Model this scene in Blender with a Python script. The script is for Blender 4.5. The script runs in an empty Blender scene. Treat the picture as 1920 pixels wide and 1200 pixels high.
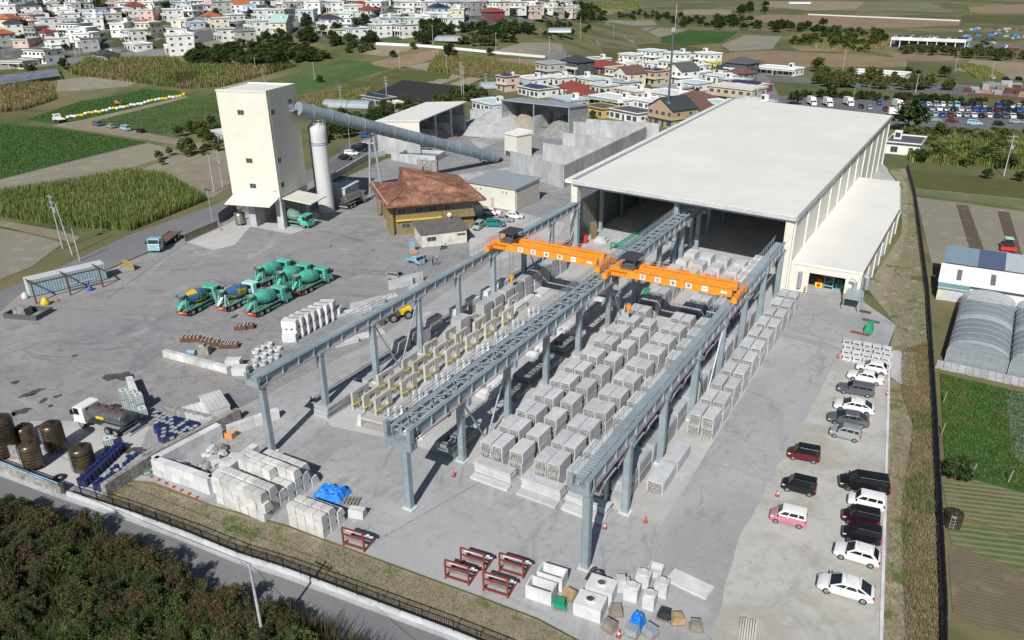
import bpy,math,random
from mathutils import Vector,Matrix
SC=bpy.context.scene
COL=SC.collection
PI=math.pi
def R_(d):return math.radians(d)

# ---------------------------------------------------------------- camera
CAMH=49.5
CR=Vector((0.86146381,0.50771007,-0.01051624))
CU=Vector((-0.20121187,0.36027619,0.91088685))
CW=Vector((-0.46625518,0.78258006,-0.41252219))
FPX=1450.0
cam_d=bpy.data.cameras.new('camera')
cam=bpy.data.objects.new('camera',cam_d)
COL.objects.link(cam)
mw=Matrix.Identity(4)
for i in range(3):
    mw[i][0]=CR[i]; mw[i][1]=CU[i]; mw[i][2]=-CW[i]
mw[0][3],mw[1][3],mw[2][3]=0,0,CAMH
cam.matrix_world=mw
cam_d.sensor_width=36
cam_d.sensor_fit='HORIZONTAL'
cam_d.lens=FPX/1920*36
cam_d.clip_start=0.5
cam_d.clip_end=9000
SC.camera=cam

# ---------------------------------------------------------------- sky and sun
SUN_EL=R_(40)
SUN_AZ=(0.25,-0.968)
world=bpy.data.worlds.new('World')
SC.world=world
world.use_nodes=True
wn=world.node_tree.nodes
sky=wn.new('ShaderNodeTexSky')
sky.sky_type='NISHITA'
sky.sun_disc=False
sky.sun_elevation=SUN_EL
sky.sun_rotation=math.atan2(SUN_AZ[0],SUN_AZ[1])
sky.air_density=1.0
sky.dust_density=0.6
bg=wn['Background']
bg.inputs['Strength'].default_value=0.05
world.node_tree.links.new(sky.outputs[0],bg.inputs['Color'])
sun_d=bpy.data.lights.new('sun','SUN')
sun_d.energy=4.6
sun_d.angle=R_(0.53)
sun_d.color=(1.0,0.965,0.915)
sun=bpy.data.objects.new('sun',sun_d)
COL.objects.link(sun)
sv=Vector((SUN_AZ[0]*math.cos(SUN_EL),SUN_AZ[1]*math.cos(SUN_EL),math.sin(SUN_EL)))
sun.rotation_mode='QUATERNION'
sun.rotation_quaternion=sv.to_track_quat('Z','Y')
sun.location=(0,0,200)
vs=SC.view_settings
vs.view_transform='Standard'
vs.look='None'
vs.gamma=1
vs.exposure=0.08
vs.use_curve_mapping=False
try:
    SC.cycles.max_bounces=5
    SC.cycles.transparent_max_bounces=6
    SC.cycles.use_denoising=True
except Exception:
    pass

# ---------------------------------------------------------------- terrain and measuring
def sstep(a,b,x):
    t=max(0.0,min(1.0,(x-a)/(b-a)))
    return t*t*(3-2*t)
FH=Vector((CW.x,CW.y,0)).normalized()
RH=Vector((FH.y,-FH.x,0))
def terr(x,y):
    d=x*FH.x+y*FH.y
    if d<340:return 0.0
    l=x*RH.x+y*RH.y
    w=1-sstep(-0.06,0.16,l/d)
    t=d-340
    return min(34.0,0.19*(t*t/(t+45)))*w
def ray(px,py):
    return CW+CR*((px-960)/FPX)-CU*((py-600)/FPX)
def G(px,py,z=0.0):
    """point of the level z that shows at photo position px,py"""
    v=ray(px,py)
    t=(z-CAMH)/v.z
    return (v.x*t,v.y*t)
def GT(px,py):
    v=ray(px,py)
    t=40.0
    while t<4000:
        x,y=v.x*t,v.y*t
        if CAMH+v.z*t<=terr(x,y):break
        t+=3.0
    lo,hi=t-3.0,t
    for _ in range(12):
        m=(lo+hi)/2
        if CAMH+v.z*m<=terr(v.x*m,v.y*m):hi=m
        else:lo=m
    x,y=v.x*hi,v.y*hi
    return (x,y,terr(x,y))
def depth_of(x,y,z=0):return x*CW.x+y*CW.y+(z-CAMH)*CW.z
def mpp(px,py):
    q=GT(px,py)
    return depth_of(*q)/FPX

# ---------------------------------------------------------------- mesh building
class MB:
    def __init__(s):s.v,s.f,s.m=[],[],[]
    def add(s,vs,fs,mi=0):
        b=len(s.v); s.v.extend(tuple(q)for q in vs)
        for f in fs:
            s.f.append(tuple(b+i for i in f)); s.m.append(mi)
        return s
    def hexa(s,p,mi=0):
        return s.add(p,[(3,2,1,0),(4,5,6,7),(0,1,5,4),(1,2,6,5),(2,3,7,6),(3,0,4,7)],mi)
    def box(s,x0,x1,y0,y1,z0,z1,mi=0):
        return s.hexa([(x0,y0,z0),(x1,y0,z0),(x1,y1,z0),(x0,y1,z0),(x0,y0,z1),(x1,y0,z1),(x1,y1,z1),(x0,y1,z1)],mi)
    def obox(s,c,sx,sy,sz,rz=0,mi=0):
        ca,sa=math.cos(rz),math.sin(rz); p=[]
        for z in (0,sz):
            for a,b in ((-1,-1),(1,-1),(1,1),(-1,1)):
                x,y=a*sx/2,b*sy/2
                p.append((c[0]+x*ca-y*sa,c[1]+x*sa+y*ca,c[2]+z))
        return s.hexa(p,mi)
    def beam(s,a,b,w,h=None,mi=0):
        h=w if h is None else h
        a,b=Vector(a),Vector(b); d=(b-a)
        if d.length<1e-6:return s
        d.normalize()
        up=Vector((0,0,1))if abs(d.z)<0.95 else Vector((0,1,0))
        x=d.cross(up).normalized()*(w/2); y=x.cross(d).normalized()*(h/2)
        return s.hexa([a-x-y,a+x-y,b+x-y,b-x-y,a-x+y,a+x+y,b+x+y,b-x+y],mi)
    def cyl(s,a,b,r,r2=None,n=8,mi=0,caps=True):
        r2=r if r2 is None else r2
        a,b=Vector(a),Vector(b); d=(b-a).normalized()
        up=Vector((0,0,1))if abs(d.z)<0.95 else Vector((0,1,0))
        x=d.cross(up).normalized(); y=x.cross(d)
        return s.loft([[a+(x*math.cos(2*PI*i/n)+y*math.sin(2*PI*i/n))*r for i in range(n)],
                       [b+(x*math.cos(2*PI*i/n)+y*math.sin(2*PI*i/n))*r2 for i in range(n)]],mi,caps)
    def loft(s,rings,mi=0,caps=True,closed=True):
        n=len(rings[0]); vs=[q for r in rings for q in r]; fs=[]
        for k in range(len(rings)-1):
            for i in range(n if closed else n-1):
                j=(i+1)%n
                fs.append((k*n+i,k*n+j,(k+1)*n+j,(k+1)*n+i))
        if caps:
            fs.append(tuple(range(n-1,-1,-1))); fs.append(tuple((len(rings)-1)*n+i for i in range(n)))
        return s.add(vs,fs,mi)
    def lathe(s,prof,n=16,mi=0,c=(0,0,0),caps=True):
        return s.loft([[(c[0]+r*math.cos(2*PI*i/n),c[1]+r*math.sin(2*PI*i/n),c[2]+z)for i in range(n)]for r,z in prof],mi,caps)
    def prism(s,pts,z0,z1,mi=0):
        n=len(pts)
        area=sum(pts[i][0]*pts[(i+1)%n][1]-pts[(i+1)%n][0]*pts[i][1]for i in range(n))
        if area<0:pts=pts[::-1]
        return s.loft([[(q[0],q[1],z0)for q in pts],[(q[0],q[1],z1)for q in pts]],mi)
    def xprof(s,prof,x0,x1,mi=0):
        return s.loft([[(x0,y,z)for y,z in prof],[(x1,y,z)for y,z in prof]],mi)
    def yprof(s,prof,y0,y1,mi=0):
        return s.loft([[(x,y0,z)for x,z in prof],[(x,y1,z)for x,z in prof]],mi)
    def quad(s,p,mi=0):return s.add(p,[tuple(range(len(p)))],mi)
    def mesh(s,name,mats,smooth=False):
        me=bpy.data.meshes.new(name)
        me.from_pydata(s.v,[],s.f)
        for m in mats:me.materials.append(M(m))
        me.polygons.foreach_set('material_index',s.m)
        if smooth:me.polygons.foreach_set('use_smooth',[True]*len(s.f))
        me.update()
        if smooth=='auto':me.set_sharp_from_angle(angle=R_(38))
        return me
    def obj(s,name,mats,parent=None,loc=(0,0,0),rz=0,smooth=False):
        if isinstance(mats,str):mats=[mats]
        return link(name,s.mesh(name,mats,smooth),parent,loc,rz)
def link(name,me,parent=None,loc=(0,0,0),rz=0):
    o=bpy.data.objects.new(name,me); COL.objects.link(o)
    o.location=loc
    if isinstance(rz,(int,float)):o.rotation_euler=(0,0,rz)
    else:o.rotation_euler=rz
    if parent is not None:o.parent=parent
    return o
def tag(o,label=None,cat=None,group=None,kind=None):
    if label:o['label']=label
    if cat:o['category']=cat
    if group:o['group']=group
    if kind:o['kind']=kind
    return o
def thing(name,label,cat,loc=(0,0,0),rz=0,group=None):
    o=link(name,None,None,loc,rz); o.empty_display_size=0.3
    return tag(o,label,cat,group)
def dup(o,loc,rz=0,label=None,group=None,mats=None):
    def cp(a,par):
        c=a.copy(); COL.objects.link(c); c.parent=par
        for k in KIDS.get(a.name,()):cp(k,c)
        return c
    build_kids(o)
    r=cp(o,None); r.location=loc; r.rotation_euler=(0,0,rz)
    if label:r['label']=label
    if group:r['group']=group
    return r
KIDS={}
def build_kids(o):
    if o.name in KIDS:return
    st=[o]
    while st:
        a=st.pop(); KIDS[a.name]=list(a.children); st+=KIDS[a.name]
def struct(o):o['kind']='structure'; return o

# ---------------------------------------------------------------- materials
MATS={}
DEFS={}
def M(name):
    if name not in MATS:MATS[name]=make_mat(name,*DEFS[name][0],**DEFS[name][1])
    return MATS[name]
def D(name,*a,**k):DEFS[name]=(a,k)
def make_mat(name,col,rough=0.7,metal=0.0,var=0.12,scale=1.5,col2=None,scale2=None,bump=0.0,island=0.0,alpha=1.0,emit=None,fn=None,spec=0.5,stretch=None,trans=0.0):
    m=bpy.data.materials.new(name); m.use_nodes=True
    nt=m.node_tree; N=nt.nodes; L=nt.links; B=N['Principled BSDF']
    B.inputs['Roughness'].default_value=rough
    B.inputs['Metallic'].default_value=metal
    B.inputs['Specular IOR Level'].default_value=spec
    if fn:fn(nt,B); return m
    geo=N.new('ShaderNodeNewGeometry')
    src=geo.outputs['Position']
    if stretch:
        mp=N.new('ShaderNodeMapping'); mp.inputs['Scale'].default_value=stretch
        L.new(src,mp.inputs['Vector']); src=mp.outputs[0]
    nz=N.new('ShaderNodeTexNoise'); nz.inputs['Scale'].default_value=scale
    nz.inputs['Detail'].default_value=6; nz.inputs['Roughness'].default_value=0.65
    L.new(src,nz.inputs['Vector'])
    cr=N.new('ShaderNodeValToRGB')
    c2=col2 if col2 else tuple(min(1,c*(1+var))for c in col)
    c1=col if col2 else tuple(c*(1-var)for c in col)
    cr.color_ramp.elements[0].position=0.36; cr.color_ramp.elements[1].position=0.64
    cr.color_ramp.elements[0].color=(*c1,1); cr.color_ramp.elements[1].color=(*c2,1)
    L.new(nz.outputs['Fac'],cr.inputs['Fac'])
    out=cr.outputs['Color']
    if scale2:
        n2=N.new('ShaderNodeTexNoise'); n2.inputs['Scale'].default_value=scale2; n2.inputs['Detail'].default_value=4
        L.new(src,n2.inputs['Vector'])
        mr=N.new('ShaderNodeMapRange'); mr.inputs['From Min'].default_value=0.3; mr.inputs['From Max'].default_value=0.7
        mr.inputs['To Min'].default_value=1-var*1.6; mr.inputs['To Max'].default_value=1+var*1.6
        L.new(n2.outputs['Fac'],mr.inputs['Value'])
        hs=N.new('ShaderNodeHueSaturation'); L.new(mr.outputs[0],hs.inputs['Value']); L.new(out,hs.inputs['Color']); out=hs.outputs[0]
    if name.startswith('conc')and name not in ('conc_wall',):
        oi=N.new('ShaderNodeObjectInfo'); mo=N.new('ShaderNodeMapRange'); mo.inputs['To Min'].default_value=.88; mo.inputs['To Max'].default_value=1.08
        L.new(oi.outputs['Random'],mo.inputs['Value']); ho=N.new('ShaderNodeHueSaturation'); L.new(mo.outputs[0],ho.inputs['Value']); L.new(out,ho.inputs['Color']); out=ho.outputs[0]
    if island:
        h2=N.new('ShaderNodeHueSaturation')
        m2=N.new('ShaderNodeMapRange'); m2.inputs['To Min'].default_value=1-island; m2.inputs['To Max'].default_value=1+island
        L.new(geo.outputs['Random Per Island'],m2.inputs['Value']); L.new(m2.outputs[0],h2.inputs['Value'])
        m3=N.new('ShaderNodeMapRange'); m3.inputs['To Min'].default_value=0.5-island*0.06; m3.inputs['To Max'].default_value=0.5+island*0.04
        L.new(geo.outputs['Random Per Island'],m3.inputs['Value']); L.new(m3.outputs[0],h2.inputs['Hue'])
        L.new(out,h2.inputs['Color']); out=h2.outputs[0]
    L.new(out,B.inputs['Base Color'])
    if bump:
        bp=N.new('ShaderNodeBump'); bp.inputs['Strength'].default_value=bump; bp.inputs['Distance'].default_value=0.05
        L.new(nz.outputs['Fac'],bp.inputs['Height']); L.new(bp.outputs[0],B.inputs['Normal'])
    if alpha<1:B.inputs['Alpha'].default_value=alpha
    if trans:B.inputs['Transmission Weight'].default_value=trans
    return m
# paints, metals, glass
D('steel_grey',(.29,.35,.39),.5,.15,var=.10,scale=.8,scale2=.1)
D('steel_dark',(.10,.11,.12),.6,.1)
D('galv',(.42,.48,.52),.45,.35,var=.1,scale=2)
D('conductor',(.42,.25,.25),.6)
D('orange',(.80,.30,.025),.45,var=.08,scale=.6,scale2=2)
D('orange_dull',(.70,.28,.10),.55,var=.10)
D('rail_orange',(.75,.30,.16),.55)
D('cover_dark',(.055,.055,.06),.6)
D('white_paint',(.78,.78,.77),.45,var=.04)
D('yellow',(.75,.56,.03),.5)
D('red',(.55,.04,.03),.5)
D('cone_red',(.80,.06,.04),.5)
D('red_frame',(.24,.045,.035),.6,var=.2,scale=3)
D('green_paint',(.02,.30,.16),.5)
D('blue',(.03,.10,.42),.5)
D('black',(.015,.015,.017),.45)
D('rubber',(.02,.02,.021),.85)
D('glass_dark',(.018,.022,.028),.08,spec=.8,var=.02)
D('glass_blue',(.05,.07,.09),.1,spec=.8)
D('pane',(.05,.065,.075),.12,spec=.7)
D('chrome',(.55,.56,.57),.22,.9)
D('stainless',(.42,.38,.32),.3,.85,var=.12,scale=.8)
D('tank_grey',(.20,.20,.20),.35,.6,var=.25)
D('stainless_dark',(.105,.08,.052),.33,.55,var=.35,scale=1.1,scale2=.4)
# concretes
D('conc',(.42,.43,.445),.85,var=.10,scale=1.2,scale2=.25,bump=.1)
D('conc_light',(.53,.545,.56),.85,var=.07,scale=1.6,scale2=.4)
D('conc_white',(.62,.63,.635),.85,var=.08,scale=1.3,scale2=.35)
D('conc_block',(.60,.60,.58),.9,var=.12,scale=1.1,scale2=.5,bump=.1)
D('conc_old',(.30,.29,.27),.9,var=.25,scale=.9,scale2=2.5,bump=.2)
D('conc_wall',(.42,.43,.44),.88,var=.12,scale=.6,scale2=.15,stretch=(1,1,.4))
D('conc_beige',(.50,.485,.445),.88,var=.10,scale=1.5)
D('rebar',(.13,.11,.095),.8,var=.3)
D('form_green',(.28,.38,.32),.7,var=.2)
D('form_dark',(.24,.265,.265),.6,var=.25,scale=1.2)
# building skins
D('roof_white',(.81,.80,.75),.5,var=.025,scale=.25,scale2=.06)
D('cladding',(.70,.69,.60),.5,var=.03,scale=.4)
D('louvre',(.30,.31,.31),.6)
D('metal_roof_grey',(.38,.42,.45),.4,.2,var=.05,scale=.4)
D('metal_roof_dark',(.17,.165,.155),.6,.1,var=.15,scale=.6)
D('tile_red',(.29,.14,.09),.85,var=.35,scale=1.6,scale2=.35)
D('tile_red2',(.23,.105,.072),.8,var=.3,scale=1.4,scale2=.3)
D('hut_wall',(.62,.60,.53),.7,var=.18,scale=.9)
D('brick_tan',(.23,.18,.085),.8,var=.18,scale=2)
D('timber',(.42,.30,.17),.8,var=.2)
D('wood_grey',(.26,.23,.20),.85,var=.2)
D('tarp_blue',(.02,.22,.72),.5,var=.15,scale=1.2)
D('tarp_green',(.02,.28,.14),.55,var=.2)
D('tarp_black',(.04,.045,.05),.4,var=.3)
D('ibc',(.62,.67,.67),.4,var=.06)
D('drum_blue',(.02,.033,.115),.45,var=.15)
D('drum_grey',(.36,.38,.38),.6,var=.15)
D('rust',(.13,.065,.042),.85,var=.35,scale=3)
D('mixer_green',(.09,.45,.345),.42,var=.14,scale=1.1,scale2=3)
D('mixer_pale',(.42,.72,.65),.4,var=.05)
D('mixer_dirty',(.14,.24,.20),.7,var=.35,scale=2.5)
D('truck_blue',(.28,.46,.55),.4)
D('chassis',(.04,.05,.05),.7)
D('kei_blue',(.26,.42,.55),.4)
# ---------------------------------------------------------------- ground materials
def layered(base,layers,rough=.9,spec=.3):
    def fn(nt,B):
        N,L=nt.nodes,nt.links
        B.inputs['Roughness'].default_value=rough
        B.inputs['Specular IOR Level'].default_value=spec
        geo=N.new('ShaderNodeNewGeometry'); out=None
        rgb=N.new('ShaderNodeRGB'); rgb.outputs[0].default_value=(*base,1); out=rgb.outputs[0]
        for ly in layers:
            mp=N.new('ShaderNodeMapping'); L.new(geo.outputs['Position'],mp.inputs['Vector'])
            mp.inputs['Rotation'].default_value=(0,0,R_(ly.get('rot',0)))
            st=ly.get('st',(1,1,1))
            mp.inputs['Scale'].default_value=st
            mp.inputs['Location'].default_value=(ly.get('off',0),ly.get('off',0)*.7,0)
            if ly.get('kind')=='wave':
                t=N.new('ShaderNodeTexWave'); t.inputs['Scale'].default_value=ly['sc']; t.inputs['Distortion'].default_value=ly.get('dist',1.0)
                t.inputs['Detail'].default_value=2; t.inputs['Detail Scale'].default_value=ly.get('ds',1.0)
                if ly.get('rings'):t.wave_type='RINGS'
                fac=t.outputs['Fac']
            elif ly.get('kind')=='arc':
                sb=N.new('ShaderNodeVectorMath'); sb.operation='SUBTRACT'; sb.inputs[1].default_value=(*ly['ctr'],0); L.new(geo.outputs['Position'],sb.inputs[0])
                ln=N.new('ShaderNodeVectorMath'); ln.operation='LENGTH'; L.new(sb.outputs[0],ln.inputs[0])
                sx=N.new('ShaderNodeSeparateXYZ'); L.new(sb.outputs[0],sx.inputs[0])
                at=N.new('ShaderNodeMath'); at.operation='ARCTAN2'; L.new(sx.outputs[1],at.inputs[0]); L.new(sx.outputs[0],at.inputs[1])
                mu=N.new('ShaderNodeMath'); mu.operation='MULTIPLY'; mu.inputs[1].default_value=1.6; L.new(at.outputs[0],mu.inputs[0])
                cb=N.new('ShaderNodeCombineXYZ'); L.new(ln.outputs['Value'],cb.inputs[0]); L.new(mu.outputs[0],cb.inputs[1])
                t=N.new('ShaderNodeTexNoise'); t.inputs['Scale'].default_value=ly['sc']; t.inputs['Detail'].default_value=3; t.inputs['Distortion'].default_value=.15
                fac=t.outputs['Fac']; L.new(cb.outputs[0],t.inputs['Vector'])
            else:
                t=N.new('ShaderNodeTexNoise'); t.inputs['Scale'].default_value=ly['sc']; t.inputs['Detail'].default_value=ly.get('det',5)
                t.inputs['Roughness'].default_value=ly.get('r',.6); t.inputs['Distortion'].default_value=ly.get('dist',0)
                fac=t.outputs['Fac']
            if ly.get('kind')!='arc':L.new(mp.outputs[0],t.inputs['Vector'])
            mr=N.new('ShaderNodeMapRange'); mr.interpolation_type='SMOOTHSTEP'
            mr.inputs['From Min'].default_value=ly['lo']; mr.inputs['From Max'].default_value=ly['hi']
            mr.inputs['To Max'].default_value=ly.get('amt',1.0)
            L.new(fac,mr.inputs['Value'])
            f2=mr.outputs[0]
            if 'gate' in ly:
                g=N.new('ShaderNodeTexNoise'); g.inputs['Scale'].default_value=ly['gate'][0]; L.new(geo.outputs['Position'],g.inputs['Vector'])
                gr=N.new('ShaderNodeMapRange'); gr.inputs['From Min'].default_value=ly['gate'][1]; gr.inputs['From Max'].default_value=ly['gate'][2]
                L.new(g.outputs['Fac'],gr.inputs['Value'])
                mu=N.new('ShaderNodeMath'); mu.operation='MULTIPLY'; L.new(f2,mu.inputs[0]); L.new(gr.outputs[0],mu.inputs[1]); f2=mu.outputs[0]
            mx=N.new('ShaderNodeMixRGB'); mx.inputs['Color2'].default_value=(*ly['c'],1)
            L.new(f2,mx.inputs['Fac']); L.new(out,mx.inputs['Color1']); out=mx.outputs[0]
        L.new(out,B.inputs['Base Color'])
    return fn
def DL(name,base,layers,**k):D(name,base,fn=layered(base,layers,**k))
DL('g_land',(.10,.12,.045),[dict(sc=.012,lo=.42,hi=.6,c=(.20,.17,.09)),dict(sc=.05,lo=.5,hi=.7,c=(.06,.09,.03)),dict(sc=.6,lo=.45,hi=.75,c=(.17,.15,.075),amt=.6),dict(sc=4,lo=.5,hi=.8,c=(.05,.07,.025),amt=.6)])
DL('g_yard',(.40,.405,.415),[dict(sc=.035,lo=.42,hi=.62,c=(.335,.335,.34),dist=1),dict(sc=.12,lo=.5,hi=.75,c=(.50,.50,.50),amt=.7,off=9),dict(sc=.3,lo=.52,hi=.7,c=(.25,.25,.255),amt=.65,dist=1.5,st=(1,.45,1)),
    dict(sc=1.1,lo=.56,hi=.68,c=(.20,.195,.19),amt=.42,dist=2,st=(.9,.3,1),rot=20,gate=(.07,.42,.58)),dict(sc=.5,lo=.6,hi=.7,c=(.25,.25,.25),amt=.4,dist=3.5,st=(.25,1.4,1),rot=35,gate=(.06,.45,.6)),dict(kind='arc',ctr=(-24,64),sc=1.1,lo=.6,hi=.66,c=(.20,.20,.205),amt=.5,gate=(.09,.48,.58)),dict(kind='arc',ctr=(-62,30),sc=.8,lo=.6,hi=.68,c=(.23,.23,.23),amt=.4,gate=(.07,.48,.58)),dict(sc=.45,lo=.58,hi=.72,c=(.255,.255,.26),amt=.6,dist=1.2,gate=(.05,.45,.55)),dict(sc=.8,det=10,r=.78,lo=.48,hi=.64,c=(.24,.24,.245),amt=.7,gate=(.035,.38,.55)),dict(sc=1.3,det=9,r=.75,lo=.54,hi=.66,c=(.50,.50,.50),amt=.4,off=14),dict(sc=2.2,lo=.6,hi=.72,c=(.2,.2,.2),amt=.5,dist=1),dict(sc=9,lo=.35,hi=.75,c=(.34,.34,.33),amt=.4)])
DL('g_yard_old',(.285,.287,.295),[dict(sc=.03,lo=.4,hi=.62,c=(.315,.30,.29),dist=1.2),dict(sc=.06,lo=.5,hi=.72,c=(.20,.21,.225),dist=2,off=5),dict(sc=.13,lo=.52,hi=.75,c=(.43,.43,.435),amt=.75,dist=1.4,off=21),
    dict(sc=.35,lo=.58,hi=.7,c=(.145,.15,.155),amt=.55,dist=4,st=(.2,1.5,1),rot=-25,gate=(.03,.44,.56)),dict(sc=.4,lo=.58,hi=.7,c=(.44,.44,.44),amt=.6,dist=4,st=(.2,1.5,1),rot=20,off=31,gate=(.035,.46,.6)),dict(sc=.5,lo=.66,hi=.7,c=(.09,.09,.095),amt=.75,dist=2,gate=(.05,.5,.56)),dict(sc=1.6,lo=.6,hi=.7,c=(.17,.17,.175),amt=.4,dist=2),dict(kind='arc',ctr=(-112,66),sc=.75,lo=.58,hi=.66,c=(.15,.155,.165),amt=.65,gate=(.04,.46,.56)),dict(kind='arc',ctr=(-92,104),sc=.9,lo=.58,hi=.66,c=(.43,.43,.43),amt=.5,gate=(.05,.48,.58)),dict(kind='arc',ctr=(-70,40),sc=.8,lo=.6,hi=.66,c=(.17,.17,.175),amt=.5,gate=(.05,.46,.56)),dict(sc=.5,det=10,r=.78,lo=.48,hi=.64,c=(.165,.17,.18),amt=.7,gate=(.03,.38,.55)),dict(sc=.9,det=9,r=.75,lo=.54,hi=.68,c=(.40,.40,.40),amt=.45,off=14),dict(sc=2.5,lo=.58,hi=.72,c=(.18,.18,.185),amt=.45,dist=1),dict(sc=7,lo=.35,hi=.75,c=(.22,.22,.22),amt=.4)])
DL('g_pad',(.49,.49,.485),[dict(sc=.1,lo=.4,hi=.65,c=(.42,.415,.40),dist=1),dict(sc=.8,lo=.55,hi=.75,c=(.36,.35,.33),amt=.5),dict(sc=.25,lo=.56,hi=.7,c=(.56,.55,.52),off=4),dict(sc=.6,lo=.6,hi=.7,c=(.30,.30,.30),amt=.5,dist=2,gate=(.09,.48,.6)),dict(sc=10,lo=.4,hi=.8,c=(.4,.4,.39),amt=.3)])
DL('g_parking',(.49,.49,.465),[dict(sc=.12,lo=.42,hi=.62,c=(.40,.39,.345),dist=.8),dict(sc=.5,lo=.5,hi=.72,c=(.34,.33,.28),amt=.6),dict(sc=.22,lo=.55,hi=.7,c=(.50,.51,.48),off=7),dict(sc=1.6,lo=.58,hi=.74,c=(.27,.25,.19),amt=.5),dict(sc=.6,det=10,r=.78,lo=.52,hi=.64,c=(.33,.315,.265),amt=.55),dict(sc=12,lo=.45,hi=.75,c=(.33,.32,.29),amt=.4)])
DL('g_strip',(.27,.235,.165),[dict(sc=.22,lo=.54,hi=.64,c=(.10,.145,.035)),dict(sc=.5,lo=.5,hi=.66,c=(.36,.32,.25),off=3),dict(sc=.9,lo=.6,hi=.7,c=(.09,.13,.03),amt=.8),dict(sc=3,lo=.5,hi=.75,c=(.10,.095,.05),amt=.6),dict(sc=9,lo=.5,hi=.7,c=(.34,.31,.24),amt=.5)])
DL('g_road',(.175,.178,.188),[dict(sc=.05,lo=.4,hi=.65,c=(.215,.215,.22)),dict(sc=.6,lo=.5,hi=.8,c=(.15,.15,.155),amt=.6,st=(.3,1,1)),dict(sc=14,lo=.4,hi=.75,c=(.23,.23,.235),amt=.5)])
DL('g_asphalt',(.14,.142,.15),[dict(sc=.06,lo=.4,hi=.65,c=(.18,.18,.185)),dict(sc=8,lo=.4,hi=.75,c=(.11,.11,.115),amt=.5)])
DL('g_dust',(.46,.465,.475),[dict(sc=.15,lo=.42,hi=.6,c=(.29,.29,.30),dist=1.5),dict(sc=.6,lo=.5,hi=.7,c=(.56,.56,.56),amt=.7,dist=2),dict(sc=2,lo=.55,hi=.7,c=(.25,.25,.25),amt=.4)])
DL('g_town',(.12,.125,.12),[dict(sc=.04,lo=.42,hi=.58,c=(.05,.07,.025)),dict(sc=.09,lo=.5,hi=.62,c=(.22,.22,.22),off=4),dict(sc=.5,lo=.5,hi=.7,c=(.08,.08,.06),amt=.6)])
DL('g_gravel',(.42,.43,.45),[dict(sc=.3,lo=.45,hi=.65,c=(.35,.35,.36)),dict(sc=5,lo=.45,hi=.7,c=(.52,.52,.54),amt=.7),dict(sc=14,lo=.5,hi=.7,c=(.26,.26,.27),amt=.5)])
def field(name,a,b,rot,sc=.55,d=(.1,.1,.05),amt=.5):
    DL(name,a,[dict(sc=.03,lo=.4,hi=.62,c=b,dist=.6),dict(kind='wave',sc=sc,dist=1.2,ds=1,lo=.5,hi=.9,c=d,amt=amt,rot=rot),dict(sc=1.4,lo=.5,hi=.75,c=d,amt=.5),dict(sc=.25,lo=.52,hi=.7,c=tuple(x*1.25 for x in b),amt=.6,off=8),dict(sc=6,lo=.5,hi=.75,c=d,amt=.3)])
field('f_green',(.035,.095,.018),(.05,.12,.025),25,.5,(.02,.05,.01))
field('f_green2',(.06,.115,.03),(.10,.145,.055),30,.42,(.035,.07,.02),.6)
field('f_olive',(.085,.10,.03),(.12,.11,.045),60,.3,(.05,.06,.02),.4)
field('f_tan',(.27,.225,.15),(.31,.26,.18),70,.7,(.2,.165,.105),.5)
field('f_brown',(.25,.185,.115),(.29,.22,.14),75,.35,(.18,.13,.08),.45)
field('f_grey',(.25,.235,.19),(.29,.27,.21),8,.55,(.19,.18,.13),.5)
field('f_plough',(.12,.095,.07),(.15,.12,.085),8,.8,(.07,.055,.04),.6)
field('f_mulch',(.012,.012,.016),(.02,.02,.024),62,.30,(.075,.07,.06),.7)
field('f_dirt',(.26,.225,.165),(.30,.27,.21),20,.2,(.16,.15,.085),.5)
field('f_soil',(.155,.12,.085),(.20,.165,.12),80,.7,(.10,.10,.05),.6)
field('f_rows',(.055,.12,.025),(.19,.18,.10),72,.38,(.24,.21,.14),.8)
field('f_rows2',(.10,.12,.045),(.17,.165,.09),72,.42,(.26,.24,.17),.7)

# ---------------------------------------------------------------- land
import bmesh
def build_land():
    ds=[-120,-40,20,80,140,200,260,300]+[330+8*i for i in range(46)]+[720,780,860,980,1150,1400,1800,2600,4200]
    ls=[-3600,-2200,-1500,-1100]+[-900+30*i for i in range(55)]+[800,1100,1600,2400,3600]
    b=MB(); n=len(ls)
    for d in ds:
        for l in ls:
            x,y=FH.x*d+RH.x*l,FH.y*d+RH.y*l
            b.v.append((x,y,terr(x,y)-0.02))
    for i in range(len(ds)-1):
        for j in range(n-1):
            b.f.append((i*n+j,i*n+j+1,(i+1)*n+j+1,(i+1)*n+j)); b.m.append(0)
    struct(b.obj('ground','g_land',smooth=True))
build_land()
def sheet(name,pts,mat,off=.03,kind='structure',world=False,parent=None):
    W=[tuple(q[:2])for q in pts]if world else [GT(*q)[:2]for q in pts]
    bm=bmesh.new()
    bm.faces.new([bm.verts.new((q[0],q[1],0))for q in W])
    dd=[q[0]*FH.x+q[1]*FH.y for q in W]; ll=[q[0]*RH.x+q[1]*RH.y for q in W]
    if max(dd)>335:
        cuts=[(FH,d)for d in range(336,int(min(max(dd),700)),8)]+[(RH,l)for l in range(int(min(ll)//30*30),int(max(ll)),30)]
        for ax,c in cuts:
            bmesh.ops.bisect_plane(bm,geom=bm.verts[:]+bm.edges[:]+bm.faces[:],plane_co=ax*c,plane_no=ax)
    bmesh.ops.triangulate(bm,faces=bm.faces[:])
    for v in bm.verts:v.co.z=terr(v.co.x,v.co.y)+off
    for f in bm.faces:
        if f.normal.z<0:f.normal_flip()
    me=bpy.data.meshes.new(name); bm.to_mesh(me); bm.free()
    me.materials.append(M(mat))
    o=link(name,me,parent)
    if kind and parent is None:o['kind']=kind
    return o
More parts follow.
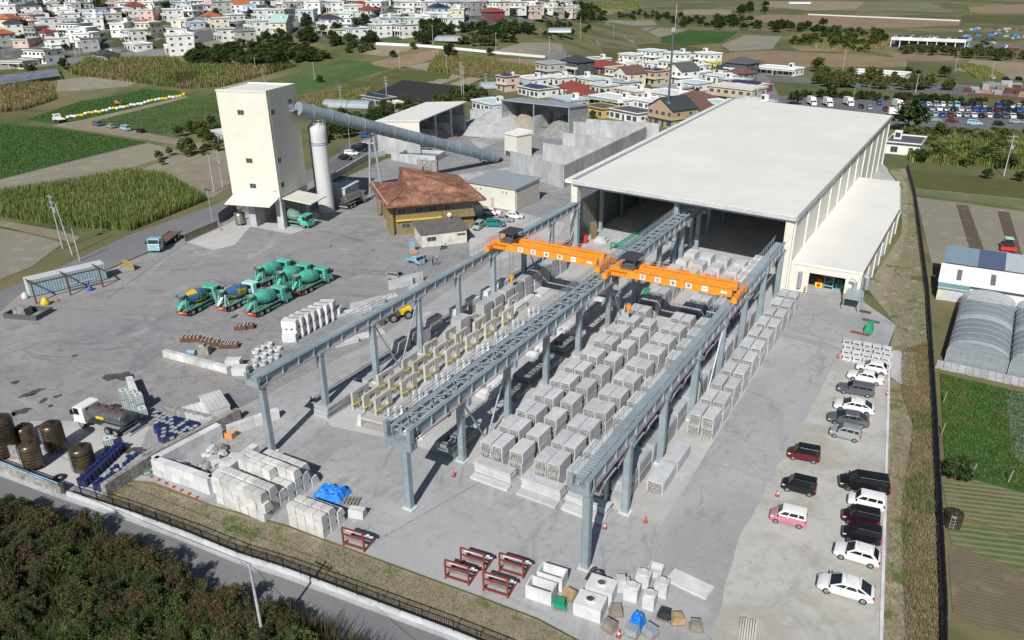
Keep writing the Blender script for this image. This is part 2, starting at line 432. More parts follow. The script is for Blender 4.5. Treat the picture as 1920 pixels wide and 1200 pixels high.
for nm,mat,pts in (
    ('town_ground','g_town',[(-40,118),(110,111),(170,103),(260,95),(350,86),(400,74),(480,70),(640,82),(760,74),(870,60),(1000,44),(1060,20),(1060,-6),(-40,-6)]),
    ('road','g_road',[(0,120),(110,113),(170,105),(260,97),(350,88),(402,76),(424,80),(360,100),(250,111),(160,117),(60,126),(0,132)]),
    ('road','g_road',[(1020,112),(1050,96),(1120,75),(1195,53),(1232,50),(1140,84),(1085,99),(1052,112),(1046,130),(1010,140),(1000,132)]),
    ('road','g_road',[(1420,226),(1300,226),(1330,200),(1420,155),(1415,130),(1425,125),(1450,160),(1470,200)]),
    ('road','g_road',[(1150,205),(1290,215),(1330,185),(1325,150),(1250,140),(1240,150),(1300,158),(1305,180),(1270,200),(1160,192)]),
    ('field','f_olive',[(0,134),(60,128),(112,122),(118,136),(60,142),(0,148)]),
    ('field','f_grey',[(108,150),(180,144),(268,148),(240,162),(150,170),(105,172)]),
    ('field','f_green',[(50,224),(150,190),(275,167),(335,170),(343,179),(200,214),(160,224),(100,232)]),
    ('field','f_green2',[(165,228),(345,183),(425,170),(430,232),(285,252)]),
    ('dirt_track','f_dirt',[(95,236),(160,224),(345,178),(352,183),(170,229),(290,252),(395,272),(440,292),(430,297),(380,281),(270,262),(160,246)]),
    ('field','f_green',[(0,232),(95,239),(160,248),(275,266),(140,300),(0,335)]),
    ('field','f_grey',[(0,337),(140,302),(278,268),(340,285),(215,325),(0,362)]),
    ('field','f_dirt',[(245,326),(330,292),(425,284),(432,350),(390,376),(330,332)]),
    ('field','f_grey',[(0,428),(60,440),(118,456),(60,500),(0,524)]),
    ('farm_path','f_dirt',[(0,413),(110,432),(150,445),(140,456),(60,438),(0,424)]),
    ('field','f_green2',[(500,152),(640,112),(722,118),(735,128),(600,165),(560,178)]),
    ('field','f_olive',[(560,186),(735,131),(850,133),(840,150),(720,160),(650,192),(600,204)]),
    ('field','f_mulch',[(690,178),(755,150),(866,162),(868,170),(800,194),(720,188)]),
    ('field','f_tan',[(700,83),(770,87),(776,92),(722,106),(676,101)]),
    ('field','f_brown',[(690,119),(732,108),(822,92),(822,105),(792,118),(735,129)]),
    ('field','f_grey',[(760,125),(802,117),(835,122),(800,133)]),
    ('field','f_grey',[(800,155),(850,140),(868,143),(826,158)]),
    ('field','f_tan',[(842,158),(880,145),(905,147),(870,163)]),
    ('field','f_grey',[(925,97),(980,80),(1072,84),(1050,97),(1036,108)]),
    ('field','f_brown',[(895,111),(1020,113),(1004,128),(905,121)]),
    ('field','f_grey',[(1140,36),(1225,38),(1232,47),(1180,48),(1120,44)]),
    ('field','f_brown',[(1110,16),(1160,12),(1195,18),(1140,28),(1108,27)]),
    ('field','f_olive',[(1085,102),(1142,86),(1215,80),(1290,86),(1335,96),(1300,122),(1180,118)]),
    ('field','f_dirt',[(1145,82),(1235,52),(1290,56),(1215,76),(1170,82)]),
    ('field','f_green',[(1212,76),(1292,58),(1385,60),(1352,80),(1282,86)]),
    ('field','f_grey',[(1352,84),(1398,66),(1466,68),(1448,92),(1370,96)]),
    ('field','f_brown',[(1325,108),(1372,98),(1452,95),(1560,101),(1640,104),(1700,112),(1700,126),(1560,126),(1440,128),(1370,122)]),
    ('field','f_brown',[(1480,86),(1625,86),(1622,97),(1500,96)]),
    ('field','f_brown',[(1665,98),(1760,100),(1825,112),(1770,116),(1680,112)]),
    ('field','f_tan',[(1790,132),(1820,112),(1920,118),(1920,150),(1880,148)]),
    ('field','f_brown',[(1372,37),(1440,28),(1520,28),(1800,40),(1798,48),(1620,54),(1480,47)]),
    ('field','f_tan',[(1280,18),(1370,18),(1372,27),(1282,28)]),
    ('field','f_tan',[(1440,2),(1620,3),(1610,18),(1520,20),(1430,12)]),
    ('field','f_brown',[(1815,12),(1920,8),(1920,26),(1820,24)]),
    ('field','f_rows2',[(1620,4),(1740,2),(1790,24),(1600,20)]),
    ('field','f_olive',[(1806,28),(1920,28),(1920,46),(1800,42)]),
    ('car_park','g_asphalt',[(1425,190),(1470,180),(1560,184),(1700,190),(1800,198),(1925,208),(1925,250),(1815,244),(1700,236),(1640,226),(1440,205)]),
    ('yard_lane','g_asphalt',[(1420,142),(1640,150),(1920,165),(1920,185),(1700,172),(1430,152)]),
    ('yard_lane','g_asphalt',[(1668,70),(1790,78),(1920,82),(1920,94),(1820,96),(1668,88)]),
    ('field','f_olive',[(1705,318),(1925,340),(1925,372),(1715,352)]),
    ('field','f_rows',[(1714,352),(1925,374),(1925,394),(1718,366)]),
    ('field','f_grey',[(1718,370),(1925,398),(1925,525),(1748,500)]),
    ('ploughed_strip','f_plough',[(1793,384),(1815,386),(1845,470),(1818,468)]),
    ('ploughed_strip','f_plough',[(1870,396),(1892,398),(1917,480),(1893,478)]),
    ('field','f_green',[(1762,700),(1925,738),(1925,925),(1830,900),(1772,880)]),
    ('field','f_rows2',[(1766,905),(1830,902),(1925,928),(1925,1010),(1778,960)]),
    ('field','f_rows',[(1775,985),(1790,975),(1925,1012),(1925,1075),(1785,1020)]),
    ('field','f_soil',[(1778,1040),(1800,1030),(1925,1080),(1925,1190),(1850,1180),(1786,1150)]),
):
    lift={'field':.03,'dirt_track':.06,'road':.07,'town_ground':.035,'car_park':.05,'ploughed_strip':.06}.get(nm,.045)
    NSH=globals().get('NSH',0)+1
    sheet(nm,pts,mat,lift+NSH*.0004)
FBP=[(-200,806),(-60,858),(0,881),(119,926),(128,929),(247,968),(350,1006),(447,1046),(533,1073),(633,1110),(793,1170),(851,1192),(940,1228),(1050,1272)]
def lerp_(a,b,t):return a+(b-a)*t
# the works yard: older left apron, pale main yard, staff parking, verges, road
sheet('yard_apron',[(0,585),(45,545),(200,508),(345,447),(410,418),(440,395),(530,372),(600,325),(700,268),(800,250),(950,215),(1100,225),(1230,232),(1250,300),(1120,380),(1050,480),(700,650),(430,775),(250,860),(0,870)],'g_yard_old',.045)
sheet('yard',[(240,900),(280,800),(440,770),(700,640),(1100,370),(1150,320),(1640,290),(1665,318),(1620,480),(1610,560),(1680,610),(1660,662),(1575,668),(1335,1200),(1150,1235),(1010,1160),(900,1118),(660,1030),(540,985),(400,948),(290,905)],'g_yard',.06)
sheet('storage_pad',[(890,872),(1240,985),(1500,570),(1480,545),(1100,470),(1000,500),(600,770),(620,800),(760,830)],'g_pad',.075)
sheet('parking',[(1575,666),(1668,655),(1668,760),(1652,1250),(1320,1250)]+[(lerp_(1320,1385,i/12)+random.Random(i).uniform(-4,4),lerp_(1250,1010,i/12))for i in range(1,12)]+[(lerp_(1385,1575,i/18)+random.Random(i+50).uniform(-3,3),lerp_(1010,666,i/18))for i in range(18)],'g_parking',.075)
sheet('gravel_strip',[(1610,565),(1690,400),(1690,352),(1662,318),(1640,330),(1640,470)],'g_gravel',.085)
sheet('verge',[(1668,655),(1680,610),(1625,540),(1690,440),(1692,350),(1665,318),(1700,316),(1714,370),(1738,560),(1752,800),(1772,1260),(1652,1260),(1668,760)],'g_strip',.065)
sheet('verge',[(240,905),(290,912),(400,952),(540,990),(660,1034),(900,1122),(1010,1164),(1150,1240),(1050,1270),(940,1226),(851,1190),(793,1168),(633,1108),(533,1070),(447,1043),(350,1003),(247,965),(170,940)],'g_strip',.07)
sheet('verge',[(610,330),(720,280),(800,262),(800,272),(720,300),(620,345)],'f_olive',.08)
sheet('road',[(0,548),(110,502),(245,440),(400,386),(440,366),(560,330),(640,285),(700,250),(790,205),(830,208),(735,255),(660,300),(560,352),(470,392),(412,418),(345,443),(200,506),(45,545),(0,585)],'g_road',.055)
sheet('road',[*(G(*q)for q in FBP),(-5,24),*(G(*q)for q in ((700,1300),(480,1200),(300,1100),(0,985),(-60,960))),(-115,24)],'g_road',.06,world=True)
sheet('gutter',[G(*q)for q in FBP]+[G(q[0]-4,q[1]+11)for q in FBP[::-1]],'conc',.068,world=True)
sheet('tank_yard',[G(-40,850),G(60,790),G(270,790),G(330,850),G(240,905),G(185,943),G(128,924),G(0,876),G(-50,858)],'g_pad',.055,world=True)
for P_ in ([(815,340),(870,325),(930,318),(985,305),(1000,315),(960,335),(900,350),(850,372)],[(720,345),(770,318),(800,322),(790,340),(740,362)],[(1000,290),(1060,285),(1150,262),(1190,262),(1120,300),(1020,320)],[(880,262),(940,248),(945,262),(900,280)]):sheet('spilled_dust',P_,'g_dust',.052)
sheet('small_car_park',[(612,318),(650,270),(715,262),(725,290),(640,325)],'g_asphalt',.075)
sheet('office_apron',[(880,420),(960,395),(1060,420),(1050,440),(940,490),(880,480)],'g_pad',.08)
sheet('tower_apron',[(350,455),(480,395),(600,400),(590,425),(545,440),(470,425),(440,460),(400,470)],'g_pad',.08)
def joints():
    for pts in (((320,594),(497,612)),((430,705),(497,612)),((200,560),(350,455)),((90,575),(320,594)),((420,760),(250,860)),((690,1025),(900,905))):
        a,c=G(*pts[0]),G(*pts[1])
        d=Vector((c[0]-a[0],c[1]-a[1],0)).normalized(); n=Vector((-d.y,d.x,0))*.06
        sheet('expansion_joint',[(a[0]-n.x,a[1]-n.y),(c[0]-n.x,c[1]-n.y),(c[0]+n.x,c[1]+n.y),(a[0]+n.x,a[1]+n.y)],'conc_old',.092,world=True)
joints()
rs_=random.Random(5)
D('oil',(.085,.083,.085),.45,var=.3,scale=1.5)
for px,py,r in ((225,706,2.2),(60,738,1.6),(82,752,.9),(108,744,.6),(40,772,1.3),(95,762,.5),(28,718,.7),(252,846,1.5),(300,866,1.2),(140,668,.5),(556,596,.8),(440,594,.9),(690,352,.7),(700,470,.5),(620,462,.6)):
    x,y=G(px,py); n=18; ph=rs_.uniform(0,6); el=rs_.uniform(.4,.8)
    sheet('oil_stain',[(x+math.cos(ph)*r*k*math.cos(a)-math.sin(ph)*r*k*el*math.sin(a),y+math.sin(ph)*r*k*math.cos(a)+math.cos(ph)*r*k*el*math.sin(a))for a,k in ((2*PI*i/n,rs_.uniform(.45,1.1))for i in range(n))],'oil',.098,world=True)
# ---------------------------------------------------------------- production hall
def text_mesh(s,size,mat):
    cu=bpy.data.curves.new('lettering','FONT'); cu.body=s; cu.size=size; cu.align_x='CENTER'; cu.align_y='CENTER'; cu.extrude=.006
    o=bpy.data.objects.new('lettering',cu); COL.objects.link(o)
    bpy.context.view_layer.update()
    dg=bpy.context.evaluated_depsgraph_get()
    me=bpy.data.meshes.new_from_object(o.evaluated_get(dg))
    bpy.data.objects.remove(o); me.materials.clear(); me.materials.append(M(mat))
    return me
def lerp(a,b,t):return a+(b-a)*t
HC=[(-63.6,130.4),(-22.0,126.0),(-20.2,232.0),(-65.0,243.0)]
def HP(u,v,z=0):
    a=[lerp(HC[0][i],HC[1][i],u)for i in (0,1)]; c=[lerp(HC[3][i],HC[2][i],u)for i in (0,1)]
    return (lerp(a[0],c[0],v),lerp(a[1],c[1],v),z)
def hall():
    t=thing('production_hall','huge cream production hall with flat white roof and open crane front','building')
    RH0=13.0
    def pan(b,u0,v0,u1,v1,z0,z1,th,mi=0):
        a,c=Vector(HP(u0,v0)),Vector(HP(u1,v1)); d=(c-a).normalized(); n=Vector((-d.y,d.x,0))*th/2
        b.hexa([(a-n)+Vector((0,0,z0)),(c-n)+Vector((0,0,z0)),(c+n)+Vector((0,0,z0)),(a+n)+Vector((0,0,z0)),
                (a-n)+Vector((0,0,z1)),(c-n)+Vector((0,0,z1)),(c+n)+Vector((0,0,z1)),(a+n)+Vector((0,0,z1))],mi)
    b=MB()
    pts=[HP(0.0,-.005),HP(1.008,-.005),HP(1.008,1.004),HP(0,1.004)]
    b.prism(pts,RH0-.55,RH0+.1)
    rf=b.obj('roof',['roof_white'],t)
    b=MB(); b.prism([HP(-.045,-.004),HP(-.003,-.005),HP(-.003,1.004),HP(-.045,1.004)],RH0-.55,RH0+.02); b.obj('eaves',['roof_white'],rf)
    b=MB(); b.beam(HP(.0,.0,RH0+.12),HP(.0,1,RH0+.12),.9,.1); b.obj('gutter',['metal_roof_grey'],rf)
    b=MB(); b.beam(HP(1.013,-.004,RH0-.18),HP(1.013,1.004,RH0-.18),.25,.6); b.obj('gutter',['metal_roof_grey'],rf)
    b=MB(); b.beam(HP(0,-.007,RH0-.25),HP(1.01,-.007,RH0-.25),.2,.6); b.obj('fascia',['conc_light'],rf)
    b=MB(); b.beam(HP(.02,.004,RH0-1.05),HP(.985,.004,RH0-1.05),.35,.3); b.obj('shutter_rail',['metal_roof_grey'],t)
    # right wall: bays of cladding between pilasters, louvre band under the eaves
    nb=11
    for i in range(nb):
        v0,v1=i/nb,(i+1)/nb
        b=MB(); pan(b,1,v0+.004,1,v1-.004,0,RH0-1.7,.2); b.obj('wall_panel',['cladding'],t)
        b=MB(); pan(b,.999,v0+.004,.999,v1-.004,RH0-1.7,RH0-.56,.16); b.obj('louvre_band',['glass_blue'],t)
    for i in range(nb+1):
        v=min(max(i/nb,.002),.998)
        b=MB(); b.cyl(HP(1.005,v,.0),HP(1.005,v,RH0-.56),.16,n=6); b.obj('downpipe',['white_paint'],t)
    # left wall: slatted screen on posts, back wall
    b=MB(); pan(b,0,1,1,1,0,RH0-.56,.3); b.obj('wall',['cladding'],t)
    b=MB(); pan(b,-.004,.03,-.004,1,0,8.2,.12); b.obj('wall',['louvre'],t)
    for k in range(26):
        z=.3+k*.46
        b=MB(); b.beam(HP(.003,.012,z),HP(.003,.5,z),.12,.16); b.obj('slat',['louvre'],t)
    b=MB(); b.beam(HP(0.004,.005,0),HP(.004,.005,RH0-.56),1.3,1.5); b.obj('corner_column',['cladding'],t)
    b=MB(); b.beam(HP(.985,.005,0),HP(.985,.005,RH0-.56),1.3,1.5); b.obj('corner_column',['cladding'],t)
    for k in range(1,8):
        for u in (.025,.5,.975):
            b=MB(); q=HP(u,k*.1); b.obox((q[0],q[1],0),.6,.7,RH0-.6); b.obj('column',['steel_grey'],t)
    b=MB(); q=HP(.5,.012); b.obox((q[0],q[1],.0),.8,.9,RH0-.6); b.obj('column',['steel_grey'],t)
    for k in range(1,10):
        b=MB(); b.beam(HP(.01,k*.1,RH0-1.2),HP(.99,k*.1,RH0-1.2),.4,1.0); b.obj('roof_beam',['steel_grey'],t)
    b=MB()
    pts=[HP(.01,.0),HP(.99,.0),HP(.99,.99),HP(.01,.99)]; b.prism(pts,.0,.1); b.obj('floor',['conc'],t)
    b=MB(); 
    for s in (0,.35):
        q=HP(1.012,.64+s*.02); b.beam((q[0],q[1],RH0-1.5),(q[0],q[1],RH0+1.0),.06)
    for z in range(6):
        q,w=HP(1.012,.64),HP(1.012,.647); b.beam((q[0],q[1],RH0-1+z*.36),(w[0],w[1],RH0-1+z*.36),.05)
    b.obj('roof_ladder',['galv'],t)
    return t
hall()
def annex():
    t=thing('hall_annex','low cream lean-to workshop with white roof against the big hall','building')
    x0,x1,y0,y1,H=-21.75,-10.8,127.2,192,4.75
    pl=[(x0,y0),(x1,y0),(x1+.9,168),(x1-1.6,y1),(x0,y1)]
    b=MB(); b.prism([(x0,y0-.12),(x1+.12,y0-.12),(x1+1.05,168),(x1-1.5,y1+.1),(x0,y1+.1)],H,H+.35); b.obj('roof',['roof_white'],t)
    b=MB(); b.box(x0,-18.7,y0,y0+.25,0,H); b.obj('wall',['cladding'],t)
    b=MB(); b.box(-13.1,x1,y0,y0+.25,0,H); b.obj('wall',['cladding'],t)
    b=MB(); b.box(-18.7,-13.1,y0,y0+.25,3.6,H); b.obj('wall',['cladding'],t)
    b=MB(); b.beam((x1-.12,y0+.25,H/2),(x1+.78,168,H/2),.25,H); b.beam((x1+.78,168,H/2),(x1-1.72,y1,H/2),.25,H); b.obj('wall',['cladding'],t)
    b=MB(); b.box(x0,x1-1.7,y1-.3,y1,0,H); b.obj('wall',['cladding'],t)
    b=MB(); b.box(x0+.1,x1,y0+.3,y0+30,0.02,.12); b.obj('floor',['conc'],t)
    for y in range(133,190,7):
        b=MB(); xx=lerp(x1,x1+.9,(y-y0)/41)if y<168 else lerp(x1+.9,x1-1.6,(y-168)/24)
        b.cyl((xx+.18,y,0),(xx+.18,y,H),.11,n=6); b.obj('downpipe',['white_paint'],t)
    b=MB(); b.beam((x1+.2,y0-.1,H+.2),(x1+1.1,168,H+.2),.2,.35); b.obj('gutter',['metal_roof_dark'],t)
    for x,ar in ((-20.0,0),(-11.9,1)):
        b=MB(); prof=[]
        for k in range(12):
            z=.9+k*.22
            b.cyl((x+.35*ar,y0-.4,z),(x+.35*ar,y0-.4,z+.18),.34,n=10)
        b.cyl((x+.35*ar,y0-.4,3.5),(x-.5*ar,y0-.4,3.65),.36,n=10)
        b.obj('exhaust_duct',['galv'],t)
    for y in (131,150):
        b=MB()
        for k in range(9):b.cyl((x1+.65,y,1.0+k*.22),(x1+.65,y,1.18+k*.22),.33,n=10)
        b.cyl((x1+.65,y,2.95),(x1+.1,y,3.3),.36,n=10); b.obj('exhaust_duct',['galv'],t)
    b=MB(); b.cyl((x1-.05,y0-.12,0),(x1-.05,y0-.12,H),.1,n=6); b.obj('downpipe',['white_paint'],t)
annex()
for px,lb in ((-18.9,'yellow and black striped guard post at the annex doorway, hall side'),(-12.95,'yellow and black striped guard post at the annex doorway, canopy side')):
    b=MB()
    for k in range(7):b.cyl((0,0,k*.2),(0,0,k*.2+.2),.12,n=8,mi=k%2)
    tag(b.obj('guard_post',['yellow','black'],None,(px,126.4,.06)),lb,'post','striped guard posts')
t=thing('shelter','small translucent-roofed shelter in front of the annex corner','shelter',(-11.2,124.6,.06))
b=MB(); b.box(-1.25,1.25,-2.4,2.2,2.1,2.2); b.obj('roof',['galv'],t)
for x in (-1.15,1.15):
    for y in (-2.3,2.1):
        b=MB(); b.box(x-.06,x+.06,y-.06,y+.06,0,2.1); b.obj('post',['galv'],t)
for nm,lb,x,y in (('machine','yellow and red machine just inside the annex doorway',-17.4,130.5),('machine','teal machine inside the annex doorway',-14.3,131.5)):
    b=MB(); b.box(-.6,.6,-.5,.5,.1,1.0,0); b.box(-.45,.45,-.4,.4,1.0,1.7,1); b.cyl((0,-.52,.6),(0,-.6,.6),.3,n=8,mi=1)
    tag(b.obj(nm,['yellow','red']if 'yellow' in lb else ['mixer_green','steel_dark'],None,(x,y,.1)),lb,'machine')
b=MB()
for x in (-.7,.7):
    for y in (-.5,.5):b.beam((x,y,0),(x,y,2.6),.08)
for z in (.6,1.4,2.2):b.box(-.75,.75,-.55,.55,z,z+.07)
b.beam((-.7,-.5,.6),(.7,-.5,2.2),.05); tag(b.obj('shelf_rack',['truck_blue'],None,(-15.9,130.6,.1)),'pale blue shelf rack inside the annex doorway','rack')

# ---------------------------------------------------------------- crane runways
def runway(x,ys,zb,zt,label,kind):
    y0,y1=ys[0]-.5,ys[-1]+.9
    t=thing('crane_runway',label,'crane runway',(x,0,0))
    gx=(-1.05,.85)if kind=='M' else (0,)
    cm=MB(); w=.34
    cm.box(-w,w,-.30,-.24,0,zb); cm.box(-w,w,.24,.30,0,zb); cm.box(-.05,.05,-.24,.24,0,zb)
    cm.box(-w-.02,-w+.04,-.3,.3,0,zb); cm.box(w-.04,w+.02,-.3,.3,0,zb)
    cme=cm.mesh('column',['steel_grey'])
    cap=MB(); cap.box(-.5,.5,-.45,.45,0,.35); cap.box(-.18,.18,-.18,.18,-.9,0); cme2=cap.mesh('column_head',['steel_grey'])
    foot=MB(); foot.box(-.62,.62,-.55,.55,.06,.16); fme=foot.mesh('base_plate',['conc_white'])
    for i,y in enumerate(ys):
        c=link('column',cme,t,(0,y,.06)); link('base_plate',fme,c)
        if kind!='M':link('column_head',cme2,c,(0,0,zb-.3))
    if kind=='M':
        hd=MB(); hd.box(-1.6,1.3,-.3,.3,-.15,.75); hd.box(-.5,.5,-.36,.36,-.5,.3)
        hme=hd.mesh('cross_head',['steel_grey'])
        for y in ys:link('cross_head',hme,t,(0,y,zb))
    for g in gx:
        gz=zb+(.75 if kind=='M' else 0)
        b=MB()
        b.box(g-.24,g+.24,y0,y1,zt-.06,zt); b.box(g-.2,g+.2,y0,y1,gz,gz+.05); b.box(g-.03,g+.03,y0,y1,gz+.05,zt-.06)
        gd=b.obj('girder',['steel_grey'],t)
        b=MB(); b.box(g-.05,g+.05,y0+.2,y1,zt,zt+.12); b.obj('rail',['galv'],t)
        st=MB(); st.box(g+.03,g+.21,-.03,.03,gz+.05,zt-.06); st.box(g+.16,g+.24,-.05,.05,gz-.25,zt-.1)
        sme=st.mesh('stiffener',['galv'])
        y=y0+1.2
        while y<min(y1,128):
            link('stiffener',sme,gd,(0,y,0)); y+=2.42
    gR=gx[-1]
    b=MB(); b.box(gR+.22,gR+.30,y0+1,y1,zb+(.55 if kind=='M' else -.15),zb+(.66 if kind=='M' else -.04)); b.obj('conductor_rail',['conductor'],t)
    # end frame
    b=MB()
    if kind=='M':b.box(-1.75,1.35,y0-.35,y0,zb-.1,zb+.85); b.box(-1.75,-1.35,y0-.4,y0+.2,zb+.8,zt+.5); b.box(1.0,1.4,y0-.4,y0+.2,zb+.8,zt+.3)
    else:b.box(-1.5,.45,y0-.3,y0,zb-.05,zb+.7); b.box(-1.5,-1.15,y0-.32,y0+.2,zb+.65,zt+.45); b.box(.1,.4,y0-.32,y0+.2,zb+.65,zt+.25)
    b.obj('end_frame',['steel_grey'],t)
    # walkway with handrail
    wk=((-1.75,-1.25),)if kind=='M' else ((-1.35,-.45),)
    for a,c in wk:
        b=MB(); b.box(a,c,y0+.2,y1,zt-.28,zt-.22)
        y=y0+.3
        while y<y1:
            b.box(a,c,y,y+.04,zt-.22,zt-.17); y+=.45
        b.obj('walkway',['steel_grey'],t)
        if kind=='M':
            b=MB(); y=y0+.4; k=0
            while y<y1-2:
                p,q=(gx[0],gx[1])if k%2 else (gx[1],gx[0])
                b.beam((p,y,zt+.02),(q,y+2.0,zt+.02),.09); b.beam((gx[0],y,zt+.02),(gx[1],y,zt+.02),.09); y+=2.0; k+=1
            b.obj('lattice',['galv'],t)
    rails=((-1.45,)if kind=='M' else (-1.47,))
    for rx in rails:
        b=MB(); y=y0+.2
        while y<y1:
            b.beam((rx,y,zt-.3),(rx,y,zt+.85),.045); y+=1.25
        for z in (zt+.85,zt+.42):b.beam((rx,y0,z),(rx,y1,z),.045)
        b.obj('handrail',['galv'],t)
    if kind=='M':
        b=MB(); b.box(-.62,-.3,y0,y1,zt-.35,zt-.28)
        for k in range(int((y1-y0)/2.2)):b.box(-.8,.6,y0+k*2.2,y0+k*2.2+.1,zt-.42,zt-.35)
        b.obj('cable_tray',['galv'],t)
        b=MB(); y=y0+.2
        while y<y1:b.beam((-1.78,y,zt-.3),(-1.78,y,zt+.85),.045); y+=1.25
        for z in (zt+.85,zt+.42):b.beam((-1.78,y0,z),(-1.78,y1,z),.045)
        b.obj('handrail',['galv'],t)
    return t
LY=[49.4,58.4,67.9,77.6,87.3,97.2,107,117,127]
MY=[49.1,58.6,68.4,78.1,87.6,97.7,108,118.3,129.8,139]
RY=[50.1,59.2,68.9,79.3,90,100.3,110.6,121.4]
rl=runway(-61.25,LY,8.7,9.75,'steel crane runway along the mixer truck yard, on single columns','L')
rm=runway(-41.5,MY,7.7,9.75,'double-girder steel crane runway in the middle, shared by both orange cranes','M')
rr=runway(-22.4,RY,8.6,9.75,'steel crane runway nearest the car park, between rows of stacked units','R')
def brace(par,a,b_,w=.16):bb=MB(); bb.beam(a,b_,w); bb.obj('brace',['galv'],par)
for par,ys,zs,ks in ((rl,LY,8.3,((2,3),(6,7))),(rm,MY,7.4,((1,2),(5,6))),(rr,RY,8.2,((3,4),))):
    for i,j in ks:
        mid=(ys[i]+ys[j])/2
        brace(par,(.1,ys[i]+.3,zs),(.1,mid-.2,.3)); brace(par,(.1,ys[j]-.3,zs),(.1,mid+.2,.3))

# ---------------------------------------------------------------- overhead cranes
SIGN={}
def crane(x0,x1,y,label):
    t=thing('overhead_crane',label,'crane',(0,y,9.87),0,'orange overhead travelling cranes')
    for gy in (-1.25,1.25):
        b=MB(); b.box(x0+.6,x1-.6,gy-.32,gy+.32,.35,1.45); b.box(x0+.4,x1-.4,gy-.42,gy+.42,1.45,1.52)
        g=b.obj('girder',['orange'],t)
        b=MB(); b.box(x0+.6,x1-.6,gy-.05,gy+.05,1.52,1.6); b.obj('trolley_rail',['orange_dull'],g)
        st=MB(); st.box(-.04,.04,gy-.34 if gy<0 else gy+.3,gy-.3 if gy<0 else gy+.34,.4,1.4)
    for x,sg in ((x0,1),(x1,-1)):
        b=MB(); b.box(x-.3,x+.3,-2.5,2.5,.05,.75); b.box(x-.38,x+.38,-2.62,-2.0,0,.6); b.box(x-.38,x+.38,2.0,2.62,0,.6)
        b.obj('end_carriage',['orange'],t)
        for yy in (-2,2):
            b=MB(); b.cyl((x-.1,yy,.25),(x+.1,yy,.25),.26,n=10); b.obj('wheel',['steel_dark'],t)
        b=MB()
        for k in range(8):yy=-2.4+k*.68; b.beam((x-sg*.45,yy,.7),(x-sg*.45,yy,1.75),.05)
        for z in (1.25,1.75):b.beam((x-sg*.45,-2.4,z),(x-sg*.45,2.4,z),.05)
        b.obj('handrail',['rail_orange'],t)
    b=MB(); b.box(x0+.6,x1-.6,1.7,2.4,1.0,1.06)
    for k in range(int(x1-x0-1)):b.beam((x0+.8+k,2.38,1.0),(x0+.8+k,2.38,1.95),.045)
    for z in (1.5,1.95):b.beam((x0+.8,2.38,z),(x1-.8,2.38,z),.045)
    b.obj('walkway',['rail_orange'],t)
    for k in range(4):
        b=MB(); b.box(-.35,.35,1.75,2.2,1.06,1.5); o=b.obj('control_box',['orange_dull'],t,(x0+4+k*3.1,0,0))
    # stiffener ribs at the hoist end
    b=MB()
    for k in range(6):b.beam((x0+.7+k*.38,-1.7,.35),(x0+.7+k*.38,-1.7,1.2),.1)
    b.box(x0+.5,x0+3.0,-1.9,-1.55,1.2,1.3); b.obj('guard_frame',['orange'],t)
    hx=x0+2.9
    b=MB(); b.box(hx-1.0,hx+1.0,-1.6,1.6,1.6,1.95); b.box(hx-.6,hx+.7,-.8,.8,1.95,2.6); b.cyl((hx-.8,.2,2.2),(hx+.8,.2,2.2),.35,n=10)
    h=b.obj('hoist_trolley',['steel_dark'],t)
    b=MB(); b.box(hx-1.3,hx+1.3,-1.7,1.7,3.0,3.1); b.obj('hoist_roof',['cover_dark'],h)
    b=MB()
    for a in (-1.1,1.1):
        for c in (-1.5,1.5):b.beam((hx+a,c,1.9),(hx+a,c,3.0),.09)
    b.obj('roof_post',['steel_dark'],h)
    b=MB()
    for a in (-.3,.3):b.cyl((hx+a,0,-4.2),(hx+a,0,1.7),.03,n=4)
    b.obj('hoist_rope',['steel_dark'],h)
    b=MB(); b.cyl((hx,-.2,-4.6),(hx,.2,-4.6),.38,n=10); b.box(hx-.18,hx+.18,-.16,.16,-5.3,-4.5); b.cyl((hx,0,-5.9),(hx,0,-5.2),.06,n=5); b.obj('hook_block',['orange'],h)
    b=MB(); b.cyl((hx-1.2,-1.5,-6.5),(hx-1.2,-1.5,1.4),.035,n=4); b.box(hx-1.3,hx-1.1,-1.6,-1.4,-7.2,-6.5); b.obj('pendant_control',['steel_dark'],h)
    L0=x1-x0
    for k,(fr,s)in enumerate(((.29,'安'),(.41,'全'),(.53,'+'),(.65,'第'),(.77,'一'),(.91,''))):
        if not SIGN:
            b=MB(); b.box(-.42,.42,-.02,.02,-.36,.36); SIGN['p']=b.mesh('sign_plate',['white_paint'])
            b=MB(); b.box(-.4,.4,-.02,.02,-.16,.16); SIGN['q']=b.mesh('sign_plate',['white_paint'])
            b=MB(); b.box(-.26,.26,-.01,.01,-.09,.09); b.box(-.09,.09,-.012,.008,-.26,.26); SIGN['+']=b.mesh('green_cross',['green_paint'])
            for ch in '安全第一':SIGN[ch]=text_mesh(ch,.62,'black')
        p=link('sign_plate',SIGN['p' if s else 'q'],t,(x0+L0*fr,-1.60,.88))
        if s=='+':link('green_cross',SIGN['+'],p,(0,-.03,0))
        elif s:link('lettering',SIGN[s],p,(0,-.028,0),(PI/2,0,0))
    return t
crane(-61.25,-42.55,98.0,'orange overhead crane spanning the bay of window panels')
crane(-40.65,-22.4,96.2,'orange overhead crane spanning the bay of stacked U-shaped units')
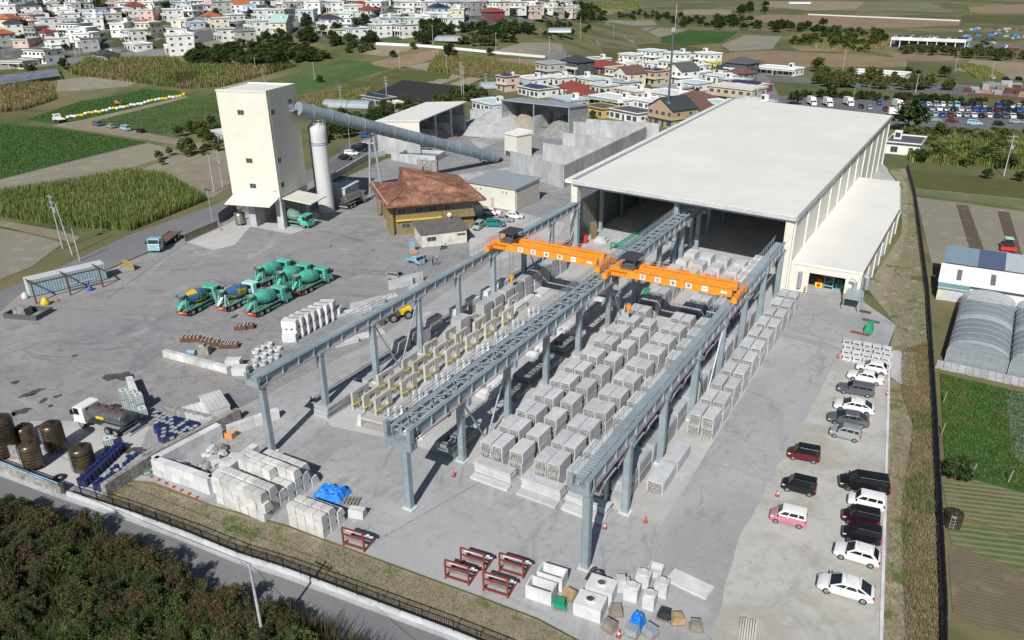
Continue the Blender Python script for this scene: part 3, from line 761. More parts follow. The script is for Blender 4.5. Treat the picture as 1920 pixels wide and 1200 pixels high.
# ---------------------------------------------------------------- precast units
rnd=random.Random(7)
ZY=.085
ORD=['front','second','third','fourth','fifth','sixth','seventh','eighth','ninth','tenth','eleventh','twelfth','thirteenth','fourteenth','fifteenth']
def ublock_mesh(w,l,h):
    b=MB(); t=.1
    b.box(0,w,0,l,h-t,h); b.box(0,t,0.02,l-.02,0,h-t); b.box(w-t,w,0.02,l-.02,0,h-t)
    b.box(t,w-t,l-.5,l-.38,0,h-t)
    r=MB(); n=max(6,int(w/.15))
    for i in range(n):
        x=t+.08+(w-2*t-.16)*i/(n-1)
        r.beam((x,-.42-.12*(i%2),.04),(x,.15,h-t-.04),.05); r.beam((x,-.2,.35+.2*(i%3)),(x,.5,.35+.2*(i%3)),.05)
    for z in (.25,.6,.95):
        r.beam((t,.05,z),(w-t,.05,z+.05),.05)
    return b.mesh('shell',['conc_light']),r.mesh('rebar',['rebar_pale'])
D('rebar_pale',(.40,.39,.37),.8,var=.35,scale=4)
UM={}
def ublock(x,y,z,w,l,h,label,group):
    k=(w,l,h)
    if k not in UM:UM[k]=ublock_mesh(*k)
    t=thing('precast_channel',label,'precast unit',(x+rnd.uniform(-.05,.05),y+rnd.uniform(-.09,.09),z),rnd.uniform(-.015,.015),group)
    link('shell',UM[k][0],t); link('rebar',UM[k][1],t)
ROWY=[59.4,63.2,67.1,71.2,75.4,79.5,83.8,88.2,92.3,96.4,100.6,104.8,108.9,113,117.1]
UC=[(-39.55,1.32,'beside the middle runway'),(-38.15,1.32,'beside the middle runway'),(-35.95,1.6,'in the lone column'),(-32.9,1.42,'in the centre pair'),(-31.4,1.42,'in the centre pair'),(-29.05,1.42,'left of the car park runway'),(-26.2,1.42,'under the car park runway')]
for ci,(x,w,where)in enumerate(UC):
    for ri,y in enumerate(ROWY):
        if ci==2 and ri>9:continue
        if ci in (5,6)and ri>13:continue
        if ci in (3,4)and ri>13:continue
        n=2
        if (ci,ri)in ((5,2),(5,6)):n=1
        for k in range(n):
            ublock(x,y,ZY+.08+k*1.33,w,2.8,1.3,('upper' if k else 'lower')+' concrete channel with rebar, '+('first','second','third','fourth','fifth','sixth','seventh')[ci]+' column from middle runway, '+ORD[ri]+' row','concrete channels stacked in the storage rows')
for ri in range(11):
    y=75.9+ri*4.1
    for x,wh in ((-21.75,'on the runway side'),(-20.2,'on the driveway side')):
        for k in range(2):
            ublock(x+ri*.03,y,ZY+.08+k*1.38,1.36,3.0,1.35,('upper' if k else 'lower')+' channel of the outer double row, '+wh+', '+ORD[ri]+' row','channels of the outer double row by the driveway')
for y,lb in ((63.6,'long open-ended concrete channel lying beside the runway column, front one of two'),(68.0,'long open-ended concrete channel lying beside the runway column, rear one of two')):
    ublock(-21.9,y,ZY,1.75,4.2,1.35,lb,'channels lying by the runway column')
# wall-like units under the car-park runway
b=MB(); b.box(0,1.5,0,3.2,0,1.2); b.box(.1,1.4,.1,3.1,1.2,1.28); wm=b.mesh('slab_block',['conc'])
for ri in range(14):
    for k in range(2):
        tag(link('precast_block',wm,None,(-24.4+rnd.uniform(-.06,.06),60.2+ri*3.9,ZY+k*1.3)),('upper' if k else 'lower')+' solid grey block behind the runway columns, '+ORD[ri]+' stack from the front planks','precast block','blocks behind the runway columns')
# low stacks of long planks in front of the units
PL={}
def plank(w,l,h=.26):
    if (w,l,h)not in PL:
        b=MB(); b.box(-w/2,w/2,-l/2,l/2,0,h); PL[(w,l,h)]=b.mesh('plank',['conc_light'])
    return PL[(w,l,h)]
def plank_stack(x,y,w,l,n,rz,label,group,h=.26,mat=None):
    for k in range(n):
        o=link('concrete_plank',plank(w,l,h),None,(x+rnd.uniform(-.08,.08),y+rnd.uniform(-.06,.06),ZY+k*(h+.07)),rz+rnd.uniform(-.01,.01))
        tag(o,label,'concrete plank',group)
for i,(x,n)in enumerate(((-36.9,4),(-31.1,4),(-26.0,3))):
    plank_stack(x,58.2,4.6,1.3,n,-.02,('long concrete plank stacked before the front units, below the middle runway','long concrete plank stacked before the front units, in the centre','long concrete plank stacked before the front units, by the end runway column')[i],'planks stack %d in front of the units'%(i+1))
    plank_stack(x+.2,56.7,4.6,.9,1,-.02,('single low concrete kerb plank on the ground below the middle runway units','single low concrete kerb plank on the ground before the centre units','single low concrete kerb plank on the ground by the end runway column')[i],None or 'kerb planks on the ground')
# ---------------------------------------------------------------- window panels
def panel_mesh():
    L_,H_,th=3.1,2.45,.16
    b=MB()
    b.box(-th,th,0,L_,0,.7); b.box(-th,th,0,.95,.7,H_); b.box(-th,th,2.2,L_,.7,H_); b.box(-th,th,.95,2.2,1.95,H_)
    return b.mesh('panel',['conc_beige'])
pme=panel_mesh()
b=MB(); b.cyl((0,-.4,.85),(0,2.3,.85),.07,n=6); yme=b.mesh('yellow_prop',['yellow'])
b=MB()
for y in (.5,1.6):b.beam((-.1,y,0),(.45,y,1.1),.06); b.beam((.7,y,0),(.45,y,1.1),.06); b.beam((-.1,y,.1),(.8,y,.1),.09)
sme=b.mesh('stand',['galv'])
b=MB(); b.box(-.18,.18,0,.4,0,1.3); b.box(-.3,.3,-.05,.45,0,.25); bme=b.mesh('post',['conc_white'])
for ri in range(8):
    for ci,x in enumerate((-59.3,-57.6,-55.8)):
        if ri==7 and ci==2:continue
        side=('on the truck yard side','in the middle','on the middle runway side')[ci]
        t=thing('window_panel','beige window panel with yellow prop '+side+', '+ORD[ri]+' row behind the trestle','wall panel',(x+rnd.uniform(-.06,.06),60.9+ri*4.95+ci*.1,ZY),rnd.uniform(-.02,.02),'beige window panels standing in rows')
        link('panel',pme,t); link('yellow_prop',yme,t,(.3,0,0)); link('stand',sme,t,(.2,0,0))
    for k in range(3):
        tag(link('support_post',bme,None,(-54.2+k*.45,61.5+ri*4.95+k*.7,ZY),rnd.uniform(-.3,.3)),'short white concrete post standing beside the window panels','post','short posts beside the window panels')
# big block before the panels, concrete buck frames
t=thing('concrete_trestle','pale concrete trestle with bent rebar ends in front of the window panels','concrete unit',(*G(705,800),ZY),.1)
b=MB(); b.box(-2.3,2.3,-.5,.5,.75,1.1); b.obj('deck',['conc_beige'],t)
for x in (-2.2,1.7):
    b=MB(); b.hexa([(x,-.8,0),(x+.6,-.8,0),(x+.6,.8,0),(x,.8,0),(x+.1,-.45,1.35),(x+.5,-.45,1.35),(x+.5,.45,1.35),(x+.1,.45,1.35)]); b.obj('support',['conc_white'],t)
b=MB()
for k in range(8):x=-1.4+k*.4; b.beam((x,-.55,.95),(x+.1,-1.0,.6),.04); b.beam((x+.1,-1.0,.6),(x,-.85,.1),.04)
b.obj('rebar',['rebar_pale'],t)
# ---------------------------------------------------------------- flat slabs with openings
def frame_slab(w,l,h,hole,mats):
    b=MB()
    if hole:
        hx,hy0,hy1=w*.3,l*.12,l*.42
        b.box(-w/2,w/2,-l/2,-l/2+hy0,0,h); b.box(-w/2,w/2,-l/2+hy1,l/2,0,h)
        b.box(-w/2,-hx,-l/2+hy0,-l/2+hy1,0,h); b.box(hx,w/2,-l/2+hy0,-l/2+hy1,0,h)
        b.box(-.08,.08,-l/2+hy0,-l/2+hy1,h*.3,h*.8)
    else:b.box(-w/2,w/2,-l/2,l/2,0,h)
    return b.mesh('slab',mats)
FS={}
def slab_stack(px,py,n,w,l,hole,mat,label,rz=0,h=.22):
    k=(w,l,hole,mat)
    if k not in FS:FS[k]=frame_slab(w,l,h,hole,[mat])
    x,y=G(px,py)
    for i in range(n):
        tag(link('floor_slab',FS[k],None,(x+rnd.uniform(-.1,.1),y+rnd.uniform(-.12,.12),ZY+i*(h+.05)),rz+rnd.uniform(-.02,.02)),label,'concrete slab',label[:40])
for a in ((800,800,5,2.4,5.4,True,'conc_white','pale slab with a square hole, stacked under the front end of the middle runway'),
          (856,838,6,2.5,4.6,True,'form_dark','dark slab with a square hole in the stack beside the second middle runway column'),
          (925,735,5,2.4,4.6,True,'conc_white','pale slab with a square hole, stacked under the middle runway by the braced columns'),
          (968,737,2,2.2,3.8,False,'form_dark','dark plain slab lying low beside the third middle runway column'),
          (990,706,4,2.4,4.2,False,'form_dark','dark plain slab in the stack behind the third middle runway column'),
          (1013,660,3,2.4,4.4,True,'conc_white','pale slab with a square hole under the middle runway, halfway to the crane'),
          (1027,688,4,2.4,3.8,True,'form_dark','dark slab with a square hole beside the fourth middle runway column'),
          (1055,655,5,2.5,4.4,True,'form_dark','dark slab with a square hole in the tall stack short of the crane'),
          (1066,622,3,2.4,4.4,True,'conc_white','pale slab with a square hole under the middle runway close to the crane'),
          (1103,598,8,2.2,4.6,False,'conc','grey plank slab in the tall stack beneath the orange crane end'),
          (640,760,6,2.2,7.0,False,'conc','long grey slab in the stack between the first and second truck yard runway columns'),
          (700,704,2,2.0,4.6,False,'conc','long grey slab lying in the shade of the truck yard runway, front one'),
          (745,678,2,2.0,4.6,False,'conc','long grey slab lying in the shade of the truck yard runway, rear one'),
          (965,580,4,2.6,3.6,False,'conc_white','white square slab in the stack behind the window panels'),
          (985,556,1,2.8,4.0,False,'conc_white','white slab laid flat beyond the window panels, nearer the runway'),
          (955,556,1,2.6,4.4,False,'conc_light','pale slab laid flat beyond the window panels, nearer the tall blocks'),
          (1010,548,1,2.6,3.6,False,'conc_white','white slab laid flat under the first crane, with lifting holes'),
          (980,533,1,2.2,3.6,False,'conc_light','pale slab laid flat just under the first crane hook')):
    slab_stack(*a)
# tall blocks along the truck-yard runway
def tall_block(chamfer):
    b=MB(); w,l,h=1.5,2.5,1.65
    if chamfer:b.xprof([(0,0),(l,0),(l,h*.7),(l*.75,h),(l*.25,h),(0,h*.7)],0,w)
    else:b.box(0,w,0,l,0,h)
    return b.mesh('tall_block',['conc'])
tb=(tall_block(False),tall_block(False))
for i in range(11):
    y=83.5+i*3.15
    for k in range(2 if i!=1 else 1):
        tag(link('retaining_block',tb[1 if (k and i%3==0)else 0],None,(-59.9+rnd.uniform(-.1,.1),y,ZY+k*1.7)),('upper' if k else 'lower')+' tall grey block along the truck yard runway, '+ORD[i]+' from the window panels','precast block','tall blocks along the truck yard runway')
for i in range(4):
    t=thing('comb_block','white comb-edged block on the truck side of the tall block row','precast block',(-63.6+.1*i,88+i*4.3,ZY),0,'comb-edged blocks by the truck yard runway')
    b=MB(); b.box(0,1.4,0,2.2,1.6,2.5); b.obj('head',['conc_white'],t)
    for k in range(5):
        b=MB(); b.box(.05+k*.28,.2+k*.28,-.02,2.1,0,1.6); b.obj('fin',['conc_light'],t)
for px,py,s,lb in ((752,655,1.0,'wedge-shaped concrete block in the shade between truck yard runway columns'),(788,640,1.1,'wedge-shaped concrete block beside the braced truck yard runway columns'),(808,615,1.25,'large grey chamfered block left of the window panels')):
    b=MB(); b.xprof([(-1.2*s,0),(1.2*s,0),(1.2*s,1.3*s),(.9*s,1.7*s),(-1.2*s,1.7*s)],-.9*s,.9*s)
    tag(b.obj('chamfered_block',['conc'],None,(*G(px,py),ZY)),lb,'precast block')
# ---------------------------------------------------------------- trapezoid kerb blocks, front stacks
def trap_mesh(w,d,h):
    b=MB(); b.xprof([(0,0),(d,0),(d,h*.25),(d*.74,h),(0,h)],.028,w-.028)
    b2=b
    for x in (.28,.72):
        for z in (.3,.72):b2.cyl((w*x,.004,h*z),(w*x,-.02,h*z),.035,n=5,mi=1)
    return b2.mesh('trap_block',['conc_block','conc_old'])
tm=trap_mesh(1.13,1.05,1.1)
for r_,(tiers,cnt)in enumerate(((3,(6,6,6)),(3,(6,6,6)),(2,(6,6)),(3,(6,6,4)),(3,(6,6,6)),(2,(6,6)),(2,(6,5)))):
    for k in range(tiers):
        for i in range(cnt[k]):
            pos=('bottom','second','top')[k]
            tag(link('retaining_block',tm,None,(-59.3+i*1.14+rnd.uniform(-.03,.03)+(.25 if k==1 and r_==0 else 0),40.0+r_*1.1+rnd.uniform(-.03,.03)+.02*i,.075+k*1.11),.03+rnd.uniform(-.012,.012)),
                'trapezoid block, %s layer, %s row of the large stack, %s from the rubble pen'%(pos,ORD[r_],('first','second','third','fourth','fifth','sixth')[i]),'concrete block','trapezoid blocks of the large stack')
tm2=trap_mesh(1.08,1.0,.84)
for r_ in range(3):
    for k in range(3 if r_<2 else 2):
        for i in range(4):
            pos=('bottom','second','top')[k]
            tag(link('retaining_block',tm2,None,(-50.1+i*1.09+rnd.uniform(-.03,.03),41.0+r_*1.06+.06*i,.075+k*.85),.06),'block of the small stack by the blue tarpaulin, %s layer, %s row, %s along'%(pos,ORD[r_],('first','second','third','last')[i]),'concrete block','blocks of the small stack')
b=MB(); b.xprof([(0,0),(1.0,0),(.85,.9),(.1,.9)],0,1.6); tag(b.obj('retaining_block',['conc_block'],None,(-45.9,44.8,.075),.3),'loose grey concrete block lying beside the blue tarpaulin','concrete block')
# tarpaulins and pallets
def tarp(px,py,sx,sy,h,mat,label,seed,cat='tarpaulin',rz=0):
    r2=random.Random(seed); n=13; b=MB(); vs=[]; fs=[]
    for i in range(n):
        for j in range(n):
            u,v=i/(n-1)*2-1,j/(n-1)*2-1
            e=max(abs(u),abs(v)); z=h*(1-sstep(.62,1.0,e))*(.75+.35*r2.random())+.03
            vs.append((u*sx/2*(1+.08*r2.uniform(-1,1)),v*sy/2*(1+.08*r2.uniform(-1,1)),z))
    for i in range(n-1):
        for j in range(n-1):a=i*n+j; fs.append((a,a+n,a+n+1,a+1))
    b.add(vs,fs); o=b.obj(mat.split('_')[0]+'aulin' if mat.startswith('tarp')else 'sheet',[mat],None,(*G(px,py),.08),rz)
    o.name='tarpaulin'
    return tag(o,label,cat)
tarp(622,930,3.4,2.4,.9,'tarp_blue','bright blue tarpaulin thrown over goods behind the small block stack',3,rz=.2)
tarp(1193,1172,1.2,1.5,.9,'tarp_blue','small blue tarpaulin bundle among the pallets at the yard edge',4)
tarp(1117,1085,1.6,1.3,.8,'tarp_black','black plastic sheet wrapped round goods at the end runway column',5)
tarp(1628,622,1.2,2.4,1.5,'tarp_green','green tarpaulin over equipment beyond the staff parking',6)
tarp(1212,555,1.2,2.2,1.2,'tarp_green','green tarpaulin beside the middle runway under the second crane',8)
tarp(1013,500,1.0,3.2,.4,'tarp_blue','narrow blue sheet lying by the tall blocks under the first crane',9,rz=-.2)
tarp(1266,478,1.6,1.6,1.1,'tarp_blue','blue tarpaulin heap beside the hall centre column',10)
t=thing('pallet','grey timber pallet with tools beside the blue tarpaulin','pallet',(*G(655,942),.08),.4)
for k in range(6):
    b=MB(); b.box(-1.0+k*.36,-.75+k*.36,-.7,.7,.12,.16); b.obj('board',['wood_grey'],t)
for y in (-.6,0,.6):
    b=MB(); b.box(-1,1,y-.05,y+.05,0,.12); b.obj('bearer',['wood_grey'],t)
# ---------------------------------------------------------------- rubble pen and low walls of large blocks
def block_wall(label,pts,h,th,bl,mat,nl,name='block_wall',z0=.06):
    t=thing(name,label,'wall')
    for a,c in zip(pts,pts[1:]):
        a,c=Vector((*a,0)),Vector((*c,0)); d=c-a; n=max(1,round(d.length/bl)); u=d.normalized(); ang=math.atan2(u.y,u.x)
        for k in range(nl):
            sh=.5 if k%2 and n>1 else 0
            for i in range(n+(1 if sh else 0)):
                s0=max(0,(i-sh))/n*d.length; s1=min(n,(i+1-sh))/n*d.length
                b=MB(); b.box(s0+.012,s1-.012,-th/2,th/2,z0+k*h/nl,z0+(k+1)*h/nl-.015)
                o=b.obj('block',[mat],t,(a.x+rnd.uniform(-.015,.015),a.y+rnd.uniform(-.015,.015),0),ang)
    return t
block_wall('white block-built pen holding broken concrete rubble',[(-61.6,47.6),(-60.9,40.9),(-69.2,40.3),(-68.6,48.5)],1.95,.9,1.5,'conc_white',2,'rubble_pen')
block_wall('low white block wall from the rubble pen towards the yard',[(-68.4,49.2),(-66.2,55.2)],1.2,.8,1.5,'conc_white',1)
block_wall('long stained concrete block wall between drum store and rubble pen',[(-70.3,34.9),(-70.9,42),(-70.0,52.5)],1.5,.7,1.6,'conc_old',1)
block_wall('low stained block wall behind the tanker truck',[(-89.3,51.3),(-83.4,48.3)],1.3,.8,1.5,'conc_block',1)
block_wall('low stained block wall running on behind the blue drums',[(-79,49.2),(-71.0,50.5)],.9,.6,1.6,'conc_old',1)
block_wall('low weathered block wall at the edge of the mixer apron',[G(310,668),G(430,700)],1.0,.7,1.4,'conc_block',1)
for i in range(26):
    b=MB(); n=7; sz=rnd.uniform(.3,1.1)if i>5 else rnd.uniform(1.0,1.6)
    rings=[[(math.cos(2*PI*k/n)*sz*f*rnd.uniform(.6,1),math.sin(2*PI*k/n)*sz*f*rnd.uniform(.5,.9),z*sz)for k in range(n)]for f,z in ((.7,0),(.85,.25),(.5,.55))]
    b.loft(rings); big=sz>.95
    tag(b.obj('rubble_chunk',['conc_light' if i%3 else 'conc_old'],None,(-65+rnd.gauss(0,1.8),45+rnd.gauss(0,1.6),.08),rnd.uniform(0,6)),('large' if big else 'small')+' broken concrete chunk in the rubble pen','rubble',('large' if big else 'small')+' chunks of rubble')
for i in range(7):
    x,y=-69.0+i*1.22,39.45
    b=MB(); b.cyl((0,0,0),(0,0,.28),.13,.05,n=8); b.box(-.17,.17,-.17,.17,0,.03)
    tag(b.obj('red_cap',['red'],None,(x,y,.075)),'small red cap on the ground along the rubble pen','cap','red caps along the rubble pen')
t=thing('hose_coil','green garden hose coiled at the corner of the rubble pen','hose',(-70.0,39.6,.08))
b=MB()
for k in range(3):
    for i in range(16):
        a0,a1=2*PI*i/16,2*PI*(i+1)/16; r0=.38+.05*k
        b.beam((r0*math.cos(a0),r0*math.sin(a0),.04*k),(r0*math.cos(a1),r0*math.sin(a1),.04*k),.05)
b.obj('hose',['green_paint'],t)
t=thing('crate','orange plastic crate at the open end of the rubble pen','crate',(*G(433,820),.08),.2)
b=MB(); b.box(-.6,.6,-.45,.45,0,.1); b.box(-.6,-.52,-.45,.45,.1,.7); b.box(.52,.6,-.45,.45,.1,.7); b.box(-.6,.6,-.45,-.4,.1,.7); b.box(-.6,.6,.4,.45,.1,.7); b.obj('tub',['orange_dull'],t)
# perforated slab stacks near the pen
def perf(w,l,n):
    b=MB(); b.box(-w/2,w/2,-l/2,l/2,0,.2)
    for i in range(5):
        for j in range(9):b.cyl((-w/2+(i+.5)*w/5,-l/2+(j+.5)*l/9,.2),(-w/2+(i+.5)*w/5,-l/2+(j+.5)*l/9,.206),.07,n=5,mi=1)
    return b.mesh('perforated_slab',['conc_white','steel_dark'])
pf=perf(2.6,4.6,0)
for px,py,n,lb in ((405,768,5,'white perforated slab in the taller stack by the drum store'),(372,783,3,'white perforated slab in the lower stack by the drum store')):
    for k in range(n):tag(link('perforated_slab',pf,None,(*G(px,py),.07+k*.27),R_(64)+rnd.uniform(-.02,.02)),lb,'concrete slab',lb)
# ---------------------------------------------------------------- drums, tanks, IBC containers
def drum_mesh(mats):
    b=MB(); b.lathe([(.29,0),(.3,.02),(.29,.28),(.305,.3),(.29,.32),(.29,.58),(.305,.6),(.29,.62),(.29,.86),(.3,.88),(.27,.885),(.265,.86),(0.01,.86)],12,0,caps=False)
    b.cyl((.15,.05,.86),(.15,.05,.9),.04,n=6,mi=1)
    for i,f in enumerate(b.f):
        if min(b.v[k][2]for k in f)>.84:b.m[i]=1
    return b.mesh('drum',mats)
dmB=drum_mesh(['drum_blue','drum_blue']); dmG=drum_mesh(['drum_blue','drum_grey']); dmGG=drum_mesh(['drum_grey','drum_grey'])
def drum(x,y,me,label,group):
    tag(link('drum',me,None,(x+rnd.uniform(-.05,.05),y+rnd.uniform(-.05,.05),.07),rnd.uniform(0,6)),label,'drum',group)
p0,p1,p2=Vector((-79.0,47.6)),Vector((-74.2,44.0)),Vector((-71.6,49.5))
for i in range(11):
    for j in range(7):
        q=p0+(p1-p0)*(j/6.8)+Vector((.64*i*.96,.64*i*.12))
        if q.x>-71.5 or (i in (0,)and j>4):continue
        g=rnd.random()<.48
        drum(q.x,q.y,dmG if g else dmB,('grey-lidded' if g else 'plain blue')+' drum in the packed block of drums by the tanker truck',('grey-lidded' if g else 'plain')+' drums in the packed block')
for i in range(12):
    for j in range(2):
        drum(-73.7-i*.24-j*.62,34.9+i*.58-j*.15,dmB,'blue drum in the double line beside the round steel tank','drums in the double line')
for i in range(10):
    for j in range(3):
        if (i+j)%7==6:continue
        g=(j==2)or rnd.random()<.2
        drum(-72.2-i*.16+j*.62,35.2+i*.6+j*.1,dmGG if g else dmB,('grey' if g else 'dark blue')+' drum in the rows along the stained wall',('grey' if g else 'dark blue')+' drums along the stained wall')
def tank(px,py,r,h,label,dome=.35,mat='stainless_dark',legs=True):
    x,y=G(px,py); t=thing('storage_tank',label,'tank',(x,y,.06))
    z0=.45 if legs else .05
    prof=[(r,z0)]; n=max(5,int(h/.42))
    for k in range(n):
        z=z0+(h-z0)*k/n; dz=(h-z0)/n
        prof+=[(r,z+dz*.08),(r*1.012,z+dz*.12),(r*1.012,z+dz*.2),(r,z+dz*.24)]
    prof+=[(r,h),(r*.75,h+dome*.6),(r*.2,h+dome),(.02,h+dome)]
    b=MB(); b.lathe(prof,20,0,caps=False); b.obj('shell',[mat],t,smooth=True)
    b=MB(); b.cyl((r*.2,0,h+dome*.8),(r*.2,0,h+dome+.25),.25,n=10); b.obj('hatch',[mat],t)
    if legs:
        for k in range(4):
            b=MB(); a=PI/4+k*PI/2; b.beam((r*.85*math.cos(a),r*.85*math.sin(a),0),(r*.85*math.cos(a),r*.85*math.sin(a),z0+.1),.1); b.obj('leg',['galv'],t)
    b=MB()
    for s in (-.18,.18):b.beam((s,-r-.12,.2),(s,-r-.12,h+.3),.04)
    for k in range(int(h/.35)):b.beam((-.18,-r-.12,.4+k*.35),(.18,-r-.12,.4+k*.35),.03)
    b.obj('ladder',['galv'],t)
    return t
tank(12,852,1.6,4.5,'tallest brown-tinted steel tank at the yard corner')
tank(66,878,1.05,3.0,'slim steel tank next to the road wall')
tank(108,845,1.15,3.4,'steel tank with dark mesh cage behind the slim tank')
tank(160,878,1.2,2.6,'squat round steel tank beside the double line of drums',legs=False)
tank(55,838,1.0,2.6,'small steel tank squeezed between the tall tanks')
tank(452,422,1.1,2.6,'shiny steel tank on a stand beside the batching tower',mat='stainless')
tank(478,414,1.0,2.9,'shiny steel tank half under the batching tower',mat='stainless')
tank(1783,985,.85,1.5,'dark ribbed water tank at the edge of the vegetable rows',legs=False,mat='stainless_dark',dome=.15)
def ibc(x,y,z,label,group=None,wrapped=False,rz=-.4):
    t=thing('liquid_container',label,'container',(x,y,z),rz,group)
    b=MB(); b.box(-.55,.55,-.45,.45,.14,1.1); b.cyl((0,0,1.1),(0,0,1.16),.15,n=8,mi=1); b.obj('bottle',['ibc','steel_dark'],t)
    b=MB(); b.box(-.6,.6,-.5,.5,0,.13); b.obj('pallet',['galv'],t)
    b=MB()
    for k in range(6):
        q=-.58+k*.232
        b.beam((q,-.48,.13),(q,-.48,1.12),.025); b.beam((q,.48,.13),(q,.48,1.12),.025)
    for k in range(5):
        q=-.48+k*.24; b.beam((-.58,q,.13),(-.58,q,1.12),.025); b.beam((.58,q,.13),(.58,q,1.12),.025)
    for z_ in (.4,.75,1.12):
        for s in (-1,1):b.beam((-.58,s*.48,z_),(.58,s*.48,z_),.025); b.beam((s*.58,-.48,z_),(s*.58,.48,z_),.025)
    b.obj('cage',['galv'],t)
for i in range(3):
    for k in range(2):ibc(-84.9+i*1.3,47.6+i*.1,.07+k*1.18,('upper' if k else 'lower')+' white caged liquid container in the row by the low block wall',('upper' if k else 'lower')+' caged containers')
ibc(-80.9,47.1,.07,'single white caged container at the end of the container row')
ibc(*G(205,838),.07,'dirty caged container beside the squat round tank')
ibc(*G(466,420),.09,'single caged container under the batching tower canopy')
t=thing('tyre','black tyre lying on its side by the road wall','tyre',(*G(112,898),.06)); b=MB(); b.lathe([(.35,0),(.6,.02),(.68,.12),(.6,.24),(.35,.24),(.33,.12),(.35,0)],18,caps=False); b.obj('ring',['rubber'],t)
# traffic cones
b=MB(); b.box(-.2,.2,-.2,.2,0,.05,1); b.cyl((0,0,.05),(0,0,.7),.15,.04,n=10); cme=b.mesh('cone',['cone_red','steel_dark'])
b=MB(); b.box(-.2,.2,-.2,.2,0,.05,1); b.cyl((0,0,.05),(0,0,.3),.15,.105,n=10); b.cyl((0,0,.3),(0,0,.5),.105,.07,n=10,mi=2); b.cyl((0,0,.5),(0,0,.7),.07,.04,n=10); cmw=b.mesh('cone',['cone_red','steel_dark','white_paint'])
for px,py,me,lb in ((851,894,cme,'by the front planks of the storage pad'),(1134,992,cmw,'with a white band near the end runway column'),(1210,980,cme,'before the open-ended channels'),(584,752,cme,'at the long slab stack'),(452,778,cme,'beside the perforated slabs'),(1457,931,cmw,'beside the black box car'),(1571,672,cme,'at the corner of the staff parking'),(1160,1195,cmw,'at the yard edge among the pallets'),(415,432,cme,'at the sliding gate'),(109,565,cme,'by the shipping container frame'),(1663,742,cmw,'on the parking edge line')):
    tag(link('traffic_cone',me,None,(*G(px,py),.08)),'red traffic cone '+lb,'cone',None)
# red frames
def red_frame(px,py,label,rz=.12):
    t=thing('tilting_frame',label,'steel frame',(*G(px,py),.07),rz,'red steel tilting frames')
    H_,W_,L_=2.1,2.3,1.9
    for x in (0,W_):
        b=MB(); b.beam((x,0,0),(x,0,H_),.14); b.obj('upright',['red_frame'],t)
        b=MB(); b.beam((x,-.1,.07),(x,L_,.07),.14); b.obj('skid',['red_frame'],t)
        b=MB(); b.beam((x,0,H_),(x,L_,.1),.12); b.obj('diagonal',['red_frame'],t)
    for z in (.25,1.35,H_):
        b=MB(); b.beam((0,0,z),(W_,0,z),.13); b.obj('crossbar',['red_frame'],t)
    b=MB(); b.box(.1,W_-.1,.12,.4,.7,.8); b.obj('board',['wood_grey'],t)
    b=MB(); b.cyl((.2,.35,1.55),(W_+.35,.55,1.55),.09,n=8); b.cyl((-.1,1.0,1.0),(W_+.4,1.0,1.0),.1,n=8); b.obj('roller',['conc_white'],t)
for px,py,lb in ((645,1023,'red steel tilting frame standing alone beside the small block stack'),(865,1062,'red steel tilting frame at the back of the four, nearer the blocks'),(937,1072,'red steel tilting frame at the back of the four, nearer the concrete boxes'),(836,1085,'red steel tilting frame at the grass edge, nearer the blocks'),(907,1108,'red steel tilting frame at the grass edge, nearer the concrete boxes')):
    red_frame(px,py,lb)
# concrete boxes and chambers
def open_box(px,py,w,l,h,label,rz=.1,lid=False,group=None):
    t=thing('concrete_chamber',label,'concrete box',(*G(px,py),.07),rz,group); e=.12
    b=MB()
    if lid:
        b.box(0,w,0,l,0,h); b.lathe([(.42,h),(.42,h+.22),(.36,h+.22),(.34,h+.05),(.02,h+.05)],16,0,(w/2,l/2,0),caps=False)
        b.obj('body',['conc_white'],t)
        b=MB(); b.cyl((w/2,l/2,h+.1),(w/2,l/2,h+.16),.33,n=14); b.obj('cover',['rust' if w>1.8 else 'conc_light'],t)
    else:
        b.box(0,w,0,l,0,.15); b.box(0,e,0,l,.15,h); b.box(w-e,w,0,l,.15,h); b.box(e,w-e,0,e,.15,h); b.box(e,w-e,l-e,l,.15,h)
        b.obj('body',['conc_white'],t)
for a in ((985,1122,2.4,1.4,1.4,'open white concrete tank in front of its twin by the red frames'),(1006,1096,2.4,1.4,1.4,'open white concrete tank behind its twin by the red frames'),
          (1212,1080,1.3,1.3,.7,'small open concrete frame behind the square chambers')):
    open_box(*a)
for a in ((1074,1154,2.4,1.8,1.35,'large concrete chamber with rusty round cover, nearer the grass'),(1096,1122,2.4,1.8,1.3,'large concrete chamber with rusty round cover, behind its twin'),
          (1168,1126,1.2,1.1,1.3,'square concrete chamber with round lid, front of the group'),(1190,1100,1.2,1.1,1.2,'square concrete chamber with round lid, at the back of the group'),
          (1225,1118,1.1,1.1,1.3,'square concrete chamber with round lid, beside the flat slab'),(1203,1142,1.0,1.1,1.3,'tall narrow concrete chamber at the end of the group')):
    open_box(*a,lid=True)
b=MB(); b.box(-1.9,1.9,-.9,.9,0,.16); tag(b.obj('flat_slab',['conc_white'],None,(*G(1293,1097),.08),-.12),'broad white slab lying flat beside the square chambers','concrete slab')
b=MB(); b.box(-.7,.7,-.5,.5,0,.9); b.box(-.5,.3,-.4,.4,.9,1.3); tag(b.obj('concrete_offcut',['conc_light'],None,(*G(1165,1105),.08),.5),'stepped concrete offcut behind the chambers','concrete unit')
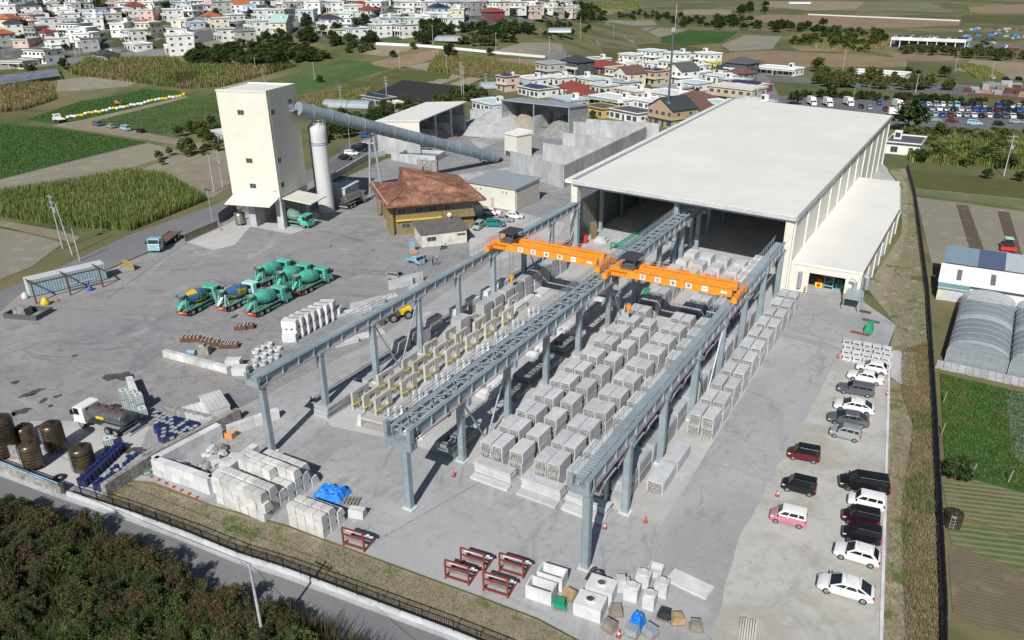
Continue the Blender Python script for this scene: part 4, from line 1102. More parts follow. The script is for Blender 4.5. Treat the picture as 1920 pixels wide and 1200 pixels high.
PALS=((1050,1140,'green_paint','green pallet of folded sheets at the yard edge'),(1068,1122,'timber','brown sacks on a pallet between the concrete boxes'),(1155,1152,'wood_grey','pallet heaped with tools and black buckets'),(1142,1180,'wood_grey','low crate of fittings at the grass edge'),(1245,1160,'tarp_black','stack of black plastic crates'),(1270,1168,'timber','stack of brown cartons beside the black crates'),(1305,1180,'wood_grey','pile of grey planks at the bottom yard edge'),(1218,1190,'galv','bundle of thin steel pipes by the planks'),(1185,1190,'galv','grey steel plate stack at the yard edge'))
for px,py,m,lb in PALS:
    t=thing('pallet_load',lb,'pallet',(*G(px,py),.08),rnd.uniform(-.3,.6))
    b=MB(); b.box(-.6,.6,-.5,.5,0,.14); b.obj('pallet',['wood_grey'],t)
    for k in range(4):
        b=MB(); h0=.14+.16*k; b.box(-.55+rnd.random()*.15,.55-rnd.random()*.15,-.45+rnd.random()*.1,.45-rnd.random()*.1,h0,h0+.14); b.obj('layer',[m],t,rz=rnd.uniform(-.08,.08))
t=thing('timber_bundle','bundle of pale timber posts beside the bottom of the staff parking','timber',(*G(1400,1190),.08),.2)
for k in range(7):
    b=MB(); b.beam((k*.2-.6,-.9,.12),(k*.2-.55,1.1,.5+.05*(k%3)),.12); b.obj('post',['conc_beige'],t)
# precast parts beyond the parking: bollard bases
b=MB(); b.box(-.55,.55,-.45,.45,0,.18); b.box(-.5,-.3,-.4,.4,.18,.55); b.box(.3,.5,-.4,.4,.18,.55); b.box(-.55,.55,-.45,.45,.55,.68); gb=b.mesh('gutter_unit',['conc_white'])
for i in range(5):
    for j in range(4):
        px,py=1588+i*18.5-j*1+(j%2)*3,646+j*9.5+i*3.6
        tag(link('gutter_unit',gb,None,(*G(px,py),.09),rnd.uniform(-.1,.1)),'white precast gutter unit in the rows beyond the staff parking','precast unit','gutter units beyond the staff parking')
for px,py,w,l,m,lb in ((1632,605,2.4,.5,'steel_dark','black steel beams lying under the green tarpaulin'),(1621,588,1.6,.6,'rust','rusty brown channel lying on the concrete apron'),(1612,628,2.6,.25,'red_frame','dark red bar lying beside the green tarpaulin')):
    t=thing('steel_beam',lb,'beam',(*G(px,py),.1),-.1)
    for k in range(2):b=MB(); b.box(-w/2,w/2,k*l*.6,k*l*.6+l*.35,0,.22); b.obj('bar',[m],t)
# ---------------------------------------------------------------- batching tower, silo, conveyor
WIN={}
def window_mesh(w,h):
    k=(round(w,2),round(h,2))
    if k not in WIN:
        b=MB(); b.box(-w/2,w/2,-.05,.02,-h/2,h/2,0); b.box(-w/2+.08,-.03,-.065,-.05,-h/2+.08,h/2-.08,1); b.box(.03,w/2-.08,-.065,-.05,-h/2+.08,h/2-.08,1)
        WIN[k]=b.mesh('window',['galv','pane'])
    return WIN[k]
def window(par,x,y,z,w=1.3,h=1.0,ang=0):return link('window',window_mesh(w,h),par,(x,y,z),ang)
t=thing('batching_tower','tall windowed cream tower of the concrete batching plant on pillars','tower',(-121.6,110.5,0),R_(15))
b=MB(); b.box(-11.3,0,0,11.2,6.9,28.0); b.obj('body',['cladding'],t)
D('silo_white',(.60,.61,.62),.5,var=.08,scale=.4,stretch=(1,1,.15))
seam=MB(); seam.box(-.03,.03,-.02,.0,7,27.9); sm_=seam.mesh('seam',['cladding'])
for k in range(1,15):link('cladding_seam',sm_,t,(.0,k*.745,0),PI/2)
b=MB(); b.box(-11.4,.1,-.1,.25,28.0,28.35); b.box(-11.4,.1,10.95,11.3,28.0,28.35); b.box(-11.4,-11.05,.25,10.95,28.0,28.35); b.box(-.25,.1,.25,10.95,28.0,28.35); b.obj('parapet',['cladding'],t)
b=MB(); b.box(-11.0,-.3,.3,10.9,28.0,28.1); b.obj('roof',['roof_white'],t)
b=MB(); b.cyl((-3.2,5,28.1),(-3.2,5,32),.04,n=4); b.obj('lightning_rod',['galv'],t)
for x,z in ((-6.3,24.0),(-6.0,14.3),(-6.0,9.0)):window(t,x,-.01,z,1.5,1.0)
for y,z in ((1.5,24.0),(1.5,14.3),(1.5,9.2),(8.4,25.0)):window(t,.01,y,z,1.5,1.1,PI/2)
b=MB(); b.box(0,1.3,7.2,10.9,23.3,23.45)
for k in range(6):b.beam((1.25,7.25+k*.72,23.4),(1.25,7.25+k*.72,24.5),.05)
for z in (24,24.5):b.beam((1.25,7.2,z),(1.25,10.9,z),.05); b.beam((0,7.2,z),(1.25,7.2,z),.05)
b.obj('balcony',['galv'],t)
for x,y in ((-.7,.7),(-7.2,.5),(-.7,10.4),(-10.6,10.4),(-7.2,10.4)):
    b=MB(); b.box(x-.75,x+.75,y-.6,y+.6,.05,6.9); b.obj('pillar',['conc_wall'],t)
b=MB(); b.box(-11,-7.6,9.6,10.2,.05,6.9); b.box(-6.4,-1.5,9.8,10.2,.05,6.9); b.obj('rear_wall',['conc'],t)
b=MB(); b.box(-7.0,-6.7,1.2,9.8,.05,6.9); b.obj('side_wall',['conc'],t)
b=MB(); b.box(-11.3,0,0.0,11.2,6.0,6.88); b.obj('lintel',['conc_wall'],t)
b=MB(); b.hexa([(-11.2,-3.4,5.6),(-.6,-3.4,5.6),(-.3,-.02,6.6),(-11.2,-.02,6.6),(-11.2,-3.4,5.75),(-.6,-3.4,5.75),(-.3,-.02,6.8),(-11.2,-.02,6.8)]); b.obj('canopy',['cladding'],t)
b=MB(); b.hexa([(.02,.6,6.4),(6.4,1.0,5.4),(6.4,7.6,5.4),(.02,7.2,6.4),(.02,.6,6.6),(6.4,1.0,5.6),(6.4,7.6,5.6),(.02,7.2,6.6)]); b.obj('canopy',['cladding'],t)
b=MB(); b.box(-1.9,-.7,-.02,-.0,7.8,8.4,0); b.obj('notice',['white_paint'],t)
link('lettering',text_mesh('火気厳',.42,'red'),t,(-1.3,-.04,8.1),(PI/2,0,0))
t=thing('cement_silo','white cement silo with blue bands beside the batching tower','silo',(-122.6,124.6,0))
b=MB(); b.lathe([(1.75,.05),(1.75,17.2),(1.75,19.2),(.95,19.9),(.95,21.4),(.7,21.6),(.02,21.7)],22,0,caps=False); b.obj('shell',['silo_white'],t,smooth=True)
for z in (15.2,15.6):
    b=MB(); b.lathe([(1.76,z),(1.78,z),(1.78,z+.14),(1.76,z+.14)],22,caps=False); b.obj('blue_band',['blue'],t)
b=MB()
for k in range(10):
    a=2*PI*k/10; b.beam((1.7*math.cos(a),1.7*math.sin(a),19.3),(1.7*math.cos(a),1.7*math.sin(a),20.6),.06)
    a2=2*PI*(k+1)/10
    for z in (20,20.6):b.beam((1.7*math.cos(a),1.7*math.sin(a),z),(1.7*math.cos(a2),1.7*math.sin(a2),z),.05)
b.obj('guardrail',['white_paint'],t)
b=MB(); b.cyl((-.5,-.2,21.4),(-.5,-.2,22.4),.08,n=6); b.cyl((-.5,-.2,22.4),(-3.5,1.5,22.6),.08,n=6); b.obj('filling_pipe',['white_paint'],t)
t=thing('cement_silo','grey silo half hidden between white silo and batching tower','silo',(-125.6,127.0,0))
b=MB(); b.lathe([(1.7,.05),(1.7,18.6),(.5,19.6),(.02,19.7)],18,0,caps=False); b.obj('shell',['steel_grey'],t,smooth=True)
b=MB()
for s in (-.25,.25):b.beam((1.9,s,.2),(1.9,s,19.6),.06)
for k in range(50):b.beam((1.9,-.25,.4+k*.38),(1.9,.25,.4+k*.38),.04)
b.obj('ladder',['galv'],t)
CA,CB=Vector((-122.6,119.6,23.6)),Vector((-114.6,184.5,1.4))
t=thing('conveyor_tube','long sloping grey conveyor tube from aggregate hopper up to the batching tower','conveyor')
d=(CB-CA).normalized()
b=MB(); b.cyl(CA,CB,1.42,n=24); b.obj('tube',['steel_grey'],t)
for k in range(14):
    p=CA.lerp(CB,.05+k*.07); b=MB(); b.cyl(p-d*.08,p+d*.08,1.5,n=24); b.obj('joint_ring',['steel_grey'],t)
b=MB(); b.cyl(CB,CB+d*3+Vector((0,0,-.2)),.8,.5,n=10); b.obj('tail',['steel_dark'],t)
pm=CA.lerp(CB,.30)
t2=thing('conveyor_trestle','A-shaped grey steel trestle carrying the conveyor tube','trestle',(pm.x,pm.y,0))
for s in (-1,1):
    b=MB(); b.cyl((s*.3,s*.2,pm.z-1.6),(s*1.3,s*.9,.05),.28,n=8); b.obj('leg',['galv'],t2)
b=MB(); b.box(-.8,.8,-.5,.5,pm.z-1.75,pm.z-1.25); b.obj('saddle',['galv'],t2)
# ---------------------------------------------------------------- aggregate sheds and yard walls
def oriented(a,c):return math.atan2(c[1]-a[1],c[0]-a[0])
a,c=(-151.8,180.6),(-138.2,181.2)
t=thing('aggregate_shed','white-roofed aggregate shed open on its long side','shed',(-138.2,181.0,0),R_(12))
W_,L_,H_=13.8,36,10.0
b=MB(); b.hexa([(-W_-.3,-.3,H_-.6),(.5,-.3,H_+.1),(.5,L_+.3,H_+.1),(-W_-.3,L_+.3,H_-.6),(-W_-.3,-.3,H_-.35),(.5,-.3,H_+.4),(.5,L_+.3,H_+.4),(-W_-.3,L_+.3,H_-.35)]); b.obj('roof',['roof_white'],t)
b=MB(); b.hexa([(-W_,0,6),(0,0,6),(0,.2,6),(-W_,.2,6),(-W_,0,H_-.6),(0,0,H_+.1),(0,.2,H_+.1),(-W_,.2,H_-.6)]); b.obj('cladding',['cladding'],t)
b=MB(); b.box(-W_,0,-.1,.4,0,6); b.obj('end_wall',['conc_wall'],t)
b=MB(); b.box(-W_,-W_+.4,.4,L_,0,6); b.box(-W_,0,L_-.4,L_,0,6); b.obj('rear_wall',['conc_wall'],t)
b=MB(); b.box(-W_,-W_+.15,.4,L_,6,H_-.6); b.box(-W_,0,L_-.2,L_,6,H_-.3); b.obj('cladding',['louvre'],t)
for y in (12,24):
    b=MB(); b.box(-W_+.4,-.6,y-.25,y+.25,0,5.5); b.obj('divider',['conc_wall'],t)
for y in (12,24,L_-.3):
    b=MB(); b.box(-.5,0,y-.3,y+.3,0,H_); b.obj('post',['conc_light'],t)
def pile(name,cx,cy,rx,ry,h,mat,label,seed,rz=0,z0=.05):
    r2=random.Random(seed); b=MB(); n=26; rings=[]
    for k,f in enumerate((1,.86,.7,.52,.34,.16,.03)):
        rings.append([(math.cos(2*PI*i/n)*rx*f*(1+.08*r2.uniform(-1,1)),math.sin(2*PI*i/n)*ry*f*(1+.08*r2.uniform(-1,1)),h*(1-f)**.9*(1+.06*r2.uniform(-1,1)))for i in range(n)])
    b.loft(rings,caps=False); b.add([rings[-1][i]for i in range(n)],[tuple(range(n))])
    return tag(b.obj(name,[mat],None,(cx,cy,z0),rz,smooth=True),label,'aggregate pile')
D('agg_white',(.40,.41,.42),.95,var=.12,scale=.4,scale2=3,bump=.3)
D('agg_grey',(.25,.25,.24),.95,var=.2,scale=.5,scale2=3,bump=.3)
D('agg_tan',(.33,.29,.24),.95,var=.12,scale=.4,scale2=3,bump=.3)
pile('aggregate_pile',-141,230,16,17,6.5,'agg_white','pale crushed stone heap between the two aggregate sheds',1)
pile('aggregate_pile',-131,231.5,8.5,10,6.4,'agg_tan','tan sand filling the bay of the grey shed nearer the white heap',2)
pile('aggregate_pile',-117,231.5,8.5,10,6.0,'agg_grey','grey sand heap in the bay of the grey shed nearer the red drum',3)
pile('aggregate_pile',-146,200,5,14,4.2,'agg_tan','sand heap inside the white-roofed aggregate shed',4,R_(12))
t=thing('aggregate_shed','grey-roofed aggregate shed with two open bays','shed',(-137.5,225.8,0),R_(-7))
b=MB(); b.hexa([(-.4,-.6,10.0),(27.4,-.6,10.0),(27.4,11,9.2),(-.4,11,9.2),(-.4,-.6,10.35),(27.4,-.6,10.35),(27.4,11,9.55),(-.4,11,9.55)]); b.obj('roof',['metal_roof_grey'],t)
for x in (0,26.6):
    b=MB(); b.box(x,x+.5,.2,10.6,0,6); b.obj('side_wall',['conc_wall'],t)
    b=MB(); b.hexa([(x+.1,.2,6),(x+.4,.2,6),(x+.4,10.6,6),(x+.1,10.6,6),(x+.1,.2,10),(x+.4,.2,10),(x+.4,10.6,9.2),(x+.1,10.6,9.2)]); b.obj('cladding',['metal_roof_grey'],t)
b=MB(); b.box(.5,26.6,10.2,10.6,0,6); b.obj('rear_wall',['conc_wall'],t)
b=MB(); b.box(.5,26.6,10.3,10.5,6,9.2); b.obj('cladding',['louvre'],t)
b=MB(); b.box(12.9,13.6,-.1,10.2,0,6); b.obj('divider',['conc_wall'],t)
for x in (.1,13.1,26.8):
    b=MB(); b.box(x,x+.35,-.35,0,0,10); b.obj('post',['steel_grey'],t)
def wall(label,pts,h,th=.4,mat='conc_wall',name='concrete_wall',z0=0,panel=3.0):
    t=thing(name,label,'wall')
    for a,c in zip(pts,pts[1:]):
        a_,c_=Vector((a[0],a[1],0)),Vector((c[0],c[1],0)); n=max(1,round((c_-a_).length/panel))
        for i in range(n):
            p,q=a_.lerp(c_,i/n),a_.lerp(c_,(i+1)/n); g=(q-p).normalized()*.012
            b=MB(); b.beam(p+g+Vector((0,0,z0+h/2)),q-g+Vector((0,0,z0+h/2)),th+(.012 if i%2 else 0),h); b.obj('panel',[mat],t)
    return t
wall('tall board-marked concrete wall enclosing the storage bins beside the hall',[(-105.2,177.0),(-85.2,168.4),(-86.5,226),(-110,224)],5.6,.5)
wall('inner concrete dividing wall of the storage bins, nearer the kiosk',[(-104,193),(-86.8,191)],5.0,.5)
wall('inner concrete dividing wall of the storage bins, nearer the village',[(-106,209),(-87,208)],5.0,.5)
wall('tall pale retaining wall between the bins and the village houses',[G(1098,262),G(1234,272)],6.5,.5)
wall('long pale retaining wall behind the crushed stone heap',[(-150.5,226),(-140,236.5),(-136,238)],6.0,.5)
wall('low concrete wall of the water basin by the conveyor',[G(612,345),G(690,298),G(722,292)],1.6,.4)
wall('low wall of the settling pit behind the silver tanker',[G(735,300),G(800,312)],2.2,.4)
t=thing('kiosk_building','small tall cream kiosk building in the aggregate yard','building',(-112,191.8,0),R_(-20))
b=MB(); b.box(-5.6,0,0,5.6,0,6.3); b.obj('wall',['cladding'],t)
b=MB(); b.hexa([(-5.9,-.3,6.3),(.3,-.3,6.3),(.3,5.9,6.3),(-5.9,5.9,6.3),(-5.9,-.3,6.4),(.3,-.3,6.4),(.3,5.9,7.2),(-5.9,5.9,7.2)]); b.obj('roof',['roof_white'],t)
b=MB(); b.box(-5.2,-2.6,-.05,0,.1,1.5); b.obj('opening',['steel_dark'],t)
b=MB(); b.box(-1.8,-.9,-.06,0,.1,2.2); b.obj('door',['white_paint'],t)
t=thing('warning_sign','yellow upright warning board at the foot of the conveyor','sign',(*G(901,308),0),R_(-25))
b=MB(); b.cyl((0,.06,0),(0,.06,3.4),.06,n=6); b.obj('post',['galv'],t)
b=MB(); b.box(-.6,.6,-.03,.03,.9,3.3,0); b.box(-.6,.6,-.04,-.03,3.0,3.3,1); b.obj('board',['yellow','red'],t)
link('lettering',text_mesh('注意',.5,'red'),t,(0,-.05,2.3),(PI/2,0,0)); link('lettering',text_mesh('徐行',.5,'red'),t,(0,-.05,1.5),(PI/2,0,0))
# ---------------------------------------------------------------- office and huts
t=thing('office','two-storey tan office under a broad red-brown tiled roof with pointed peak','building')
E6=6.3
def g3(px,py,z):return Vector((*G(px,py,z),z))
Wc,Sc,Ec,Nc=g3(691,346,E6),g3(724,392,E6),g3(911,376,E6),g3(857,331,E6+.6)
Pk,V1,Q1,Bk=g3(749,316,10.4),g3(762,352,8.2),g3(745,342,7.6),g3(800,322,7.4)
b=MB()
def thick(b,pts,th,mi=0):
    up=[p+Vector((0,0,th))for p in pts]; n=len(pts)
    nn=(pts[1]-pts[0]).cross(pts[2]-pts[0])
    if nn.z<0:pts=pts[::-1]; up=up[::-1]
    b.loft([pts,up],mi)
thick(b,[Sc,Ec,Nc,Pk,V1],.25); rf=b.obj('roof',['tile_red'],t)
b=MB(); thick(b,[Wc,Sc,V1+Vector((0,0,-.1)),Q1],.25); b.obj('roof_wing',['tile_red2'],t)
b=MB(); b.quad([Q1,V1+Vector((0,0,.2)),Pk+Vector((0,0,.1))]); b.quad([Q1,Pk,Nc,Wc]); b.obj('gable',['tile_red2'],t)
for a,c in ((Wc,Sc),(Sc,Ec),(Ec,Nc),(V1,Sc),(Pk,V1),(Pk,Nc)):
    b=MB(); b.beam(a+Vector((0,0,.3)),c+Vector((0,0,.3)),.35,.22); b.obj('ridge_tile',['tile_red2'],rf)
cen=(Sc+Nc)/2
def ins(p,f,z):return Vector((lerp(p.x,cen.x,f),lerp(p.y,cen.y,f),z))
b=MB(); b.beam(ins(Wc,.07,E6+.55),ins(Sc,.06,E6+.45),.12); b.beam(ins(Ec,.07,E6+.5),ins(Nc,.1,E6+.7),.12); b.obj('snow_rail',['conc_light'],rf)
# tile courses on the sunny slope
for k in range(1,26):
    f=k/26
    a,c=(Sc.lerp(V1,f),Ec.lerp(Nc,f))if True else (0,0)
    if k<22:
        b=MB(); b.beam(a+Vector((0,0,.27)),c.lerp(a,.02)+Vector((0,0,.27)),.16,.06); b.obj('tile_course',['tile_red'],rf)
P0=[ins(Sc,.22,0),ins(Ec,.2,0),ins(Nc,.25,0),ins(Wc,.2,0)]
b=MB(); b.prism([(p.x,p.y)for p in P0],.05,6.2); b.obj('wall',['brick_tan'],t)
fd=(P0[1]-P0[0]); fl=fd.length; fu=fd.normalized(); fn=Vector((fu.y,-fu.x,0)); fa=math.atan2(fu.y,fu.x)
for s,w,h in ((.08,1.9,1.2),(.3,1.9,1.2),(.47,1.9,1.2),(.66,1.2,1.3),(.76,1.2,1.3),(.86,1.2,1.3),(.95,1.2,1.3)):
    p=P0[0]+fu*(fl*s)+fn*.03; window(t,p.x,p.y,4.9,w,h,fa)
for s in (.12,.3,.5):
    p=P0[0]+fu*(fl*s)+fn*.03; window(t,p.x,p.y,1.9,1.8,1.1,fa)
b=MB(); p,q=P0[0]+fu*(fl*.58)+fn*.5,P0[1]+fn*.5; b.beam(p+Vector((0,0,3.5)),q+Vector((0,0,3.5)),1.1,1.0); b.obj('balcony',['brick_tan'],t)
b=MB(); b.beam(P0[0]+fn*.3+Vector((0,0,3.1)),P0[0]+fu*fl*.58+fn*.3+Vector((0,0,3.1)),.6,.2); b.obj('ledge',['yellow'],t)
lu=(P0[3]-P0[0]).normalized()
for s in (0,.12,.24,.9):
    p=P0[0].lerp(P0[3],s)-fu*.9; b=MB(); b.box(-.3,.3,-.3,.3,.05,6.1); b.obj('pillar',['brick_tan'],t,(p.x,p.y,0),fa)
t=thing('site_hut','low white site hut with corrugated grey roof in front of the office','building',(-88.7,114.9,0),R_(50))
b=MB(); b.box(0,9.1,0,6.6,.05,2.9); b.obj('wall',['hut_wall'],t)
b=MB()
b.hexa([(-.5,-.5,2.9),(9.6,-.5,2.9),(9.6,7.1,3.35),(-.5,7.1,3.35),(-.5,-.5,3.0),(9.6,-.5,3.0),(9.6,7.1,3.45),(-.5,7.1,3.45)])
rf=b.obj('roof',['metal_roof_dark'],t)
rb=MB(); rb.beam((0,-.5,3.03),(0,7.1,3.48),.09,.07); rm_=rb.mesh('roof_rib',['metal_roof_dark'])
for k in range(30):link('roof_rib',rm_,rf,(-.4+k*.335,0,0))
for x,w in ((1.9,1.9),(8.0,1.7)):window(t,x,-.01,1.6 if x<5 else 1.9,w,.9 if x<5 else .5)
b=MB(); b.box(9.08,9.14,2,3,.05,2.1); b.obj('door',['white_paint'],t)
b=MB(); b.cyl((7.3,6.2,3.4),(7.3,6.2,4.0),.06,n=5); b.cyl((7.3,6.1,4.2),(7.2,5.8,4.3),.45,.1,n=12); b.obj('dish_antenna',['white_paint'],t)
t=thing('vending_cabin','light blue cabinet standing at the hut corner','cabinet',(*G(773,472),.05),R_(50)); b=MB(); b.box(-.5,.5,-.4,.4,0,2.1); b.obj('case',['kei_blue'],t); b=MB(); b.box(-.4,.4,-.43,-.4,.3,1.9); b.obj('front_panel',['truck_blue'],t)
t=thing('barrier_board','orange barrier board below the blue cabinet','barrier',(*G(774,474),.05),R_(50)); b=MB(); b.box(-.6,.6,-1.2,-1.1,.1,.9); b.obj('board',['orange_dull'],t); b=MB(); b.box(-.5,-.4,-1.4,-.9,0,.1); b.box(.4,.5,-1.4,-.9,0,.1); b.obj('foot',['steel_dark'],t)
t=thing('storage_building','cream flat-fronted store with blue-grey roof beside the office cars','building',(-85.4,145.3,0),R_(-3))
b=MB(); b.box(-13.0,0,0,10.4,.05,5.0); b.obj('wall',['cladding'],t)
b=MB(); b.hexa([(-13.4,-.4,5.0),(.4,-.4,5.0),(.4,10.9,5.3),(-13.4,10.9,5.3),(-13.4,-.4,5.2),(.4,-.4,5.2),(.4,10.9,5.5),(-13.4,10.9,5.5)]); b.obj('roof',['metal_roof_grey'],t)
b=MB(); b.box(0.0,.08,.6,9.9,.1,4.4); b.obj('roller_shutter',['conc_beige'],t)
b=MB(); b.box(-6.6,-5.7,-.05,0,.1,2.3); b.obj('door',['conc_beige'],t)
for x in (-10.6,-9.4,-3.3,-2.3):
    b=MB(); b.cyl((x,0,4.0),(x,-.15,4.0),.22,n=10); b.obj('vent',['galv'],t)
t=thing('goal_frame','square weathered concrete portal standing behind the office roof','concrete frame',(*G(803,350),0),R_(20))
for x in (-2.5,1.3):
    b=MB(); b.box(x,x+1.4,-.6,.6,0,6.6); b.obj('leg',['conc_old'],t)
b=MB(); b.box(-1.1,1.3,-.5,.5,5.2,6.5); b.obj('lintel',['conc_old'],t)
t=thing('pump_house','small blue-roofed pump house behind the silver tanker','building',(*G(650,388),0),R_(15))
b=MB(); b.box(-3,0,0,7,0,4.2); b.obj('wall',['conc_light'],t)
b=MB(); b.box(-7,-3,1.5,7.2,0,3.4); b.obj('wing',['conc_light'],t)
b=MB(); b.box(-7.3,-3,1.2,7.5,3.4,3.6); b.obj('roof',['metal_roof_grey'],t)
b=MB(); b.box(-3.2,.2,-.2,7.2,4.2,4.4); b.obj('roof',['conc_light'],t)
# settling basin railings and pipes by the conveyor
t=thing('settling_basin','concrete settling basin with pipe railings beside the white-roofed shed','basin',(*G(745,300),0),R_(12))
b=MB(); b.box(0,12,0,.3,0,1.8); b.box(0,12,7,7.3,0,1.8); b.box(0,.3,.3,7,0,1.8); b.box(11.7,12,.3,7,0,1.8); b.obj('basin_wall',['conc_light'],t)
b=MB()
for x in range(0,13,2):
    for y in (.1,7.1):b.beam((x,y,1.8),(x,y,3.0),.08)
for y in (.1,7.1):b.beam((0,y,3.0),(12,y,3.0),.08)
b.beam((0,3,3.1),(12,3.6,3.3),.15); b.obj('railing',['galv'],t)
b=MB(); b.box(.3,11.7,.3,7,.2,.9); b.obj('water',['glass_blue'],t)
# shipping container with rusty pergola
t=thing('shipping_container','weathered pale blue shipping container beside the road','container',(-133.6,62.9,.05),R_(73))
b=MB(); b.box(0,12.2,-2.5,0,.15,2.9); b.obj('shell',['truck_blue'],t)
rib=MB(); rib.box(-.09,.09,-.05,0,.3,2.7); rbm=rib.mesh('corrugation',['galv'])
for k in range(28):link('corrugation',rbm,t,(.4+k*.43,-2.5,0))
b=MB(); b.box(-.05,12.25,-2.55,.05,2.9,2.98); b.obj('roof',['conc_light'],t)
b=MB(); b.box(-.06,0,-2.3,-.2,.2,2.8); b.obj('door',['hut_wall'],t)
t=thing('pergola_frame','rusty steel pergola frame in front of the shipping container','frame',(-133.6,62.9,.05),R_(73))
for x in (0,5.2,10.4):
    b=MB(); b.beam((x,-6.0,0),(x,-6.0,3.2),.22); b.obj('post',['rust'],t)
    b=MB(); b.beam((x,-6.2,3.25),(x,-2.3,3.25),.2); b.obj('rafter',['rust'],t)
b=MB(); b.beam((0,-6,3.45),(10.4,-6,3.45),.2); b.obj('purlin',['rust'],t)
for px,py,m,lb,s in ((86,572,'tarp_yellow','yellow plastic sack heap in front of the container pergola',1.0),(48,560,'conc_white','white bag and tools by the container end',.8),(170,545,'blue','blue bin standing at the container corner',.7)):
    if m not in DEFS:D(m,(.70,.50,.02),.5,var=.15)
    b=MB(); b.lathe([(.6*s,0),(.72*s,.3*s),(.55*s,.8*s),(.3*s,1.2*s),(.1*s,1.3*s)],9,caps=True); tag(b.obj('sack' if 'bin' not in lb else 'bin',[m],None,(*G(px,py),.06)),lb,'sack' if 'bin' not in lb else 'bin')
t=thing('work_bench','cluttered pipe rack under the rusty pergola','rack',(-129.0,67.5,.05),R_(73))
for x in (0,3):
    b=MB(); b.beam((x,-.8,0),(x,-.8,1.2),.12); b.obj('leg',['rust'],t)
for k in range(4):b=MB(); b.cyl((-1,-.8-k*.2,1.25),(4,-.8-k*.2,1.25),.07,n=6); b.obj('pipe',['galv'],t)
t=thing('wash_pit','low dark concrete wash-out pit with debris at the yard side','pit',(*G(38,600),.05),R_(20))
b=MB(); b.box(-3,3,0,.25,0,.8); b.box(-3,-2.75,.25,3.4,0,.8); b.box(2.75,3,.25,3.4,0,.8); b.box(-3,3,3.4,3.65,0,.8); b.obj('kerb',['steel_dark'],t)
b=MB(); b.box(-2,.2,1,2.6,.1,1.4); b.obj('machine',['conc_old'],t)
# gates along the road
def panel_gate(label,p,q,h,mat):
    t=thing('sliding_gate',label,'gate'); a,c=Vector((*p,.08)),Vector((*q,.08))
    n=max(2,int((c-a).length/1.6))
    for i in range(n):
        b=MB(); u,v=a.lerp(c,i/n),a.lerp(c,(i+1)/n-.01); b.beam(u+Vector((0,0,h/2)),v+Vector((0,0,h/2)),.06,h*.92); b.obj('panel',[mat],t)
    b=MB(); b.beam(a+Vector((0,0,h)),c+Vector((0,0,h)),.12); b.beam(a+Vector((0,0,.1)),c+Vector((0,0,.1)),.12); b.obj('frame',['galv'],t)
D('ochre_panel',(.34,.24,.07),.7)
D('gate_brown',(.20,.17,.12),.7)
panel_gate('brown panelled sliding gate at the yard entrance near the tower',G(348,455),G(410,428),1.7,'gate_brown')
panel_gate('short yellow gate leaf at the yard entrance near the container',G(232,502),G(253,508),1.5,'ochre_panel')
panel_gate('dark mesh fence around the steel tanks beside the tower',G(412,420),G(445,395),2.4,'steel_dark')
# hall contents near the opening
for i,(u,v,m,lb)in enumerate(((.1,.045,'conc_light','grey block just inside the hall mouth by the green rack'),(.58,.02,'conc_beige','beige stepped slab stack inside the hall by the centre column'),(.50,-.02,'conc_white','white lump of plaster forms before the hall centre column'))):
    q=HP(u,v); b=MB(); b.box(-1.3,1.3,-.9,.9,0,.5); b.box(-.9,.9,-.7,.7,.5,1.0); tag(b.obj('form_block',[m],None,(q[0],q[1],.12)),lb,'block')
for i in range(4):
    for j in range(3):
        q=HP(.55+i*.075,-.03+j*.042)
        b=MB(); b.box(-1,1,-1.5,1.5,0,1.3); b.box(-.9,.9,-1.4,1.4,1.3,1.4); tag(b.obj('finished_block',['conc_light'],None,(q[0],q[1],.12)),'pale finished block at the hall mouth, %s row inward, %s from the centre column'%(ORD[j],('first','second','third','fourth')[i]),'precast block','finished blocks at the hall mouth')
for i in range(4):
    for j in range(2):
        q=HP(.83+j*.045,.0+i*.03); b=MB(); b.xprof([(-1.1,0),(1.1,0),(1.1,1.4),(.9,1.55),(-.9,1.55),(-1.1,1.4)],-.85,.85); tag(b.obj('finished_block',['conc_white'],None,(q[0],q[1],.12)),'white rounded-top block in the row inside the hall near the annex','precast block','rounded-top blocks inside the hall')
t=thing('ladder_rack','long green steel ladder rack lying inside the hall mouth','rack',HP(.22,.03,.15),R_(-2))
for x in (-.9,.9):
    b=MB(); b.beam((x,-1,.6),(x,16,.6),.2); b.obj('rail',['green_paint'],t)
for k in range(9):
    b=MB(); b.beam((-.9,-.5+k*2,.6),(.9,-.5+k*2,.6),.16); b.obj('rung',['green_paint'],t)
for s in (-1.4,1.4):
    b=MB(); b.beam((s,-1.4,0),(s,-1.4,1.3),.25); b.obj('leg',['green_paint'],t)
b=MB(); b.beam((-1.4,-1.4,1.3),(1.4,-1.4,1.3),.3); b.obj('crossbar',['green_paint'],t)
for u,lb in ((.075,'tall brown plywood sheet leaning on the hall side wall'),(.105,'narrow brown plywood offcut beside the tall sheet')):
    q=HP(.055,.05 if 'tall' in lb else .08); b=MB(); w=1.5 if 'tall' in lb else .5; b.hexa([(-w/2,0,0),(w/2,0,0),(w/2,.08,0),(-w/2,.08,0),(-w/2,.7,3.4),(w/2,.7,3.4),(w/2,.78,3.4),(-w/2,.78,3.4)]); tag(b.obj('plywood_sheet',['timber'],None,(q[0],q[1],.12),R_(60)),lb,'plywood')
q=HP(.045,.02); b=MB(); b.box(-.3,.3,-.3,.3,0,1.6); b.cyl((0,0,1.6),(0,0,1.8),.2,n=8); tag(b.obj('fire_cabinet',['red'],None,(q[0],q[1],.12)),'red fire extinguisher cabinet at the hall corner column','cabinet')
